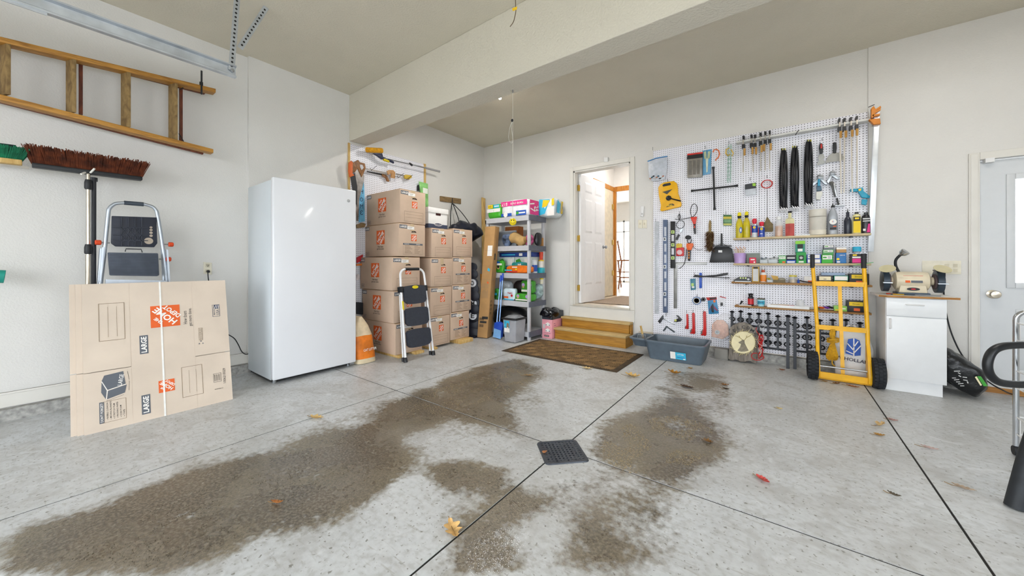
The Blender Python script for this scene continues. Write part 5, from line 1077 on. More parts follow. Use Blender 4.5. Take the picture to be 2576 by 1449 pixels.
# shelves
SHP = wood('#d3c2a0', '#b39d76', 3, (1.2, 14, 14), .75); SHB = wood('#a97f4c', '#835a2c', 3, (1.2, 14, 14), .7)
SHD_ = .15; SY = YB-SHD_; shz = []
for i, (l, r, th, m_, lb) in enumerate((((1845, 597), (2192, 588), .022, SHP, 'pale wooden shelf holding the bottles, highest on the large pegboard'), ((1845, 662), (2192, 663), .022, SHP, 'pale wooden shelf holding small hardware boxes, second on the pegboard'), ((1840, 709), (2195, 717), .02, SHB, 'brown plywood shelf with glue bottle and tool cases, third on the pegboard'), ((1848, 768), (2193, 788), .02, SHB, 'brown plywood shelf with trays and cans, lowest on the pegboard'))):
    a, b_ = W(*l, SHD_), W(*r, SHD_); z = (a.z+b_.z)/2; shz.append(z)
    t = T('wall_shelf', lb, 'shelf', ((a.x+b_.x)/2, YB-.08, z-th)); MB().bx(a.x, b_.x, YB-SHD_, YB-PB, z-th, z).build('board', m_, t, bevel=.003)
    for f_ in (.12, .88): x = a.x+(b_.x-a.x)*f_; MB().bx(x-.008, x+.008, YB-SHD_+.02, YB-PB, z-th-.014, z-th).build('bracket', WIRE, t)
S1, S2, S3, S4 = [z+.0005 for z in shz]
def bot(name, lb, ct, uv, z0, prof, parts, yc=None, sy=1., n=16, grp=None):
    u0, u1, v0 = uv; yc = YB-.085 if yc is None else yc
    a, b_ = W(u0, v0, YB-yc), W(u1, v0, YB-yc); r = (b_.x-a.x)/2; h = a.z-z0; c = V((a.x+b_.x)/2, yc, z0); t = T(name, lb, ct, c, grp)
    for pn, i0, i1, m_ in parts: MB().lathe([(q[0]*r, q[1]*h) for q in prof[i0:i1+1]], c, n, None, 1., sy).build(pn, m_, t)
    return t, c, r, h
def band(t, c, r, z0, z1, m_, name='label', sy=1., n=16, a0=0): return MB().lathe([(r*1.012, z0), (r*1.012, z1)], c, n, None, 1., sy).build(name, m_, t)
GLS = mat('#e9edf0', .08, 0, .02, trans=.85); YEL = mat('#e8d514', .3, 0, .06); KB = mat('#16171b', .4)
PB_ = [(.9, 0), (1, .04), (1, .50), (.85, .62), (.55, .72), (.42, .76), (.42, .80), (.55, .80), (.55, .86), (.5, .98), (.3, 1), (0, 1)]
for (u0, u1, v0, lb) in ((1851, 1869, 535, 'yellow oil bottle with yellow cap at the left end of the top shelf'), (1869, 1887, 533, 'yellow oil bottle with black and yellow cap, second on the top shelf')):
    t, c, r, h = bot('oil_bottle', lb, 'bottle', (u0, u1, v0), S1, PB_, (('body', 0, 5, mat('#d9c715', .15, 0, .1, trans=.3)), ('neck_ring', 5, 8, KB), ('cap', 7, 11, YEL)), None, .7, grp='yellow oil bottles')
    if u0 == 1851: p = Pr(c+V(-.02, -r*.7, h*.1), (1, 0, 0), (0, 0, 1), .002); p.c('B', .036, .06, .014, 0, 14, .035).c('W', .036, .06, .007, 1, 14, .022); p.build(t, 'label')
WDP = [(.95, 0), (1, .02), (1, .62), (.8, .70), (.5, .72), (.55, .74), (.72, .80), (.78, .9), (.6, .98), (0, 1)]
for (u0, u1, v0, lb, lowc) in ((1890, 1906, 550, 'blue spray can with red cap and silver base on the top shelf', '#c7ccd2'), (1908, 1924, 558, 'blue and yellow spray can with red cap partly before the swatter', '#2346a8')):
    t, c, r, h = bot('spray_can', lb, 'can', (u0, u1, v0), S1, WDP, (('can', 0, 2, mat('#2346a8', .3)), ('shoulder', 2, 4, mat('#c7ccd2', .3, .6)), ('cap', 4, 9, mat('#d8243c', .35))), None, 1., grp='spray cans')
    band(t, c, r, 0, h*.25, mat(lowc, .3), 'base_band'); p = Pr(c+V(-.02, -r, 0), (1, 0, 0), (0, 0, 1), .003); p.c('Y', .02, h*.52, .014, 0, 14).t('D', 'WD', .02, h*.52, .008, wd=.018, lv=2).r('R', -.012, h*.1, -.006, h*.6).r('W', .008, h*.2, .03, h*.24); p.build(t, 'label')
JAR = [(.95, 0), (1, .05), (1, .56), (.9, .70), (.62, .82), (.6, .84), (.66, .84), (.66, .99), (0, 1)]
t, c, r, h = bot('amber_bottle', 'clear bottle half full of amber liquid with white cap on the top shelf', 'bottle', (1950, 1969, 545), S1, JAR, (('bottle', 0, 5, GLS), ('cap', 6, 8, WHITE)), None, .8); band(t, c, r*.97, .004, h*.52, mat('#d58a12', .15, 0, .1), 'liquid', .8)
PMP = [(.95, 0), (1, .03), (1, .62), (.9, .70), (.42, .72), (.36, .76), (.36, .93), (.45, .93), (.45, 1), (0, 1)]
t, c, r, h = bot('pump_bottle', 'square cream pump bottle with red liquid on the top shelf', 'bottle', (1976, 1998, 532), S1, PMP, (('bottle', 0, 4, mat('#e6dfb2', .25, 0, .05)), ('neck', 4, 6, mat('#e2dcae', .3)), ('cap', 7, 9, KB)), None, .8, 4); band(t, c, r, .004, h*.5, mat('#c85a56', .3, 0, .1), 'liquid', .8, 4)
a, b_ = W(2001, 594, .1), W(2037, 590, .1); MB().bx(a.x, b_.x, YB-.14, YB-.05, S1, S1+.012).one('white_tile', mat('#dde0e4', .4), 'flat white tile lying on the top shelf left of the bucket', 'tile')
BK = [(.9, 0), (.94, .02), (1, .98), (1.03, .98), (1.03, 1), (.97, 1), (.9, .72), (0, .72)]
t, c, r, h = bot('clear_bucket', 'translucent bucket of cream coloured paste on the top shelf', 'bucket', (2034, 2080, 529), S1, BK, (('tub', 0, 5, mat('#e6e2d8', .25, 0, .05, trans=.5)), ('contents', 5, 7, mat('#e6dfcc', .8))), YB-.095, .85, 20); band(t, c, r*.94, .005, h*.72, mat('#ddd6c6', .7, 0, .08), 'paste', .85, 20); band(t, c, r*.985, h*.70, h*.725, mat('#8f8a80', .6), 'rim_line', .85, 20)
MB().tube(spline([c+V(-.02, 0, h*.72), c+V(-.025, -.02, h*.95), c+V(-.045, -.02, h*1.2), c+V(-.05, -.01, h*1.28)], 6), .003, 6).build('stir_wire', WHITE, t)
JG = [(.9, 0), (1, .03), (1, .52), (.92, .64), (.6, .76), (.34, .82), (.34, .86), (.38, .86), (.30, .92), (.12, .93), (.05, 1), (0, 1)]
t, c, r, h = bot('oil_jug', 'grey oil jug with pointed black nozzle right of the bucket', 'jug', (2082, 2108, 512), S1, JG, (('jug', 0, 6, mat('#a9adb4', .35, .2)), ('nozzle', 6, 11, KB)), None, .6)
p = Pr(c+V(-r*.9, -r*.6, 0), (1, 0, 0), (0, 0, 1), .004); w_ = r*1.8; p.r('G', .008, h*.14, w_-.008, h*.46).c('W', w_/2, h*.40, w_*.4, 1, 18, h*.085).pl('R', [(w_*.4, h*.42), (w_*.5, h*.37), (w_*.48, h*.43)], 2).pl('C', [(w_*.5, h*.37), (w_*.62, h*.43), (w_*.54, h*.43)], 2).r('O', w_*.5, h*.24, w_*.85, h*.27, 1).r('K', .012, h*.16, w_-.012, h*.22, 1); p.build(t, 'label')
NB = [(.9, 0), (1, .03), (1, .52), (.75, .62), (.45, .68), (.45, .84), (.4, .84), (.16, .88), (.05, 1), (0, 1)]
t, c, r, h = bot('grease_bottle', 'black bottle with pointed nozzle on the top shelf', 'bottle', (2123, 2142, 525), S1, NB, (('bottle', 0, 5, mat('#2b2f3c', .25)), ('cap', 5, 9, KB)))
QB = [(.95, 0), (1, .03), (1, .74), (.8, .86), (.42, .89), (.42, .91), (.46, .91), (.46, 1), (0, 1)]
t, c, r, h = bot('polish_bottle', 'pale yellow bottle with yellow and black label near the shelf end', 'bottle', (2144, 2166, 534), S1, QB, (('bottle', 0, 5, mat('#e9e0a0', .35)), ('cap', 5, 8, KB)), None, .55, 8)
p = Pr(c+V(-r*.8, -r*.56, 0), (1, 0, 0), (0, 0, 1), .003); w_ = r*1.6; p.r('Y', 0, h*.05, w_, h*.58).r('K', 0, h*.58, w_, h*.78).r('Y', w_*.2, h*.66, w_*.8, h*.74, 1); p.build(t, 'label')
t, c, r, h = bot('additive_bottle', 'black bottle with pink lettered label at the right end of the top shelf', 'bottle', (2167, 2190, 535), S1, QB, (('bottle', 0, 5, mat('#1d1c22', .3)), ('cap', 5, 8, KB)), None, .55, 8)
p = Pr(c+V(-r*.8, -r*.56, 0), (1, 0, 0), (0, 0, 1), .003); w_ = r*1.6; p.r('L', 0, h*.66, w_, h*.72).r('L', 0, h*.56, w_, h*.61).pl('P', [(w_*.55, h*.05), (w_, h*.05), (w_, h*.45), (w_*.75, h*.45)]).r('W', w_*.05, h*.12, w_*.4, h*.22); p.build(t, 'label')
# second shelf
def sbox(name, lb, uv, z0, col, prints=None, dp=.1, yf=None, ct='box', part='carton', bevel=.002, rough=.5, grp=None):
    u0, u1, v0 = uv; yf = SY+.02 if yf is None else yf; a, b_ = W(u0, v0, YB-yf), W(u1, v0, YB-yf)
    return thing_box(name, lb, ct, (a.x, b_.x, yf, yf+dp, z0, a.z), mat(col, rough, 0, .06) if isinstance(col, str) else col, None, bevel, 0, prints, part, grp)
t, c, r, h = bot('brush_cup', 'lilac cup full of small paint brushes on the second shelf', 'cup', (1846, 1877, 637), S2, [(.85, 0), (.92, .03), (1, .96), (.95, 1), (.88, .97), (0, .9)], (('cup', 0, 5, mat('#b79ad0', .35, 0, .05)),))
for k in range(9):
    x = -r*.7+r*1.4*k/8; q = c+V(x*.8, .01*(k % 3-1), h*.9); e = c+V(x*1.15, .012*(k % 3-1), h*(1.3+.12*((k*5) % 3))); MB().cyl(q, e, .0025, n=5).build('brush_handle', PINE, t); MB().cyl(e, e+(e-q).normalized()*.012, .005, .003, n=6).build('brush_tip', mat('#d98a6a', .8), t)
sbox('drill_case', 'grey clear-lidded case behind a red pack on the second shelf', (1878, 1911, 637), S2, '#77807a', None, .06, SY+.06, 'case')
sbox('red_pack', 'small bright red pack on the second shelf', (1885, 1902, 648), S2, '#d6284a', lambda p, w_, h: p.r('W', w_*.2, h*.55, w_*.8, h*.75).c('W', w_*.75, h*.2, .008), .03, SY+.015, 'pack')
def heap(name, lb, u0, u1, v0, z0, cols, n=9, ct='hardware pack', yc=None):
    a, b_ = W(u0, v0, .10), W(u1, v0, .10); t = T(name, lb, ct, ((a.x+b_.x)/2, YB-.09, z0)); h = a.z-z0
    x0, x1 = a.x, b_.x; MB().bx(x0+.002, x1-.002, YB-.13, YB-.06, z0, z0+h*.55).build('clear_box', mat('#cfd6db', .15, 0, .05, trans=.5), t, bevel=.003)
    for k in range(n): MB().ell((x0+(x1-x0)*(.1+.8*random.random()), YB-.13+.05*random.random(), z0+h*(.5+.3*random.random())), (.010, .010, .008), 8, 6).build('hardware', mat(cols[k % len(cols)], .35, .4), t)
heap('screw_tub', 'clear tub heaped with steel hardware on the second shelf, left one', 1911, 1932, 645, S2, ('#8f9aa5', '#b9c0c6', '#5d6d7a'))
heap('screw_tub', 'clear tub heaped with washers and bolts on the second shelf, right one', 1932, 1957, 643, S2, ('#d6d8da', '#6b7077', '#a9afb5'))
def g1(p, w_, h): p.r('W', .004, h*.55, w_-.004, h*.9).t('N', 'SPAX', w_/2, h*.72, h*.2, wd=w_*.7).r('O', w_*.5, h*.05, w_*.9, h*.25)
sbox('green_carton', 'small green and white screw box on the second shelf', (1959, 1977, 643), S2, '#37a04a', g1, .06)
sbox('black_carton', 'black screw box stacked on a blue one, second shelf', (1978, 2002, 642), S2+.033, '#22262c', lambda p, w_, h: p.r('L', .008, h*.3, w_-.008, h*.6), .07)
sbox('blue_screw_carton', 'blue screw box with white label beneath the black one', (1978, 2002, 652.5), S2, '#2857b0', lambda p, w_, h: p.r('W', w_*.1, h*.15, w_*.9, h*.5), .07)
def g2(p, w_, h): p.r('K', w_*.25, h*.3, w_*.75, h*.72).r('W', w_*.25, h*.06, w_*.75, h*.2).c('L', w_*.5, h*.5, .014, 1)
sbox('green_dispenser', 'green windowed screw dispenser standing on the second shelf', (2003, 2028, 635), S2, '#2fa04a', g2, .08)
sbox('teal_dispenser', 'teal windowed screw dispenser on top of the green one', (2001, 2025, 606), S2+W(2003, 635, YB-SY-.02).z-S2+.001, '#2f8f78', lambda p, w_, h: p.r('M', .0, h*.72, w_, h*.98).r('K', w_*.2, h*.35, w_*.8, h*.7).r('W', w_*.25, h*.08, w_*.75, h*.3), .06)
zb1 = W(2030, 651, YB-SY-.02).z
sbox('blue_white_carton', 'white box with blue edges, lower one behind the hand truck grip', (2030, 2066, 651.5), S2, '#3a5fc0', lambda p, w_, h: p.r('W', w_*.06, h*.12, w_*.92, h*.92), .08)
sbox('blue_white_carton', 'white box with blue edges, upper one left of the green boxes', (2030, 2065, 640), zb1, '#3a5fc0', lambda p, w_, h: p.r('W', w_*.06, h*.1, w_*.92, h*.9).r('B', w_*.12, h*.45, w_*.5, h*.6, 1), .08)
def g3(p, w_, h): p.r('W', w_*.08, h*.45, w_*.92, h*.92).r('N', w_*.12, h*.58, w_*.45, h*.75, 1).r('L', w_*.55, h*.5, w_*.85, h*.85, 1)
zz = S2
for (u0, u1, v0, col, lb) in ((2067, 2095, 640.5, '#3fae3a', 'green fastener box at the bottom of the three-high pile'), (2070, 2097, 628, '#4f9a55', 'green fastener box in the middle of the three-high pile'), (2072, 2098, 616.5, '#6f757c', 'grey clear-topped box crowning the pile of green boxes')):
    t = sbox('fastener_carton', lb, (u0, u1, v0), zz, col, g3 if 'green' in lb else lambda p, w_, h: p.r('W', w_*.1, h*.4, w_*.8, h*.6), .08); zz = W(u0, v0, YB-SY-.02).z+.0006
sbox('blue_tape_carton', 'blue lettered box with an open brown top, second shelf', (2103, 2129, 636), S2, '#2f74b4', lambda p, w_, h: p.t('W', 'JNE+8', w_*.6, h*.75, h*.14, wd=w_*.5).c('Y', w_*.2, h*.4, .012).r('W', w_*.1, h*.06, w_*.4, h*.2), .08)
t = sbox('open_carton', 'open brown carton flap on top of the blue lettered box', (2104, 2129, 623), W(2103, 636, YB-SY-.02).z+.001, '#b98b52', lambda p, w_, h: p.r('W', 0, h*.65, w_, h), .05)
t, c, r, h = bot('blue_lid_jar', 'clear jar with bright blue lid on the second shelf', 'jar', (2144, 2167, 621), S2+.045, [(.6, 0), (.62, .5), (.8, .55), (1, .6), (1, .95), (.85, 1), (0, 1)], (('jar', 0, 3, GLS), ('lid', 3, 6, mat('#2fb0d8', .35))))
sbox('pink_pack', 'pink and black striped pack at the right of the second shelf', (2139, 2181, 639), S2, '#25252a', lambda p, w_, h: p.r('P', w_*.12, h*.05, w_*.75, h*.5).r('W', w_*.12, h*.55, w_*.75, h*.72).r('Y', w_*.15, h*.8, w_*.4, h*.95), .05)
a, b_ = W(2147, 668, .17), W(2197, 660, .17); MB().bar(a, b_, .02, .005, (0, 0, 1)).one('plastic_strip', mat('#3fb567', .4), 'long green plastic strip overhanging the right end of the second shelf', 'strip')
# third shelf
t = T('torpedo_level', 'black torpedo level lying at the left of the third shelf', 'level', W(1867, 708, .1)); a, b_ = W(1846, 707, .12), W(1889, 693, .12)
MB().prism([(a.x, YB-.12, S3), (b_.x, YB-.12, S3), (b_.x, YB-.12, S3+.05), (b_.x-.02, YB-.12, S3+.058), (a.x+.05, YB-.12, S3+.055), (a.x, YB-.12, S3+.02)], (0, .025, 0)).build('body', KB, t)
for k, x in enumerate((.06, .085, .11)): MB().bx(a.x+x, a.x+x+.014, YB-.1215, YB-.12, S3+.036, S3+.05).build('vial', mat('#cfe070', .3), t)
MB().bx(a.x+.01, b_.x, YB-.1215, YB-.12, S3, S3+.006).build('edge', STEEL, t); MB().lathe([(.012, 0), (.012, .002), (0, .002)], (b_.x-.025, YB-.12, S3+.03), 14, (0, -1, 0)).build('dial', mat('#b9bcc0', .4), t)
sbox('sandpaper_sleeve', 'tall yellow framed sleeve with grey card on the third shelf', (1892, 1910, 671), S3, '#b9922c', lambda p, w_, h: p.r('L', w_*.12, h*.06, w_*.88, h*.86).r('K', w_*.2, h*.88, w_*.8, h*.98), .03, None, 'sleeve')
GL = [(.9, 0), (1, .03), (1, .55), (.7, .66), (.5, .68), (.55, .70), (.55, .82), (.3, .84), (.1, 1), (0, 1)]
t, c, r, h = bot('glue_bottle', 'white glue bottle with orange label and cap on the third shelf', 'bottle', (1912, 1928, 673), S3, GL, (('bottle', 0, 4, WHITE), ('cap', 4, 7, mat('#c04a20', .4)), ('tip', 7, 9, WHITE)), None, .6); band(t, c, r, h*.05, h*.5, mat('#e58420', .4), 'label', .6)
heap('yellow_pack', 'small yellow pack of odds and ends right of the glue bottle', 1929, 1945, 698, S3, ('#c8c23a', '#cfcfcf'), 5)
t = T('open_box_pair', 'open cardboard box of parts leaning on the third shelf', 'box', W(1955, 710, .1)); a, b_ = W(1945, 708, .12), W(1976, 694, .12)
MB().bx(a.x, b_.x, YB-.13, YB-.06, S3, S3+.03).build('tray', mat('#6b6048', .7), t); MB().obox((a.x, YB-.11, S3+.03), (.06, 0, -.01), (0, .03, 0), (-.02, 0, .05)).build('flap', mat('#c09a50', .7), t); MB().ell(((a.x+b_.x)/2+.02, YB-.1, S3+.035), (.035, .03, .018)).build('contents', mat('#9a9484', .5, .3), t)
t, c, r, h = bot('parts_jar', 'clear jar of brass screws with yellow lid on the third shelf', 'jar', (1984, 2006, 692), S3, [(.9, 0), (1, .05), (1, .72), (.85, .8), (.9, .8), (.9, 1), (0, 1)], (('jar', 0, 3, GLS), ('lid', 4, 6, mat('#d8c850', .4)))); band(t, c, r*.93, .003, h*.45, mat('#b09058', .4, .4, .3, 90), 'screws')
t, c, r, h = bot('blue_bottle', 'tiny blue bottle between the parts jar and black pliers', 'bottle', (2005, 2012, 702), S3, [(.9, 0), (1, .6), (.3, .8), (.2, 1), (0, 1)], (('bottle', 0, 4, mat('#2f5fc8', .3)),))
t = T('black_pliers', 'black pliers lying on the third shelf', 'pliers', W(2022, 712, .1)); a = W(2012, 708, .11)
for s_ in (0, .012): MB().tube(spline([(a.x, YB-.12+s_, S3+.03), (a.x+.03, YB-.11-s_, S3+.02), (a.x+.08, YB-.10, S3+.012), (a.x+.11, YB-.09+s_*2, S3+.01)], 4), .006, 6).build('handle', KB, t)
sbox('white_carton', 'white box with red corner behind the truck grip, third shelf', (2023, 2054, 695), S3, '#e6e3df', lambda p, w_, h: p.r('O', w_*.3, h*.05, w_*.7, h*.4), .05, SY+.07)
zc = S3
for (u0, u1, v0, col, lb) in ((2057, 2094, 706, '#d8c83a', 'yellow bit box low between the truck rails, third shelf'), (2057, 2094, 694, '#d6cf9c', 'cream bit box above the yellow one, third shelf')):
    sbox('bit_carton', lb, (u0, u1, v0), zc, '#26282c', (lambda k: lambda p, w_, h: p.r(k, w_*.1, h*.08, w_*.9, h*.9).r('K', w_*.4, h*.3, w_*.6, h*.4, 1))('Y' if 'yellow bit' in lb else 'E'), .07); zc = W(u0, v0, YB-SY-.02).z+.001
zc = S3
for (u0, u1, v0, col, lb) in ((2097, 2132, 706, 'Y', 'yellow labelled parts case on the third shelf'), (2098, 2134, 693.5, 'W', 'green case with white label atop the yellow labelled one')):
    sbox('parts_case', lb, (u0, u1, v0), zc, '#2f9a7a' if col == 'W' else '#2c2f33', (lambda k: lambda p, w_, h: p.r(k, w_*.05, h*.1, w_*.95, h*.9))(col), .08, None, 'case'); zc = W(u0, v0, YB-SY-.02).z+.001
sbox('clear_flat_case', 'flat clear blue case lying on the third shelf boxes', (2066, 2126, 685.5), zc+.001, '#8ea2bd', None, .07, None, 'case', 'case')
def case(name, lb, uv, z0, yk):
    t = sbox(name, lb, uv, z0, '#26282d', lambda p, w_, h: p.r('Y', w_*.12, h*.55, w_*.8, h*.9).t('K', 'Zircon', w_*.45, h*.72, h*.12, wd=w_*.35).r('O', w_*.35, h*.1, w_*.65, h*.35), .09, None, 'case', 'shell', .006); return t
case('tool_case', 'black and yellow plastic tool case at the right end of the third shelf', (2136, 2187, 688), S3, 0)
# fourth shelf
CANP = [(.95, 0), (1, .03), (1, .66), (.8, .74), (.6, .76), (.7, .78), (.7, .9), (1.0, .95), (.6, 1), (0, 1)]
t, c, r, h = bot('aerosol_can', 'black and red aerosol can on the lowest shelf', 'can', (1881, 1896, 738), S4, CANP, (('can', 0, 3, mat('#26262a', .35)), ('cap', 3, 9, KB))); band(t, c, r, h*.12, h*.58, mat('#c8242c', .35))
t, c, r, h = bot('putty_tub', 'pale blue putty tub with dark lid on the lowest shelf', 'tub', (1905, 1924, 750), S4, [(.85, 0), (.9, .03), (1, .85), (1.04, .87), (1.04, 1), (0, .98)], (('tub', 0, 2, mat('#a9dce8', .4)), ('lid', 2, 5, mat('#5f5a48', .5)))); band(t, c, r*.97, h*.25, h*.7, mat('#35a8c8', .4)); p = Pr(c+V(-r, -r*.99, 0), (1, 0, 0), (0, 0, 1), .003); p.t('D', 'DAP', r, h*.5, h*.2, wd=r*1.2, lv=2); p.build(t, 'lettering')
a, b_ = W(1930, 778, .13), W(2036, 784, .13); t = T('tool_tray', 'long white tray with red handled tools on the lowest shelf', 'tray', ((a.x+b_.x)/2, YB-.09, S4))
MB().bx(a.x, b_.x, YB-.145, YB-.03, S4, S4+.012).bx(a.x, b_.x, YB-.15, YB-.145, S4, S4+.03).bx(a.x, b_.x, YB-.03, YB-.025, S4, S4+.03).build('tray', WHITE, t)
for k, (u0, u1, col) in enumerate(((1933, 1960, '#8a8f94'), (1945, 1998, '#b8242c'), (1968, 1999, '#6b7a8a'), (1938, 1985, '#c8a05a'))): x0_, x1_ = W(u0, 770, .09).x, W(u1, 770, .09).x; MB().cyl((x0_, YB-.12+.02*k, S4+.02), (x1_, YB-.11+.02*k, S4+.024), .006, n=6).one('hand_tool', mat(col, .4), ('grey metal file in the white tray', 'red handled screwdriver in the white tray', 'blue grey chisel in the white tray', 'tan wooden stick in the white tray')[k], 'tool', 'tools in the white tray')
t, c, r, h = bot('glass_tumbler', 'clear glass tumbler turned upside down on the white tray', 'glass', (2001, 2026, 754), S4+.013, [(1, 0), (.75, .95), (.7, 1), (0, 1)], (('glass', 0, 3, mat('#f2f5f6', .05, 0, 0, trans=.9)),))
t = T('toy_ring_pile', 'pile of red, green and orange plastic odds and ends on the lowest shelf', 'toys', W(2060, 782, .1))
for k, (u, v, col) in enumerate(((2042, 777, '#d8dccf'), (2050, 770, '#c8302c'), (2058, 776, '#2f9a5a'), (2066, 780, '#e2691c'), (2078, 780, '#7a3fb0'), (2088, 781, '#26282d'))): c = W(u, v, .1); MB().lathe([(.018, 0), (.03, .012), (.02, .02), (0, .018)], (c.x, YB-.1+.01*(k % 3), S4+.004*k), 10, (.1*(k-2), 0, 1)).build('piece', mat(col, .4), t)
sbox('lime_carton', 'lime green carton on the lowest shelf behind the truck', (2098, 2131, 769), S4, '#8fc85a', lambda p, w_, h: p.r('Y', w_*.1, h*.1, w_*.5, h*.35).r('W', w_*.55, h*.4, w_*.9, h*.6), .06)
case('tool_case', 'black and yellow plastic tool case at the right end of the lowest shelf', (2130, 2182, 756), S4, 0)
t = T('caulk_gun_tip', 'black knob and crumpled papers at the left end of the lowest shelf', 'knob', W(1862, 768, .1)); a = W(1862, 760, .1); MB().cyl((a.x, YB-.1, S4+.01), (a.x+.02, YB-.1, S4+.05), .007, .012, 8).build('knob', KB, t); MB().bx(a.x-.01, a.x+.11, YB-.14, YB-.06, S4, S4+.006).build('paper', WHITE, t)
# ------------------------------------------------------------ tools hung on the big pegboard
ORG = mat('#e0661c', .45); REDM = mat('#c9241f', .4, 0, .05); RUB = mat('#1b1d22', .6); CLR2 = mat('#dfe6ee', .12, 0, .05, trans=.6)
t = T('zip_bag', 'clear zip bag of fittings with a blue seal at the left edge of the pegboard', 'bag', W(1653, 452, .06))
q = [W(u, v, .08) for u, v in ((1630, 406), (1650, 398), (1678, 394), (1677, 430), (1672, 452), (1640, 456), (1632, 446))]; MB().prism(q, (0, .02, 0)).build('pouch', mat('#dde4ee', .15, 0, .1, 20, .4, 40., trans=.55), t, bevel=.006)
MB().tube(WT([(1629, 406), (1650, 398), (1679, 393)], .085), .006, 8).build('seal', mat('#2a7fc0', .4), t)
for k in range(9): c = W(1636+4*k, 449-(k % 3)*3, .085); MB().ell(c, (.014, .01, .009), 8, 6).build('fitting', mat(('#c9876a', '#3a6f80', '#22262c', '#d8d8d8')[k % 4], .4, .3), t)
hook(1642, 376, 'wire hook above the clear zip bag')
t = T('tape_reel', 'yellow long tape measure reel with black crank on the pegboard', 'tape measure', W(1685, 520, .05))
z = lambda x, y: (1620+x/5.173, 280+y/5.173)
wp(MB(), [z(*p) for p in ((185, 990), (215, 945), (260, 925), (385, 905), (425, 935), (438, 1000), (440, 1060), (470, 1150), (485, 1205), (478, 1240), (230, 1300), (210, 1290), (220, 1220), (192, 1090))], .025, .035).build('case', mat('#f0b413', .4, 0, .05), t, bevel=.006)
wp(MB(), [z(*p) for p in ((240, 962), (260, 945), (340, 930), (352, 950), (340, 962), (250, 980))], .06, .002).build('handle_slot', KB, t)
wp(MB(), [z(*p) for p in ((238, 1050), (370, 1012), (300, 1080))], .06, .002).build('badge', mat('#4a4a40', .5), t); wp(MB(), [z(*p) for p in ((285, 1250), (335, 1205), (375, 1200), (400, 1222))], .06, .002).build('badge', mat('#4a4030', .5), t)
cR = W(*z(322, 1130), .06); MB().lathe([(.034, 0), (.034, .012), (.02, .02), (0, .02)], cR, 8, (0, -1, 0)).build('crank_hub', KB, t); MB().cyl(cR+V(0, -.018, 0), W(*z(480, 1168), .085), .007, .009, 8).build('crank', KB, t)
p = Pr(W(*z(225, 1300), .06), (1, 0, 0), (0, 0, 1)); q = W(*z(338, 1226), .06)-p.o; p.t('Y', '300', q.x, q.z, .022, wd=.06, bold=.02, lv=4); p.build(t, 'lettering'); hook(1679, 455, 'wire hook holding the yellow tape reel')
# packages
def card(name, lb, pts, d, th, col, rough=.4, ct='package', extra=(), trans=0.):
    t = T(name, lb, ct, W(*pts[-1], d)); wp(MB(), pts, d, th).build('card', mat(col, rough, 0, .1, 14, trans=trans), t, bevel=.002)
    for (pn, q, dd, tt, c2) in extra: wp(MB(), q, d+th+dd, tt).build(pn, mat(c2, .4, 0, .1, 20), t)
    return t
R4 = lambda a, b_, c_, d_: [(a, c_), (b_, c_), (b_, d_), (a, d_)]
card('foam_brush_pack', 'clear pack of grey foam brushes with black and red header', [(1729, 389), (1767, 384), (1766, 445), (1729, 447)], .03, .03, '#8d877d', .25, 'pack', (('header', [(1729, 389), (1768, 383), (1768, 396), (1728, 401)], 0, .002, '#1a1616'), ('header_band', [(1729, 387), (1768, 382), (1768, 386), (1729, 391)], .002, .001, '#d22a20'), ('brush', R4(1733, 1740, 404, 440), 0, .004, '#6f6a62'), ('brush', R4(1743, 1750, 403, 439), 0, .004, '#6f6a62'), ('brush', R4(1753, 1760, 402, 438), 0, .004, '#6f6a62')))
card('shears_card', 'blue card holding pale green snips beside the foam brush pack', [(1768, 379), (1790, 375), (1788, 437), (1768, 441)], .03, .008, '#5f9fc8', .35, 'card', (('blade', [(1775, 398), (1782, 397), (1780, 432), (1777, 434)], 0, .006, '#d2d8c0'), ('handle', [(1770, 383), (1776, 380), (1778, 398), (1772, 400)], 0, .008, '#b4bf9a'), ('handle', [(1781, 381), (1788, 380), (1785, 398), (1779, 399)], 0, .008, '#b4bf9a')))
hook(1774, 372, 'wire hook above the snips card')
cO = W(1801, 385, .06); MB().tube(WT([(1794, 383), (1796, 377), (1802, 375.5), (1808, 379), (1810, 388), (1807, 396), (1801, 401), (1800, 404)], .05), .0065, 8).one('orange_hook', ORG, 'orange rubber-coated screw hook on the pegboard', 'hook')
t = T('lug_wrench', 'black four-way lug wrench hung on the pegboard', 'wrench', W(1796, 475, .06))
for a, b_ in (((1794.5, 421), (1797.5, 527)), ((1740, 480), (1855, 467))):
    MB().cyl(W(*a, .07), W(*b_, .07), .0108, n=10).build('bar', KB, t)
    for e, o_ in ((a, b_), (b_, a)): A_, B_ = W(*e, .07), W(*o_, .07); d_ = (B_-A_).normalized(); MB().cyl(A_-d_*.006, A_+d_*.035, .016, .011, 10).build('socket', KB, t)
hook(1783, 479, 'wire hook under the left arm of the lug wrench'); hook(1811, 476, 'wire hook under the right arm of the lug wrench')
t = T('chain_binder', 'hanging pale green chain with brass hooks on the pegboard', 'chain', W(1834, 460, .06))
for k in range(19):
    c = W(1836-.4*k*.3, 366+5.0*k, .06)
    for s_ in (-.012, .012): A_ = V(1, 0, 0) if k % 2 else V(0, 1, 0); MB().tube(arc(c+V(s_, 0, 0), 1, 0, 330, 10, A_*.008, V(0, 0, .015)), .003, 6, True).build('link', mat('#9fc4b6', .35, .5), t)
MB().tube(WT([(1835, 372), (1827, 376), (1826, 386), (1831, 392), (1837, 388)], .075), .007, 8).build('hook', mat('#c9a648', .3, .8), t); MB().tube(WT([(1839, 376), (1845, 386), (1841, 393)], .07), .005, 8).build('hook', mat('#c9a648', .3, .8), t); hook(1834, 360, 'wire hook the green chain hangs from')
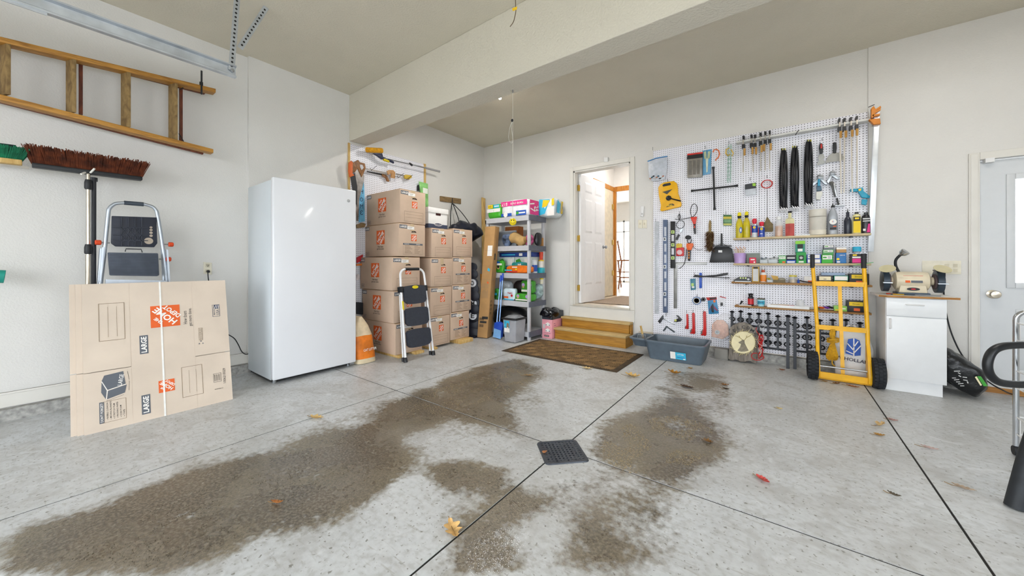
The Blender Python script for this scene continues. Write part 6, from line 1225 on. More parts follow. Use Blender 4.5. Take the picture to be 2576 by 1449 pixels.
# bar clamps
def bar_clamp(u, v0, v1, ub, lb, hu, grp, lean=0.):
    t = T('bar_clamp', lb, 'clamp', W(u, v1, .1), grp); d = .128
    A_, B_ = W(u, v0, d), W(ub, v1, d); MB().bar(A_, B_, .011, .005, (0, 1, 0)).build('bar', mat('#b3aca2', .35, .7), t)
    wp(MB(), [(u-3, v0-1), (u+3, v0-2), (u+2, v0+7), (u-2, v0+8)], d-.075, .085).build('fixed_jaw', KB, t)
    wp(MB(), [(u-4, v0+20), (u+4, v0+19), (u+4, v0+29), (u-4, v0+30)], d-.05, .06).build('sliding_jaw', KB, t)
    h0 = W(u+hu, v0+31, d+.0); MB().cyl(h0, W(u+hu, v0+48, d), .0115, .0095, 10).build('handle', wood('#c99a4a', '#a5742c', 6, (9, 9, 1.5), .45), t); MB().cyl(W(u+hu, v0+22, d), h0, .004, n=6).build('screw', STEEL, t)
LBC = ['left end of the ledge', 'second from the left on the ledge', 'third from the left on the ledge', 'fourth from the left on the ledge', 'fifth from the left on the ledge', 'sixth from the left, last of the left cluster']
for k, (u, v0, v1, ub) in enumerate(((1870, 343, 434, 1869.5), (1890, 340, 432, 1895), (1899, 340, 372, 1899), (1913, 335, 430, 1914), (1925, 332, 428, 1925), (1936, 330, 426, 1936))):
    bar_clamp(u, v0, v1, ub, 'wooden-handled bar clamp, '+LBC[k], 3 if k != 4 else -3, 'bar clamps')
for k, (u, v0, v1, ub) in enumerate(((2112, 299, 487, 2116), (2125, 298, 485, 2123), (2141, 296, 484, 2144), (2156, 293, 474, 2156))):
    bar_clamp(u, v0, v1, ub, 'long wooden-handled bar clamp, %s of the right cluster' % ('leftmost', 'second', 'third', 'rightmost')[k], 3 if k < 3 else 0, 'bar clamps')
MB().tube(WT([(2001, 340, .06), (2006, 331, .14), (2010, 328, .15)], .1), .004, 6).one('peg_hook', KB, 'black double hook under the middle of the white ledge', 'hook')
# big pipe clamp at the right edge
t = T('panel_clamp', 'long aluminium bar clamp with orange jaws hanging past the pegboard edge', 'clamp', W(2190, 633, .06))
MB().bar(W(2206, 276, .12), W(2190, 633, .06), .042, .028, (0, -1, 0)).build('bar', mat('#d9dde2', .3, .5, .04), t, bevel=.003)
CO = mat('#d8821c', .45)
for q in ([(2192, 272), (2198, 266), (2203, 274), (2215, 266), (2217, 270), (2204, 278), (2215, 272), (2216, 276), (2202, 284), (2196, 296), (2192, 296)], [(2186, 300), (2214, 297), (2216, 311), (2198, 313), (2192, 306)], [(2194, 288), (2214, 285), (2214, 290), (2194, 293)]): wp(MB(), q, .11, .05).build('jaw', CO, t, bevel=.003)
MB().cyl(W(2184, 270, .13), W(2200, 263, .13), .0035, n=6).build('tommy_bar', WIRE, t); MB().cyl(W(2196, 296, .13), W(2195, 318, .13), .005, n=8).build('screw', STEEL, t)
# small battery pack and coil
card('wire_pack', 'small hang pack of clear tubing left of the red coil', [(1874, 464), (1902, 459), (1902, 489), (1875, 492)], .03, .02, '#c9ced6', .25, 'package', (('header', [(1874, 464), (1902, 459), (1902, 473), (1874, 477)], 0, .002, '#26282c'), ('header_tab', R4(1893, 1901, 461, 468), .002, .001, '#9ccf3c')), .2); hook(1887, 452, 'wire hook above the tubing pack')
t = T('red_coil', 'coil of bright red tubing on the pegboard', 'coil', W(1929, 475, .05))
for k in range(3): MB().tube(arc(W(1929, 463, .045+.008*k), 1, 0, 345, 22, V(.052-.002*k, 0, 0), V(0, 0, .045)), .0045, 8, True).build('turn', REDM, t)
hook(1929.5, 446, 'wire hook through the red coil')
t = T('fly_swatter', 'brown fly swatter on a long thin wire hanging from the red coil hook', 'fly swatter', W(1930, 584, .05)); MB().cyl(W(1930, 478, .05), W(1930, 548, .05), .0025, n=6).build('wire', WIRE, t)
zE = lambda x, y: (1820+x/6.44, 500+y/6.44); wp(MB(), [zE(*p) for p in ((700, 295), (720, 300), (760, 370), (800, 405), (805, 500), (790, 535), (660, 535), (640, 500), (645, 410), (680, 360))], .045, .004).build('paddle', mat('#7d6c48', .7, 0, .15, 40, .5, 200), t)
# cable bundles
zB = lambda x, y: (1900+x/4.529, 240+y/4.529)
for k, (xa, xb, ya, yb, lb) in enumerate(((287, 360, 610, 1285, 'hanging bundle of black bungee cords, leftmost of three'), (412, 490, 580, 1270, 'hanging bundle of black bungee cords with yellow tips, middle of three'), (568, 648, 510, 1240, 'longest hanging bundle of black bungee cords, rightmost of three'))):
    t = T('bungee_bundle', lb, 'cords', W(*zB((xa+xb)/2, yb), .06), 'bungee bundles')
    for j in range(7):
        x = xa+(xb-xa)*(j+.5)/7; pts = [W(*zB((xa+xb)/2+(x-(xa+xb)/2)*.55, ya+10), .07), W(*zB(x, ya+110), .05+.02*(j % 3)), W(*zB(x+6*((j*3) % 5-2), (ya+yb)/2), .05+.02*((j+1) % 3)), W(*zB(x+4*((j*7) % 5-2), yb-60), .05+.015*(j % 3)), W(*zB((xa+xb)/2+(x-(xa+xb)/2)*1.15, yb), .06)]
        MB().tube(spline(pts, 5), .0085, 7).build('cord', mat('#14151c', .35), t)
    for j in range(6):
        c = W(*zB(xa+(xb-xa)*(j+.3)/6, yb+15+12*(j % 2)), .07); MB().tube(spline([c+V(0, 0, .03), c+V(.012, -.004, .005), c+V(.004, -.01, -.022), c+V(-.016, -.004, -.012), c+V(-.012, 0, .01)], 4), .003, 6).build('hook_end', mat('#c9cbd0', .3, .7), t)
        c = W(*zB((xa+xb)/2+(j-2.5)*9, ya+5), .075); MB().ell(c, (.008, .01, .012), 8, 6).build('top_end', mat(('#1a1a1e', '#c8c23a', '#b9bcc0')[(j+k) % 3], .4), t)
# scrapers
t = T('putty_knife', 'chrome scraper with a red and black handle on the pegboard', 'scraper', W(2066, 415, .05)); wp(MB(), [zB(*p) for p in ((735, 545), (765, 542), (775, 600), (768, 660), (735, 662), (727, 600))], .035, .03).build('handle', KB, t, bevel=.006); wp(MB(), [zB(*p) for p in ((742, 555), (760, 553), (764, 600), (744, 606))], .066, .002).build('inlay', REDM, t)
wp(MB(), [zB(*p) for p in ((735, 668), (772, 665), (790, 700), (775, 730), (798, 765), (790, 775), (700, 800), (705, 770), (725, 745), (715, 700))], .045, .004).build('blade', mat('#c3c7cb', .2, .9), t); hook(2068, 352, 'wire hook above the red and black scraper')
t = T('taping_knife', 'half-round steel scraper with a black handle on the pegboard', 'scraper', W(2100, 408, .05)); wp(MB(), [zB(*p) for p in ((885, 540), (900, 530), (925, 535), (930, 600), (922, 655), (888, 655))], .035, .028).build('handle', KB, t, bevel=.006)
wp(MB(), [zB(*p) for p in ((800, 768), (812, 725), (840, 680), (890, 652), (950, 652), (990, 672), (1020, 715), (1010, 738))], .045, .003).build('blade', mat('#a3a29e', .3, .85), t)
# corner clamps in steel
t = T('corner_clamp', 'steel corner clamp with a blue handle on the pegboard', 'clamp', W(2060, 500, .06))
for q, th, c2 in (([(645, 1000), (735, 935), (745, 965), (660, 1030)], .03, GALV), ([(745, 935), (815, 990), (820, 1015), (790, 1010), (740, 960)], .03, GALV), ([(710, 905), (770, 900), (780, 950), (715, 950)], .05, mat('#8a8d90', .35, .7)), ([(715, 955), (738, 950), (740, 1030), (712, 1030)], .06, mat('#2f9ac0', .4)), ([(700, 1035), (750, 1030), (760, 1080), (705, 1085)], .05, mat('#4a6a80', .4)), ([(693, 1100), (760, 1090), (768, 1120), (735, 1190), (693, 1180)], .04, mat('#dcdcd4', .4))): wp(MB(), [zB(*p) for p in q], .03, th).build('piece', c2, t, bevel=.002)
t = T('corner_clamp', 'steel corner clamp with a long black screw on the pegboard', 'clamp', W(2098, 515, .06))
for q, th, c2 in (([(812, 980), (865, 880), (885, 895), (835, 1005)], .03, GALV), ([(870, 890), (965, 930), (972, 950), (930, 955), (870, 915)], .03, GALV), ([(855, 865), (905, 858), (915, 900), (860, 905)], .05, mat('#8a8d90', .35, .7)), ([(840, 990), (880, 975), (905, 1000), (920, 1150), (905, 1155), (870, 1040)], .03, mat('#5a5a58', .4, .5)), ([(885, 1000), (910, 1000), (935, 1150), (920, 1155)], .05, mat('#b9bcc0', .3, .8)), ([(925, 1170), (940, 1165), (958, 1240), (945, 1245)], .05, KB), ([(910, 1245), (1020, 1250), (1018, 1262), (910, 1262)], .04, STEEL)): wp(MB(), [zB(*p) for p in q], .03, th).build('piece', c2, t, bevel=.002)
t = T('angle_clamp', 'bright blue plastic angle clamp near the pegboard right edge', 'clamp', W(2170, 512, .06))
for q, th in (([(1085, 1065), (1165, 1060), (1170, 1095), (1085, 1095)], .03), ([(1160, 1060), (1225, 1045), (1235, 1090), (1310, 1150), (1300, 1170), (1215, 1165), (1180, 1110)], .035), ([(1215, 1180), (1280, 1185), (1265, 1250), (1210, 1240)], .03)): wp(MB(), [zB(*p) for p in q], .03, th).build('jaw', mat('#1f9fc0', .4), t, bevel=.003)
wp(MB(), [zB(*p) for p in ((1175, 1065), (1210, 1060), (1205, 1085), (1178, 1090))], .066, .003).build('brass_plate', BRASS, t); MB().cyl(W(*zB(1070, 1080), .05), W(*zB(1170, 1078), .05), .003, n=6).build('screw', STEEL, t)
# ------------------------------------------------------------ left part of the pegboard
zC = lambda x, y: (1620+x/4.025, 520+y/4.025)
def cpoly(name, lb, ct, pieces, base):
    t = T(name, lb, ct, W(*zC(*base), .05))
    for pn, q, d, th, c2 in pieces: wp(MB(), [zC(*p) for p in q], d, th).build(pn, mat(c2, .4, 0, .08, 20) if isinstance(c2, str) else c2, t, bevel=.0015)
    return t
B4 = lambda a, b_, c_, d_: [(a, c_), (b_, c_), (b_, d_), (a, d_)]
cpoly('clear_ruler', 'long clear plastic rule at the left edge of the pegboard', 'ruler', [('rule', B4(108, 152, 150, 1085), .023, .003, mat('#d5d9e0', .15, 0, .1, 30, trans=.4))], (130, 1085)); hook(*zC(118, 145), 'wire hook at the top of the clear rule')
LV = mat('#5c6b88', .4, .2, .08)
cpoly('spirit_level', 'long blue-grey spirit level hung upright on the pegboard', 'level', [('body', B4(192, 236, 132, 1072), .025, .03, LV)]+[('window', B4(204, 226, a, b_), .055, .001, '#c3c8d2') for a, b_ in ((205, 300), (375, 455), (485, 570), (655, 725), (765, 850), (925, 1010))]+[('vial', B4(196, 224, a, a+36), .055, .003, '#e6e9ea') for a in (310, 590, 866)]+[('vial_core', B4(203, 217, a+8, a+28), .058, .001, '#3a4048') for a in (310, 590, 866)], (214, 1072))
cpoly('spirit_level', 'shorter black spirit level with three green vials on the pegboard', 'level', [('body', B4(268, 312, 148, 622), .025, .03, '#15161a')]+[('vial', B4(275, 308, a, a+32), .055, .003, '#cfe08a') for a in (240, 370, 503)]+[('vial_core', B4(284, 299, a+8, a+24), .058, .001, '#4a7a3a') for a in (240, 370, 503)]+[('window', B4(278, 304, a, b_), .055, .001, '#cfcfd6') for a, b_ in ((285, 350), (420, 485))], (290, 622))
cpoly('framing_square', 'steel framing square hung upside down on the pegboard', 'square', [('blade', [(310, 562), (635, 562), (635, 590), (338, 590), (336, 1030), (300, 1030), (300, 590)], .024, .003, mat('#9b9a98', .35, .7, .1))], (318, 1030))
t = cpoly('strap_wrench', 'red funnel-handled strap wrench with a black loop on the pegboard', 'wrench', [('jaw', [(470, 108), (535, 100), (525, 145), (520, 175), (500, 178)], .04, .03, '#d8321c'), ('handle', [(500, 178), (520, 176), (524, 270), (510, 278), (503, 240)], .04, .025, '#1b1b1e'), ('inlay', [(506, 190), (517, 190), (518, 215), (507, 218)], .066, .002, '#d8421c')], (510, 278))
MB().tube(spline(WT([zC(*p) for p in ((480, 100), (470, 40), (485, -10), (505, -28), (525, -22), (538, 10), (530, 60), (495, 100), (430, 118), (350, 130), (315, 125))], .05), 5), .004, 6).build('strap', RUB, t)
t = T('cable_tie_coil', 'loop of black cable with a steel clamp by the black level', 'cable', W(*zC(365, 330), .05)); MB().tube(spline(WT([zC(*p) for p in ((360, 70), (345, 100), (355, 125), (370, 105), (358, 75), (360, 130), (335, 165), (330, 195), (355, 220), (390, 215), (408, 180), (395, 145), (360, 140))], .045), 5), .0035, 6).build('loop', RUB, t)
wp(MB(), [zC(*p) for p in ((360, 235), (375, 225), (395, 215), (385, 250), (370, 265))], .035, .02).build('clamp', STEEL, t); wp(MB(), [zC(*p) for p in ((345, 275), (362, 285), (335, 340), (318, 330))], .035, .02).build('grip', KB, t); hook(*zC(360, 70), 'wire hook above the black cable loop')
cpoly('saw_blade_box', 'red box with a round window and yellow top hung on the pegboard', 'box', [('carton', [(325, 420), (403, 412), (402, 498), (327, 500)], .025, .03, '#c8262c'), ('header', [(325, 380), (345, 372), (383, 375), (385, 412), (328, 418)], .025, .02, '#d8b83a'), ('window', [(360+28*math.cos(k*.5), 462+26*math.sin(k*.5)) for k in range(12)], .056, .002, '#e2c3c8')], (365, 500))
t = cpoly('oil_filter_wrench', 'orange and black rubber strap wrench in the middle of the pegboard', 'wrench', [('jaw', [(430, 372), (495, 370), (498, 390), (475, 440), (440, 442), (428, 405)], .04, .035, '#e2621c'), ('handle', [(442, 442), (470, 440), (466, 545), (458, 552), (445, 545)], .04, .03, '#1b1b1e')]+[('inlay', [(449, y), (461, y), (460, y+18), (449, y+18)], .071, .002, '#e2821c') for y in (455, 482, 508)], (458, 552))
MB().lathe([(.03, 0), (.03, .03), (.02, .034), (0, .034)], W(*zC(450, 312), .03), 14, (0, -1, 0), 1.1, .9).build('rubber_loop', RUB, t); MB().tube(spline(WT([zC(*p) for p in ((440, 335), (445, 365), (470, 365), (480, 330))], .05), 5), .005, 6).build('strap', RUB, t)
MB().tube(spline(WT([zC(*p) for p in ((432, 430), (425, 500), (410, 570), (380, 612), (352, 627))], .045), 5), .004, 6).build('strap_tail', RUB, t); MB().tube(spline(WT([zC(*p) for p in ((495, 405), (530, 432), (560, 438), (594, 433))], .06), 5), .0025, 6).build('wire_tail', WIRE, t)
t = T('hand_brush', 'hand brush with shaggy brown bristles and bare wooden grip', 'brush', W(*zC(665, 455), .05)); wp(MB(), [zC(*p) for p in ((662, 140), (672, 135), (680, 160), (678, 245), (700, 260), (704, 330), (690, 440), (665, 456), (640, 440), (630, 330), (640, 260), (655, 245), (654, 175))], .025, .02).build('block', wood('#9a8458', '#6f5a34', 6, (9, 9, 2), .7), t)
m = MB()
for k in range(420):
    a = random.random(); x = 634+66*random.random(); y = 250+200*a; P0 = W(*zC(x, y), .045); dx = (x-667)/33; m.cyl(P0, P0+V(.022*dx+.006*(random.random()-.5), -.03-.02*random.random(), -.012-.012*random.random()), .0018, .0012, 3)
o = m.build('bristles', mat('#6b4526', .85, 0, .3, 40), t, smooth=0); o['kind'] = 'stuff'
t = cpoly('dustpan', 'black dustpan hanging upright between brush and shelves', 'dustpan', [('pan', [(662, 565), (690, 440), (712, 412), (860, 408), (890, 425), (910, 562)], .03, .045, '#121318'), ('hood', [(712, 412), (735, 395), (838, 392), (860, 408)], .03, .06, '#1d1f26'), ('label', B4(752, 792, 440, 463), .076, .001, '#e6e6e6')], (785, 565)); MB().cyl(W(*zC(787, 395), .05), W(*zC(786, 272), .05), .011, .009, 10).build('handle', KB, t); MB().tube(WT([zC(*p) for p in ((745, 396), (775, 375), (800, 375), (835, 394))], .06), .003, 6).build('bail', WIRE, t)
m = MB()
for k in range(60): P0 = W(*zC(700+190*k/60, 408), .06); m.cyl(P0, P0+V(.004*(random.random()-.5), 0, .02+.012*random.random()), .0016, .001, 3)
o = m.build('broom_fringe', KB, t, smooth=0); o['kind'] = 'stuff'
cpoly('seed_packet', 'green and yellow hang packet between lug wrench and top shelf', 'packet', [('card', B4(803, 888, 82, 192), .028, .012, '#3a6b3c'), ('band', B4(805, 886, 100, 125), .04, .001, '#c9b83a'), ('band', B4(805, 886, 170, 188), .04, .001, '#c9c86a'), ('panel', B4(812, 880, 128, 160), .04, .001, '#6f9a6c')], (845, 192)); hook(*zC(830, 70), 'wire hook above the green seed packet')
t = cpoly('grabber_tool', 'black caulking tool hung level on two wire hooks', 'tool', [('barrel', [(495, 712), (520, 690), (600, 700), (720, 690), (800, 675), (848, 668), (846, 690), (790, 702), (700, 712), (560, 716)], .05, .025, '#1a1b1f'), ('blue_clip', B4(560, 584, 670, 825), .03, .02, '#2456c0')], (680, 745)); MB().cyl(W(*zC(500, 705), .06), W(*zC(870, 722), .06), .004, n=6).build('rod', WIRE, t); hook(*zC(510, 690), 'wire hook at the left end of the black caulking tool'); hook(*zC(828, 730), 'wire hook at the right end of the black caulking tool')
cpoly('vial_pack', 'small teal hang pack under the black caulking tool', 'pack', [('card', [(468, 732), (520, 728), (524, 840), (474, 845)], .026, .012, '#3f7f96'), ('vial', B4(478, 504, 775, 805), .038, .003, '#b8d878'), ('cap', B4(484, 510, 805, 825), .038, .003, '#dcdcdc')], (498, 845))
t = T('tape_roll', 'roll of blue-grey tape on a pegboard hook', 'tape', W(*zC(535, 985), .05)); MB().lathe([(.038, 0), (.05, 0), (.05, .03), (.038, .03), (.038, 0)], W(*zC(536, 950), .028), 22, (0, -1, 0)).build('roll', mat('#6b84ac', .4), t); MB().lathe([(.031, 0), (.038, 0), (.038, .028), (.031, .028), (.031, 0)], W(*zC(536, 950), .028), 22, (0, -1, 0)).build('core', mat('#d8d2c6', .6), t)
MB().lathe([(.010, 0), (.025, 0), (.025, .02), (.010, .02), (.010, 0)], W(*zC(603, 938), .028), 18, (0, -1, 0)).one('tape_roll', mat('#26262a', .4), 'small black tape roll right of the blue-grey one', 'tape'); hook(*zC(536, 910), 'wire hook in the blue-grey tape roll')
cpoly('pliers_card', 'blue card with black pliers and red header on the pegboard', 'card', [('card', [(645, 940), (735, 935), (758, 1082), (655, 1088)], .026, .006, '#2f7fae'), ('header', [(628, 920), (735, 913), (738, 940), (645, 950)], .027, .006, '#b8261e'), ('header_patch', [(662, 922), (732, 915), (733, 932), (668, 940)], .033, .001, '#191617'), ('seal', [(713+13*math.cos(k*.7), 958+13*math.sin(k*.7)) for k in range(9)], .033, .001, '#e2701c'), ('pliers', [(690, 985), (700, 985), (708, 1068), (696, 1072), (684, 1060), (683, 1010)], .033, .012, '#15161a'), ('pliers_handle', [(705, 1000), (748, 1050), (742, 1058), (708, 1030)], .033, .008, '#8a3a5a'), ('pliers_handle', [(684, 1005), (665, 1050), (660, 1045), (680, 1000)], .033, .008, '#8a3a5a')], (700, 1088))
cpoly('part_card', 'small white hang card with a black part and red top', 'card', [('card', [(765, 915), (830, 925), (820, 1010), (768, 1005)], .026, .004, '#dedee4'), ('header', [(765, 905), (830, 920), (835, 930), (770, 915)], .03, .002, '#b83238'), ('part', B4(775, 798, 970, 1002), .03, .008, '#2a2a2c')], (795, 1010))
cpoly('try_square', 'black and steel try square hung low on the pegboard', 'square', [('stock', [(140, 1160), (190, 1097), (196, 1130), (160, 1182)], .026, .02, '#26282c'), ('blade', [(196, 1128), (320, 1190), (318, 1198), (192, 1138)], .03, .003, mat('#b3b6ba', .3, .8))], (160, 1182)); hook(*zC(225, 1100), 'wire hook beside the low try square')
cpoly('speed_square', 'dark triangular rafter square low behind the grey tray', 'square', [('plate', [(188, 1255), (226, 1205), (320, 1270), (300, 1273), (232, 1222), (204, 1262)], .026, .008, '#4a5358')], (250, 1272))
cpoly('spring_clamp', 'black and yellow spring clamp low on the pegboard', 'clamp', [('arm', [(300, 1165), (325, 1140), (350, 1130), (325, 1100), (345, 1105), (382, 1145), (370, 1160), (330, 1170)], .028, .03, '#1b1c20'), ('spring', B4(308, 330, 1142, 1162), .058, .003, '#cfd06a')], (340, 1170))
def pipe_wrench(lb, s_, x, y0, y1):
    h = y1-y0; cpoly('pipe_wrench', lb, 'wrench', [('handle', [(x+s_*.28, y0), (x+s_*.72, y0-4), (x+s_*.9, y0+10), (x+s_, y1-h*.08), (x+s_*.9, y1), (x+s_*.25, y1-4), (x+s_*.35, y0+h*.6)], .026, .022, '#c8201c'), ('head', [(x-s_*.15, y1-h*.13), (x+s_*.35, y1-h*.27), (x+s_*.4, y1-h*.02), (x-s_*.2, y1-4)], .028, .026, '#c8201c'), ('jaw', [(x-s_*.2, y1-h*.18), (x+s_*.12, y1-h*.24), (x+s_*.1, y1-h*.1), (x-s_*.22, y1-h*.05)], .028, .03, '#6a6a68')], (x, y1))
pipe_wrench('smallest of three red pipe wrenches on the pegboard', 30, 420, 1090, 1240); pipe_wrench('middle-sized red pipe wrench on the pegboard', 42, 475, 1078, 1290); pipe_wrench('largest red pipe wrench, rightmost of the three', 46, 585, 1062, 1308)
for x, s_ in ((432, 'smallest'), (495, 'middle-sized'), (605, 'largest')): hook(*zC(x, 1070), 'wire hook above the %s red pipe wrench' % s_)
t = T('rag_bag', 'clear bag of peach mesh cloth hanging low on the pegboard', 'bag', W(*zC(770, 1350), .1)); wp(MB(), [zC(*p) for p in ((690, 1190), (730, 1150), (800, 1150), (850, 1200), (862, 1300), (800, 1345), (680, 1320))], .03, .05).build('cloth', mat('#e8b49a', .8, 0, .15, 30, .5, 150), t, bevel=.012); wp(MB(), [zC(*p) for p in ((700, 1160), (790, 1080), (880, 1100), (868, 1340), (790, 1370), (676, 1335))], .02, .07).build('film', mat('#e9edf2', .08, 0, .03, 20, .3, 40, trans=1.0), t, bevel=.01)
MB().lathe([(.016, 0), (.026, 0), (.026, .006), (.016, .006), (.016, 0)], W(*zC(742, 1272), .09), 16, (0, -1, .3)).build('steel_ring', STEEL, t)
# wall plates by the inner door
t = outlet('light_switch', R4(1605, 1615.5, 553, 574), [R4(1608, 1612, 560, 566)], 'cream wall switch plate, left of the pair by the doorway', 0, W, .006, 'switch')
t = outlet('light_switch', R4(1616, 1627, 553, 574), [R4(1619, 1623, 560, 566)], 'cream wall switch plate, right of the pair by the doorway', 0, W, .006, 'switch')
t = T('door_opener_button', 'white door opener control above the switch plates', 'control', W(1615, 544)); wp(MB(), [(1612, 518), (1620, 519), (1618, 545), (1610, 544)], 0, .022).build('shell', WHITE, t, bevel=.004); wp(MB(), R4(1613, 1617, 536, 540), .022, .002).build('button', mat('#b9b9b9', .5), t)
wp(MB(), R4(1519, 1529, 395, 407), 0, .03).one('alarm_sensor', WHITE, 'small white alarm sensor on the wall above the inner doorway', 'sensor', bevel=.003)
# ------------------------------------------------------------ floor along the back wall
zG = lambda x, y: (1780+x/5.574, 740+y/5.574)
IRN = mat('#14161d', .35, .4, .1)
def scroll(m, c, r, s_, X, n=22, r0=.0072):
    pts = []
    for i in range(n):
        a = i/n*math.pi*2.6; k = 1-.75*i/n; pts.append(c+X*(s_*r*k*math.cos(a))+V(0, 0, r*k*math.sin(a)))
    m.tube(pts, r0, 6)
def railing(lb, A_, B_, n, ztop, zbot, leg, group):
    A_, B_ = Vector(A_), Vector(B_); t = T('iron_railing', lb, 'railing', (A_+B_)/2, group); X = (B_-A_).normalized()
    lean = V(0, .10, 0)
    for k in range(n):
        p = A_+(B_-A_)*k/(n-1); z1 = ztop+.012*math.sin(k*2.1); z0 = zbot if not (k == leg) else 0.0
        MB().bar(p+V(0, 0, z0)+lean*z0, p+V(0, 0, z1)+lean*z1, .027 if k == leg else .019, .027 if k == leg else .019, X).build('baluster', IRN, t)
        MB().lathe([(.006, 0), (.024, .008), (.026, .016), (.01, .026), (0, .028)], p+V(0, 0, z1)+lean*z1, 10).build('finial', IRN, t)
        if k < n-1:
            q = p+(B_-A_)*.5/(n-1)
            for zz, rr_ in ((ztop-.075, .052), (zbot+.15, .048), (zbot+.06, .046)):
                m = MB()
                for s_ in (-1, 1): scroll(m, q+X*(s_*rr_*.75)+V(0, 0, zz)+lean*zz, rr_*.62, s_, X)
                m.build('scrollwork', IRN, t)
    for zz in (ztop-.13, zbot): MB().bar(A_+V(0, 0, zz)+lean*zz, B_+V(0, 0, zz)+lean*zz, .012, .02).build('rail', IRN, t)
railing('black wrought-iron railing section leaning behind the welcome sign', (-.47, 4.925, 0), (.055, 4.87, 0), 7, .545, .19, 6, 'iron railings'); railing('black wrought-iron railing section leaning behind the yellow hand truck', (.115, 4.90, 0), (.63, 4.92, 0), 6, .53, .19, 0, 'iron railings')
# welcome sign
t = T('welcome_sign', 'grey plank welcome sign with a round deer medallion leaning on the wall', 'sign', (-.36, 4.86, 0))
sg = [(310, 480), (350, 440), (440, 407), (520, 405), (600, 438), (650, 480), (690, 520), (706, 590), (702, 850), (690, 975), (640, 962), (590, 930), (530, 948), (470, 952), (400, 917), (335, 932), (288, 905), (300, 780)]
SD = YB-4.835
def sw(x, y, e=0.): p = W(*zG(x, y), SD); return V(p.x, p.y+.09*p.z-e, p.z)
MB().prism([sw(*p) for p in sg], (0, .022, 0)).build('plank', wood('#8d857c', '#5f574e', 5, (9, 1, 1), .85), t, bevel=.003)
MB().prism([sw(500+168*math.cos(k*math.pi/16), 680+152*math.sin(k*math.pi/16), .010) for k in range(32)], (0, .0095, 0)).build('medallion', mat('#e6dcb4', .7, 0, .05), t)
m = MB()
for k in range(40):
    a = k*math.pi/20; m.tube([sw(500+165*math.cos(a), 680+150*math.sin(a), .012), sw(500+(172+14*(k % 3))*math.cos(a+.12), 680+(156+14*(k % 3))*math.sin(a+.12), .016)], .0035, 5)
o = m.build('twig_wreath', mat('#d8cb98', .7, 0, .15), t); o['kind'] = 'stuff'
MB().prism([sw(*p, .014) for p in ((420, 790), (455, 745), (470, 700), (440, 688), (432, 676), (470, 655), (490, 640), (515, 648), (520, 690), (545, 740), (575, 790), (520, 805), (460, 805))], (0, .004, 0)).build('deer', mat('#8a8270', .8, 0, .2, 40), t)
for q in (((490, 645), (450, 610), (400, 588), (385, 590)), ((450, 610), (440, 585)), ((515, 648), (545, 610), (590, 590), (610, 570)), ((545, 610), (548, 585))): MB().tube([sw(*p, .016) for p in q], .0028, 6).build('antler', mat('#a5935c', .7), t)
p = Pr(sw(300, 540, .002), (1, 0, 0), (0, .09, 1), .004)
for k, s_ in enumerate('WELCOME'):
    a = math.radians(148-116*k/6); q = sw(500+200*math.cos(a), 690-225*math.sin(a), .002)-p.o; p.t('K', s_, q.x, q.z, .034, wd=.03 if s_ not in 'WM' else .036, bold=.01, ang=(90-(148-116*k/6))*-.55)
p.build(t, 'lettering')
# red wire bundle
t = T('red_lead_bundle', 'tangled bundle of red wire with a white triangle frame beside the welcome sign', 'cord', (-.19, 4.82, 0)); RD = YB-4.80
for k in range(9):
    rnd = random.Random(k); pts = []
    for i in range(9): pts.append(W(*zG(745+rnd.uniform(-38, 40), 560+i*42+rnd.uniform(-15, 15)), RD+rnd.uniform(-.02, .02)))
    MB().tube(spline(pts, 5), .0032, 6).build('strand', mat(('#c01f1f', '#c01f1f', '#a51a1a', '#d8cfc0')[k % 4], .4), t)
MB().tube(spline([W(*zG(x, y), RD) for x, y in ((740, 570), (700, 540), (680, 490), (690, 465))], 5), .003, 6).build('strand', mat('#c01f1f', .4), t); MB().tube(spline([W(*zG(x, y), RD-.01) for x, y in ((700, 830), (640, 830), (615, 870), (650, 915), (730, 925), (790, 890), (760, 850))], 5), .0045, 6).build('loop', mat('#c01f1f', .4), t)
MB().tube([W(*zG(x, y), RD) for x, y in ((710, 408), (826, 440), (752, 495))], .0035, 6, True).build('triangle', mat('#e6e6e6', .4), t)
thing_box('grey_tray_box', 'shallow grey open box behind the litter tray end', 'box', (-.64, -.50, 4.87, 4.98, .02, .12), mat('#8a8680', .6), 0.0)
# ------------------------------------------------------------ yellow hand truck
t = T('hand_truck', 'yellow two-wheeled hand truck with black grips before the lowest shelf', 'hand truck', (.465, 4.62, 0)); HY_ = mat('#efb40f', .4, 0, .06, 12); TY = 4.60
xl, xr_ = .285, .645; up_ = lambda z: TY+.045+.10*z
for x0_, xt in ((xl, .252), (xr_, .628)):
    MB().tube([(x0_, up_(.12), .12), (x0_, up_(.5), .5), (xt, up_(1.15), 1.15)], .0165, 10).build('rail', HY_, t); MB().cyl((xt, up_(1.10), 1.085), (xt, up_(1.22), 1.225), .0195, n=10).build('grip', RUB, t)
MB().bar(((xl+xr_)/2+.005, up_(.06), .06), ((xl+xr_)/2-.01, up_(.93), .935), .028, .012, (0, 1, 0)).build('center_bar', HY_, t)
for z in (.93, .50): MB().bar((xl-.012, up_(z)-.008, z), (xr_+.0, up_(z)-.008, z), .012, .045).build('cross_bar', HY_, t)
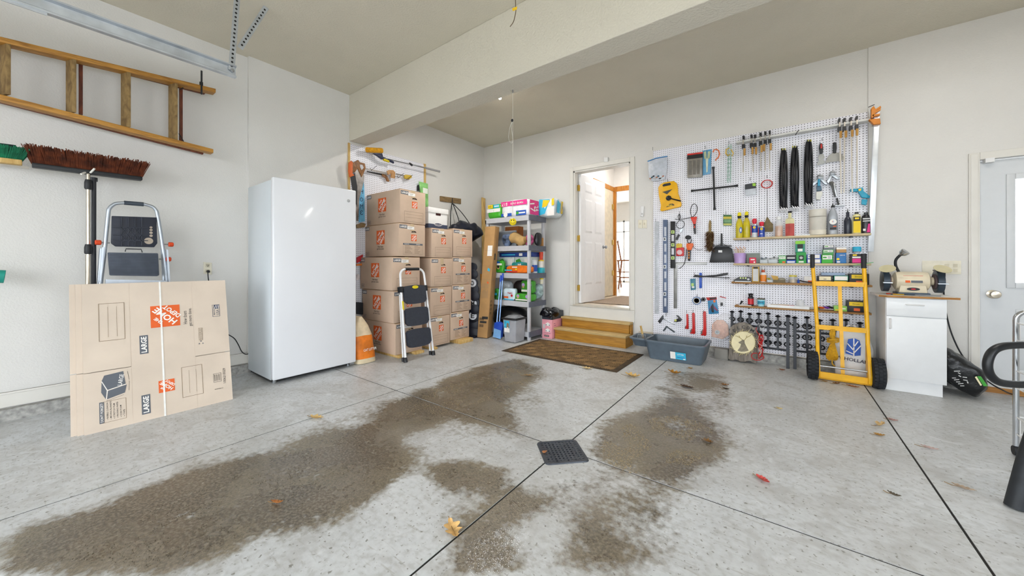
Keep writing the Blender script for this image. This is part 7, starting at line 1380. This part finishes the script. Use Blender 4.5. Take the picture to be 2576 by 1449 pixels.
for s_, x in ((-1, xl), (1, xr_)):
    P = [(x, up_(.40), .40), (x, up_(.40)-.05, .34), (x, TY-.06, .10), (x, TY-.05, .03), (x, up_(0), .03), (x, up_(.2), .2)]; MB().prism([(a+s_*.0-.014, b_, c_) for a, b_, c_ in P], (.028, 0, 0)).build('side_plate', HY_, t, bevel=.006)
    cxw = .245 if s_ < 0 else .70
    tw = MB(); tw.lathe([(.075, -.043), (.11, -.043), (.128, -.03), (.134, 0), (.128, .03), (.11, .043), (.075, .043), (.07, 0), (.075, -.043)], (cxw, TY, .134), 28, (1, 0, 0)); ty = tw.build('tire', mat('#1c1f24', .8, 0, .1, 30), t)
    m = MB()
    for k in range(26):
        for j, o_ in enumerate((-.026, 0, .026)):
            a = 2*math.pi*(k+.5*(j % 2))/26; rr_ = .134 if j == 1 else .129; c = V(cxw+o_, TY+rr_*math.cos(a), .134+rr_*math.sin(a)); rd = V(0, math.cos(a), math.sin(a)); tg = V(0, -math.sin(a), math.cos(a)); m.obox(c-rd*.004-tg*.009-V(.0105, 0, 0), V(.021, 0, 0), tg*.018, rd*.009)
    o = m.build('tread_blocks', mat('#24272d', .8, 0, .1, 30), ty, smooth=0); o['kind'] = 'stuff'
    MB().lathe([(.074, -.03), (.074, .03), (.03, .035), (0, .035)], (cxw, TY, .134), 18, (s_, 0, 0)).build('wheel_rim', HY_, t)
MB().cyl((.20, TY, .134), (.745, TY, .134), .009, n=10).build('axle', STEEL, t)
MB().bar((xl, TY-.02, .055), (xr_, TY-.02, .055), .02, .055).build('lower_bar', HY_, t); MB().bx(xl-.03, xr_+.03, TY+.02, TY+.19, .004, .014).build('toe_plate', HY_, t)
# rope and sack
t = T('rope_hank', 'hank of yellow rope hanging on the hand truck', 'rope', (.38, 4.68, .1)); RPD = YB-4.685; ROP = mat('#cf9c12', .7, 0, .12, 60, .6, 220.)
for k in range(11):
    o_ = (k-5)*9; MB().tube(spline([W(*zG(1755+o_*.55, 495), RPD+.008*(k % 3)), W(*zG(1750+o_*.75, 560), RPD+.015), W(*zG(1755+o_*.35, 660), RPD+.008*(k % 3)), W(*zG(1748+o_*1.1, 770), RPD+.014), W(*zG(1745+o_*1.75, 860+6*(k % 4)), RPD+.004*k), W(*zG(1748+o_*1.3, 915+8*(k % 3)), RPD)], 5), .006, 6).build('strand', ROP, t)
for y in (625, 645, 665): MB().tube(arc(W(*zG(1757, y), RPD+.01), 1, 0, 340, 14, V(.042, 0, .006), V(0, .03, .004)), .006, 6, True).build('wrap', ROP, t)
MB().tube(spline([W(*zG(x, y), RPD+.02) for x, y in ((1745, 930), (1750, 980), (1790, 1010))], 5), .005, 6).build('tail', ROP, t)
t = T('seed_sack', 'white plastic sack with a blue leaf logo standing behind the hand truck', 'sack', (.58, 4.83, 0)); SK = mat('#e2e2e2', .35, 0, .04, 14, .3, 20)
rings = bagshape((.575, 4.83, .004), .30, .15, .46, V(-.02, .03, 0), 28, 12, .9, .012); MB().loft(rings).build('sack', SK, t, smooth=60)
SL = 4.752; so = V(.44, SL, 0); p = Pr(so, (1, 0, 0), (0, .0, 1), .004); lo = lambda x, y: ((W(*zG(x, y), YB-SL)-so).x, (W(*zG(x, y), YB-SL)-so).z)
p.g('logo').pl('B', [lo(*q) for q in ((1970, 630), (2060, 618), (2130, 650), (2150, 720), (2145, 860), (2060, 865), (1935, 830), (1945, 740))])
for a, b_ in (((2050, 870), (2050, 620)), ((2050, 790), (1960, 690)), ((2050, 740), (2110, 660)), ((2055, 820), (2150, 720)), ((2045, 840), (1940, 790))): p.ln('W', *lo(*a), *lo(*b_), .008, 1)
p.g('lettering').t('D', 'W HOLLAND', *lo(2060, 925), .032, wd=.27, ang=-6, lv=2); p.build(t)
for s_ in (-1, 1): MB().tube(spline([(.555+s_*.012, 4.85, .44), (.55+s_*.03, 4.84, .50), (.552+s_*.01, 4.84, .525)], 5), [.012]+[.010]*9+[.004], 7).build('tied_ear', SK, t)
# ------------------------------------------------------------ white cabinet and grinder
t = T('base_cabinet', 'white laminate base cabinet with drawer and door at the right of the pegboard', 'cabinet', (.925, 4.8, 0)); LAM = mat('#e6e8ea', .35, 0, .01); qx0, qx1, qy0, qy1 = .748, 1.108, 4.60, 5.005
MB().bx(qx0, qx1, qy0, qy1, .105, .828).build('body', LAM, t); MB().bx(qx0+.0, qx1-.02, qy0+.004, qy1, 0, .105).build('plinth', LAM, t)
dr = MB().bx(qx0+.003, qx1-.002, qy0-.018, qy0, .668, .824).build('drawer', LAM, t, bevel=.002); dd = MB().bx(qx0+.003, qx1-.002, qy0-.018, qy0, .108, .662).build('door', LAM, t, bevel=.002)
MB().tube([(.87, qy0-.018, .77), (.87, qy0-.04, .772), (.975, qy0-.04, .772), (.975, qy0-.018, .77)], .005, 8).build('handle', WHITE, dr); MB().tube([(.775, qy0-.018, .64), (.775, qy0-.04, .638), (.775, qy0-.04, .555), (.775, qy0-.018, .553)], .006, 8).build('handle', WHITE, dd)
MB().prism([(.705, 4.60, .83), (.75, 4.565, .83), (1.175, 4.565, .83), (1.175, qy1, .83), (.705, qy1, .83)], (0, 0, .018)).one('worktop', [mat('#e4e0da', .4)], 'white worktop with raw plywood edge on the base cabinet', 'worktop')
m = MB(); P = [(.705, 4.60), (.75, 4.565), (1.175, 4.565), (1.175, qy1)]
for a, b_ in zip(P, P[1:]): m.quad((a[0], a[1]-.0008, .8302), (b_[0], b_[1]-.0008, .8302), (b_[0], b_[1]-.0008, .847), (a[0], a[1]-.0008, .847))
o = m.build('raw_edge', wood('#b07c3c', '#8a5a26', 4, (4, 4, 30), .7), bpy.data.objects['worktop'])
gz = .8485; t = T('bench_grinder', 'cream bench grinder with two guarded wheels and a gooseneck lamp', 'grinder', (.93, 4.76, gz)); CRM = mat('#dccfb4', .4, 0, .05); GRD = mat('#2c3a48', .35, .2); gy = 4.76; gx = .935
MB().lathe([(.05, -.115), (.078, -.10), (.084, -.06), (.084, .06), (.078, .10), (.05, .115)], (gx, gy, gz+.125), 22, (1, 0, 0)).build('motor', CRM, t); MB().prism([(gx-.09, gy-.075, gz+.02), (gx+.09, gy-.075, gz+.02), (gx+.075, gy-.07, gz+.12), (gx-.075, gy-.07, gz+.12)], (0, .14, 0)).build('pedestal', CRM, t, bevel=.01); MB().bx(gx-.10, gx+.10, gy-.09, gy+.09, gz, gz+.022).build('base', mat('#3a4a5c', .5), t, bevel=.004)
for s_ in (-1, 1):
    xw = gx+s_*.165; MB().cyl((gx+s_*.10, gy, gz+.125), (xw, gy, gz+.125), .032, .04, 14).build('arbor', CRM, t)
    MB().lathe([(.075, -.022), (.098, -.02), (.098, .02), (.075, .022), (.02, .024), (0, .024)], (xw, gy, gz+.122), 24, (s_, 0, 0)).build('wheel_guard', GRD, t); MB().lathe([(.065, -.018), (.068, 0), (.065, .02), (0, .02)], (xw-s_*.012, gy-.01, gz+.122), 20, (-s_, 0, 0)).build('wheel', mat('#5a4a4c', .8), t)
    MB().bx(xw-.03, xw+.03, gy-.125, gy-.085, gz+.105, gz+.113).build('tool_rest', STEEL, t); MB().cyl((xw, gy-.04, gz+.215), (xw, gy-.09, gz+.235), .006, n=8).build('shield_arm', KB, t)
    MB().lathe([(.0001, 0), (.055, 0), (.055, .003), (.0001, .003)], (xw+s_*.0, gy-.10, gz+.235), 20, (s_*.15, -.5, .7)).build('eye_shield', mat('#d8cfa8', .15, 0, .05, trans=.3), t)
    MB().bx(xw-.028, xw+.028, gy-.05, gy+.03, gz+.215, gz+.228).build('spark_guard', KB, t, bevel=.003)
p = Pr((gx-.06, gy-.086, gz), (1, 0, 0), (0, .35, 1), .004); p.o = V(gx-.06, gy-.0865, gz+.11); p.r('R', 0, .052, .12, .066).r('K', 0, .028, .12, .05).r('O', .01, .0, .04, .024).r('G', .045, .0, .115, .024); p.build(t, 'label')
p = Pr((gx-.05, gy-.0765, gz), (1, 0, 0), (0, .0, 1), .003); p.c('K', .05, .055, .04, 0, 18, .014).c('R', .05, .055, .016, 1, 12, .006); p.build(t, 'badge')
MB().tube(spline([(gx-.06, gy+.05, gz+.19), (gx-.085, gy+.05, gz+.26), (gx-.085, gy+.04, gz+.32), (gx-.05, gy+.02, gz+.375)], 6), .0105, 10).build('lamp_neck', RUB, t); MB().lathe([(.012, 0), (.03, .02), (.034, .05), (.028, .05), (0, .035)], (gx-.06, gy+.025, gz+.36), 16, (.7, -.35, .75)).build('lamp_head', mat('#c3c6ca', .2, .9), t)
for k, (x, y, l, c2, lb) in enumerate(((.79, 4.66, .10, '#3a3f46', 'dark hex key lying at the left of the worktop'), (.80, 4.63, .07, '#c8a02c', 'small yellow tool lying on the worktop front'), (.93, 4.61, .15, '#8a8d90', 'thin steel rod lying on the worktop front'), (.77, 4.70, .06, '#c03a20', 'small red-tipped tool left of the grinder'))): MB().cyl((x, y, gz+.006), (x+l, y+.012*(k % 2), gz+.006), .006, .005, 7).one('bench_tool', mat(c2, .4, .3), lb, 'tool', 'loose tools on the worktop')
outlet('wall_outlet', R4(2320, 2418, 656, 690), [R4(2376, 2388, 664, 673), R4(2376, 2388, 676, 685), R4(2398, 2409, 664, 673), R4(2398, 2409, 676, 685)], 'wide beige outlet plate behind the bench grinder', .012, W, .006)
# soil bag, cord
t = T('soil_bag', 'black plastic soil bag with green and yellow print slumped beside the cabinet', 'bag', (1.24, 4.78, 0)); m = MB(); n0 = 0
Rb = Matrix.Rotation(math.radians(52), 3, 'Y'); soft(m, (1.215, 4.80, .20), (.22, .15, .105), .75, .035, 10., 40, 24, Rb, 3.); m.v = [(max(x, 1.112+.003*math.sin(z*60)), y, max(z, .002+.004*abs(math.sin(x*90)))) for x, y, z in m.v]
SB = mat('#15171a', .28, 0, .2, 20, .6, 24.); m.build('bag', SB, t, smooth=70)
f = lambda a, b_, c_=0.: V(1.215, 4.80, .20)+Rb @ V(a, b_, c_); nrm_ = Rb @ V(0, 0, 1)
p = Pr(f(-.1, -.165, .0), Rb @ V(1, 0, 0), Rb @ V(0, 0, 1), .012); [p.ln('L', .04+.02*k, -.03+.012*(k % 2), .055+.02*k, .0-.012*(k % 3), .007) for k in range(6)]; [p.ln('L', .08+.018*k, -.075, .09+.018*k, -.055+.008*(k % 2), .006) for k in range(5)]; p.g('green_print').pl('N', [(.13, .055), (.21, .035), (.22, .055), (.14, .072)]).pl('E', [(.13, .04), (.20, .022), (.20, .033), (.13, .052)]); p.build(t, 'lettering')
t = T('extension_cord', 'black extension cord running from the cabinet down to the floor', 'cord', W(2400, 850, .1)); MB().tube(spline([W(2372, 690, .02), W(2376, 760, .03), W(2384, 805, .05), W(2396, 845, .06), W(2418, 890, .10), W(2450, 930, .14), W(2490, 963, .22), W(2520, 980, .30), G(2548, 994)+V(0, 0, .006), G(2590, 1000)+V(0, 0, .006)], 6), .0055, 8).build('cable', RUB, t); MB().bx(W(2370, 680, 0).x-.012, W(2370, 680, 0).x+.012, YB-.04, YB-.016, W(2370, 690, 0).z-.02, W(2370, 690, 0).z+.02).build('plug', RUB, t)
# ------------------------------------------------------------ chrome cart and black frame at the right edge
CHR = mat('#c9ccd0', .12, .95, .03); t = T('chrome_cart', 'chrome wire cart on casters cut off by the right edge of the photo', 'cart', (1.25, 3.6, 0))
kx, ky = 1.10, 3.12; ex, ey = kx+.42, ky+.34
for (x, y) in ((kx, ky), (ex, ky), (kx, ey), (ex, ey)):
    MB().cyl((x, y, .06), (x, y, .80 if y == ky else .80), .0125, n=12).build('post', CHR, t); MB().lathe([(.026, -.011), (.03, 0), (.026, .011), (0, .012)], (x, y, .031), 14, (1, 0, 0)).build('caster', RUB, t); MB().cyl((x, y, .03), (x, y, .07), .008, n=8).build('caster_stem', STEEL, t)
for y in (ky, ey): MB().tube(arc((kx+.05, y, .80), .05, 180, 90, 6, (1, 0, 0), (0, 0, 1))+arc((ex-.05, y, .80), .05, 90, 0, 6, (1, 0, 0), (0, 0, 1)), .0125, 10).build('top_bow', CHR, t)
for z in (.13, .40, .68):
    bk = MB()
    for zz in (z, z+.10): bk.tube([(kx, ky, zz), (ex, ky, zz), (ex, ey, zz), (kx, ey, zz)], .005, 6, True)
    for k in range(1, 9): x = kx+(ex-kx)*k/9; bk.cyl((x, ky, z), (x, ey, z), .0025, n=5).cyl((x, ky, z), (x, ky, z+.10), .0025, n=5)
    for k in range(1, 7): y = ky+(ey-ky)*k/7; bk.cyl((kx, y, z), (kx, y, z+.10), .0025, n=5)
    o = bk.build('wire_basket', WHITE, t); o['kind'] = 'stuff'
t = T('padded_frame', 'black padded handle frame with a stout leg at the right edge of the photo', 'frame', (1.0, 2.7, 0)); fr = lambda u, v, k: Vector((ray(u, v).x*k, ray(u, v).y*k, CAM_H+ray(u, v).z*k))
kd = 1.85; pts = [fr(2720, 868, kd), fr(2600, 868, kd), fr(2560, 868, kd), fr(2520, 872, kd), fr(2497, 884, kd), fr(2486, 905, kd), fr(2485, 928, kd), fr(2495, 948, kd), fr(2516, 962, kd), fr(2556, 967, kd), fr(2600, 967, kd), fr(2720, 967, kd)]
MB().tube(spline(pts, 4), .0185, 12).build('padded_handle', mat('#15181d', .4, 0, .05), t)
b0 = G(2553, 1278, 0)+V(0, 0, .0); RV = V(_c, _s, 0); MB().tube([b0+V(0, 0, .002), b0+RV*.065+V(0, 0, .24), b0+RV*.24+V(0, 0, .75), b0+RV*.3+V(0, 0, .9)], .033, 14).build('leg', mat('#22262b', .6, 0, .15, 30), t)
e1 = pts[0]; MB().tube([b0+RV*.3+V(0, 0, .9), b0+RV*.5+V(0, 0, .9), V(e1.x, e1.y, .72), e1, pts[-1]], .02, 10).build('side_bar', mat('#22262b', .6), t); MB().tube([V(e1.x, e1.y, .72), V(e1.x+.05, e1.y+.0, .0)], .024, 10).build('leg', mat('#22262b', .6), t)
# ------------------------------------------------------------ leaves on the floor
def leaf(lb, u, v, L_, wd_, rot, col, kind='oak', curl=.02):
    c = G(u, v); M = Matrix.Translation(c) @ Matrix.Rotation(math.radians(rot), 4, 'Z'); t = T('fallen_leaf', lb, 'leaf', c, 'fallen leaves')
    n = 24; rows = []
    for i in range(n+1):
        s_ = i/n; w_ = math.sin(math.pi*min(1, max(.0, s_))**.85)*(1.0 if kind != 'oak' else .78+.3*math.cos(s_*math.pi*7))
        y = max(.02, w_)*wd_/2; x = s_*L_-L_/2; q = curl*.6*(2*s_-1)**2
        rows += [(x+(.12*y if kind == 'oak' else 0), y, .004+q+curl*.9*y/wd_+.002*math.sin(i*1.3)), (x, 0, .003+q), (x+(.12*y if kind == 'oak' else 0), -y, .004+q+curl*1.2*y/wd_+.002*math.cos(i))]
    m = MB(M); m.add(rows, [(3*i+k, 3*i+3+k, 3*i+4+k, 3*i+1+k) for i in range(n) for k in (0, 1)])
    m.build('blade', mat(col, .7, 0, .12, 30), t, smooth=0); MB(M).tube([(-L_*.8, .006, .006), (-L_/2, 0, .004), (L_*.35, 0, .006+curl*.2)], [.0016, .0016, .0006], 5).build('stem', mat('#8a6a3c', .7), t)
leaf('large tan oak leaf across the floor joint below the drain', 1140, 1338, .115, .075, -28, '#d9b071', 'oak', .03)
leaf('tan oak leaf on the left concrete near the floor joint', 797, 1052, .12, .07, 20, '#d8b87a')
leaf('pale leaf at the front edge of the door mat', 1478, 928, .12, .08, 10, '#d9c089'); leaf('curled pale brown leaf right of the mat corner', 1592, 948, .15, .11, 5, '#d6b06a', 'oak', .05)
leaf('brown curled leaf on the dark stain near the litter tray', 1697, 940, .13, .08, 0, '#b07a22', 'oak', .05); leaf('small brown leaf on the wet floor left of the mat corner', 1330, 946, .10, .05, 30, '#a5875a')
leaf('dark brown leaf on the damp patch below the tray', 1728, 975, .12, .05, -5, '#4a3426', 'plain'); leaf('small tan leaf beneath the litter tray front', 1737, 928, .05, .03, 10, '#b08a50', 'plain')
leaf('brown leaf between the damp patch and hand truck', 1824, 970, .07, .05, 15, '#8a5a26'); leaf('thin dark leaf below the brown one on pale floor', 1826, 980, .06, .02, -10, '#4a3a2a', 'plain')
leaf('reddish leaf on the floor left of the hand truck', 1968, 932, .06, .02, 0, '#7a4426', 'plain'); leaf('brown twisted leaf before the hand truck', 2104, 966, .07, .05, 35, '#7a4e20'); leaf('orange-brown flat leaf before the right truck wheel', 2146, 974, .10, .035, -15, '#a5683c', 'plain')
leaf('tiny tan leaf before the left truck wheel', 2075, 961, .05, .03, -10, '#a58250', 'plain')
leaf('tan curled leaf beside the long right floor joint, upper one', 2213, 1072, .07, .06, 40, '#c9a874', 'oak', .05); leaf('small tan leaf beside the long right floor joint, lower one', 2213, 1097, .06, .03, 10, '#b5863f', 'plain'); leaf('pink-brown leaf just right of the long floor joint', 2246, 1059, .06, .025, -5, '#b98f86', 'plain')
leaf('pale pink leaf on the right side of the floor', 2340, 1130, .08, .025, -10, '#c9b0a8', 'plain'); leaf('pale twig-like leaf near the black leg', 2425, 1231, .08, .025, -15, '#b5a08a', 'plain')
leaf('bright red leaf lying right of the drain', 1919, 1210, .075, .04, -35, '#c8504a', 'plain'); leaf('brown star-shaped leaf at the edge of the gritty stain', 1782, 1113, .06, .05, -20, '#7a5424'); leaf('small orange leaf lying on the drain cover', 1370, 1141, .035, .02, 60, '#c98a5a', 'plain')
leaf('dark twig-like leaf low on the right floor', 2250, 1248, .05, .012, -20, '#5a5040', 'plain'); leaf('small tan leaf on the pale floor left of the red leaf', 1961, 1030, .045, .015, 0, '#c9b27a', 'plain')
leaf('thin orange leaf on the wide stain at the left', 697, 1267, .06, .015, 35, '#b5743a', 'plain')
# ------------------------------------------------------------ ceiling strip light behind the beam, plus an added unseen one
t = T('strip_light', 'fluorescent strip light on the ceiling just behind the beam', 'light', (-2.75, 3.45, 3.2)); MB().bx(-3.12, -2.54, 3.42, 3.50, 3.222, ZC).build('housing', WHITE, t, bevel=.004)
MB().cyl((-3.09, 3.46, 3.205), (-2.57, 3.46, 3.205), .016, n=12).build('tube', mat('#fff4e2', .5, 0, 0, emit=9.), t); MB().ell((-2.79, 3.46, 3.182), (.018, .018, .016)).build('starter_bulb', mat('#fff8ee', .5, 0, 0, emit=12.), t)
for (xa, lb) in ((.55, 'fluorescent strip light on the back bay ceiling over the hand truck'),):  # strip light and its glow added out of view to brighten the right side
    added_strip = T('strip_light', lb, 'light', (xa+.6, 3.45, 3.2)); MB().bx(xa, xa+1.2, 3.42, 3.50, 3.235, ZC).build('housing', WHITE, added_strip, bevel=.004); MB().cyl((xa+.03, 3.46, 3.215), (xa+1.17, 3.46, 3.215), .016, n=12).build('tube', mat('#fff4e2', .5, 0, 0, emit=9.), added_strip); area('strip_light_glow', (xa+.6, 3.46, 3.19), (0, 0, 0), 1.15, .12, 10, (1, .97, .93))
area('strip_light_glow', (-2.83, 3.46, 3.184), (0, 0, 0), .5, .06, 20, (1, .97, .93)); area('hall_fill', (-2.0, 6.1, 3.15), (0, 0, 0), .5, .5, 14, (1, .98, .96))  # second area: fill light added to brighten the hall, no fixture there
# ------------------------------------------------------------ grit and road salt left on the slab
def grit(name, lb, poly, n, r_, col, kindc):
    P = [G(u, v) for u, v in poly]; xs = [p.x for p in P]; ys = [p.y for p in P]; m = MB(); rnd = random.Random(n); k = 0
    while k < n:
        x, y = rnd.uniform(min(xs), max(xs)), rnd.uniform(min(ys), max(ys)); ins = False
        for i in range(len(P)):
            a, b_ = P[i], P[i-1]
            if (a.y > y) != (b_.y > y) and x < (b_.x-a.x)*(y-a.y)/(b_.y-a.y)+a.x: ins = not ins
        if not ins or noise.noise(V(x*6, y*6, n)) < -.05: continue
        k += 1; s_ = r_*rnd.uniform(.5, 1.4); a = rnd.uniform(0, 6.28); c = [(x+s_*math.cos(a+q), y+s_*math.sin(a+q), 0) for q in (0, 2.1, 4.2)]; m.add(c+[(x, y, s_*1.1)], [(0, 1, 3), (1, 2, 3), (2, 0, 3)])
    o = m.build(name, mat(col, .3 if kindc == 'salt' else .8, 0, .3, 90), None, smooth=0); tag(o, lb, kindc, None, 'stuff')
grit('road_salt', 'sparkling white road salt scattered on the floor below the drain', [(1110, 1449), (1190, 1360), (1260, 1320), (1310, 1350), (1340, 1449)], 700, .0012, '#e4e4ea', 'salt')
grit('sand_grit', 'coarse tan sand grit on the damp patch right of the drain', [(1500, 1150), (1530, 1090), (1600, 1060), (1720, 1040), (1790, 1080), (1800, 1130), (1720, 1180), (1580, 1190)], 2200, .0028, '#9a8868', 'grit')
grit('sand_grit', 'coarse brown sand grit on the damp patch before the door mat', [(1000, 1040), (1100, 970), (1200, 935), (1300, 925), (1330, 960), (1260, 1000), (1180, 1020), (1060, 1060)], 1800, .003, '#8f7c5c', 'grit')
grit('sand_grit', 'thin scatter of dark grit on the wide stain at the left', [(100, 1400), (400, 1270), (700, 1150), (900, 1090), (930, 1180), (700, 1320), (400, 1430)], 1500, .0022, '#5a5040', 'grit')
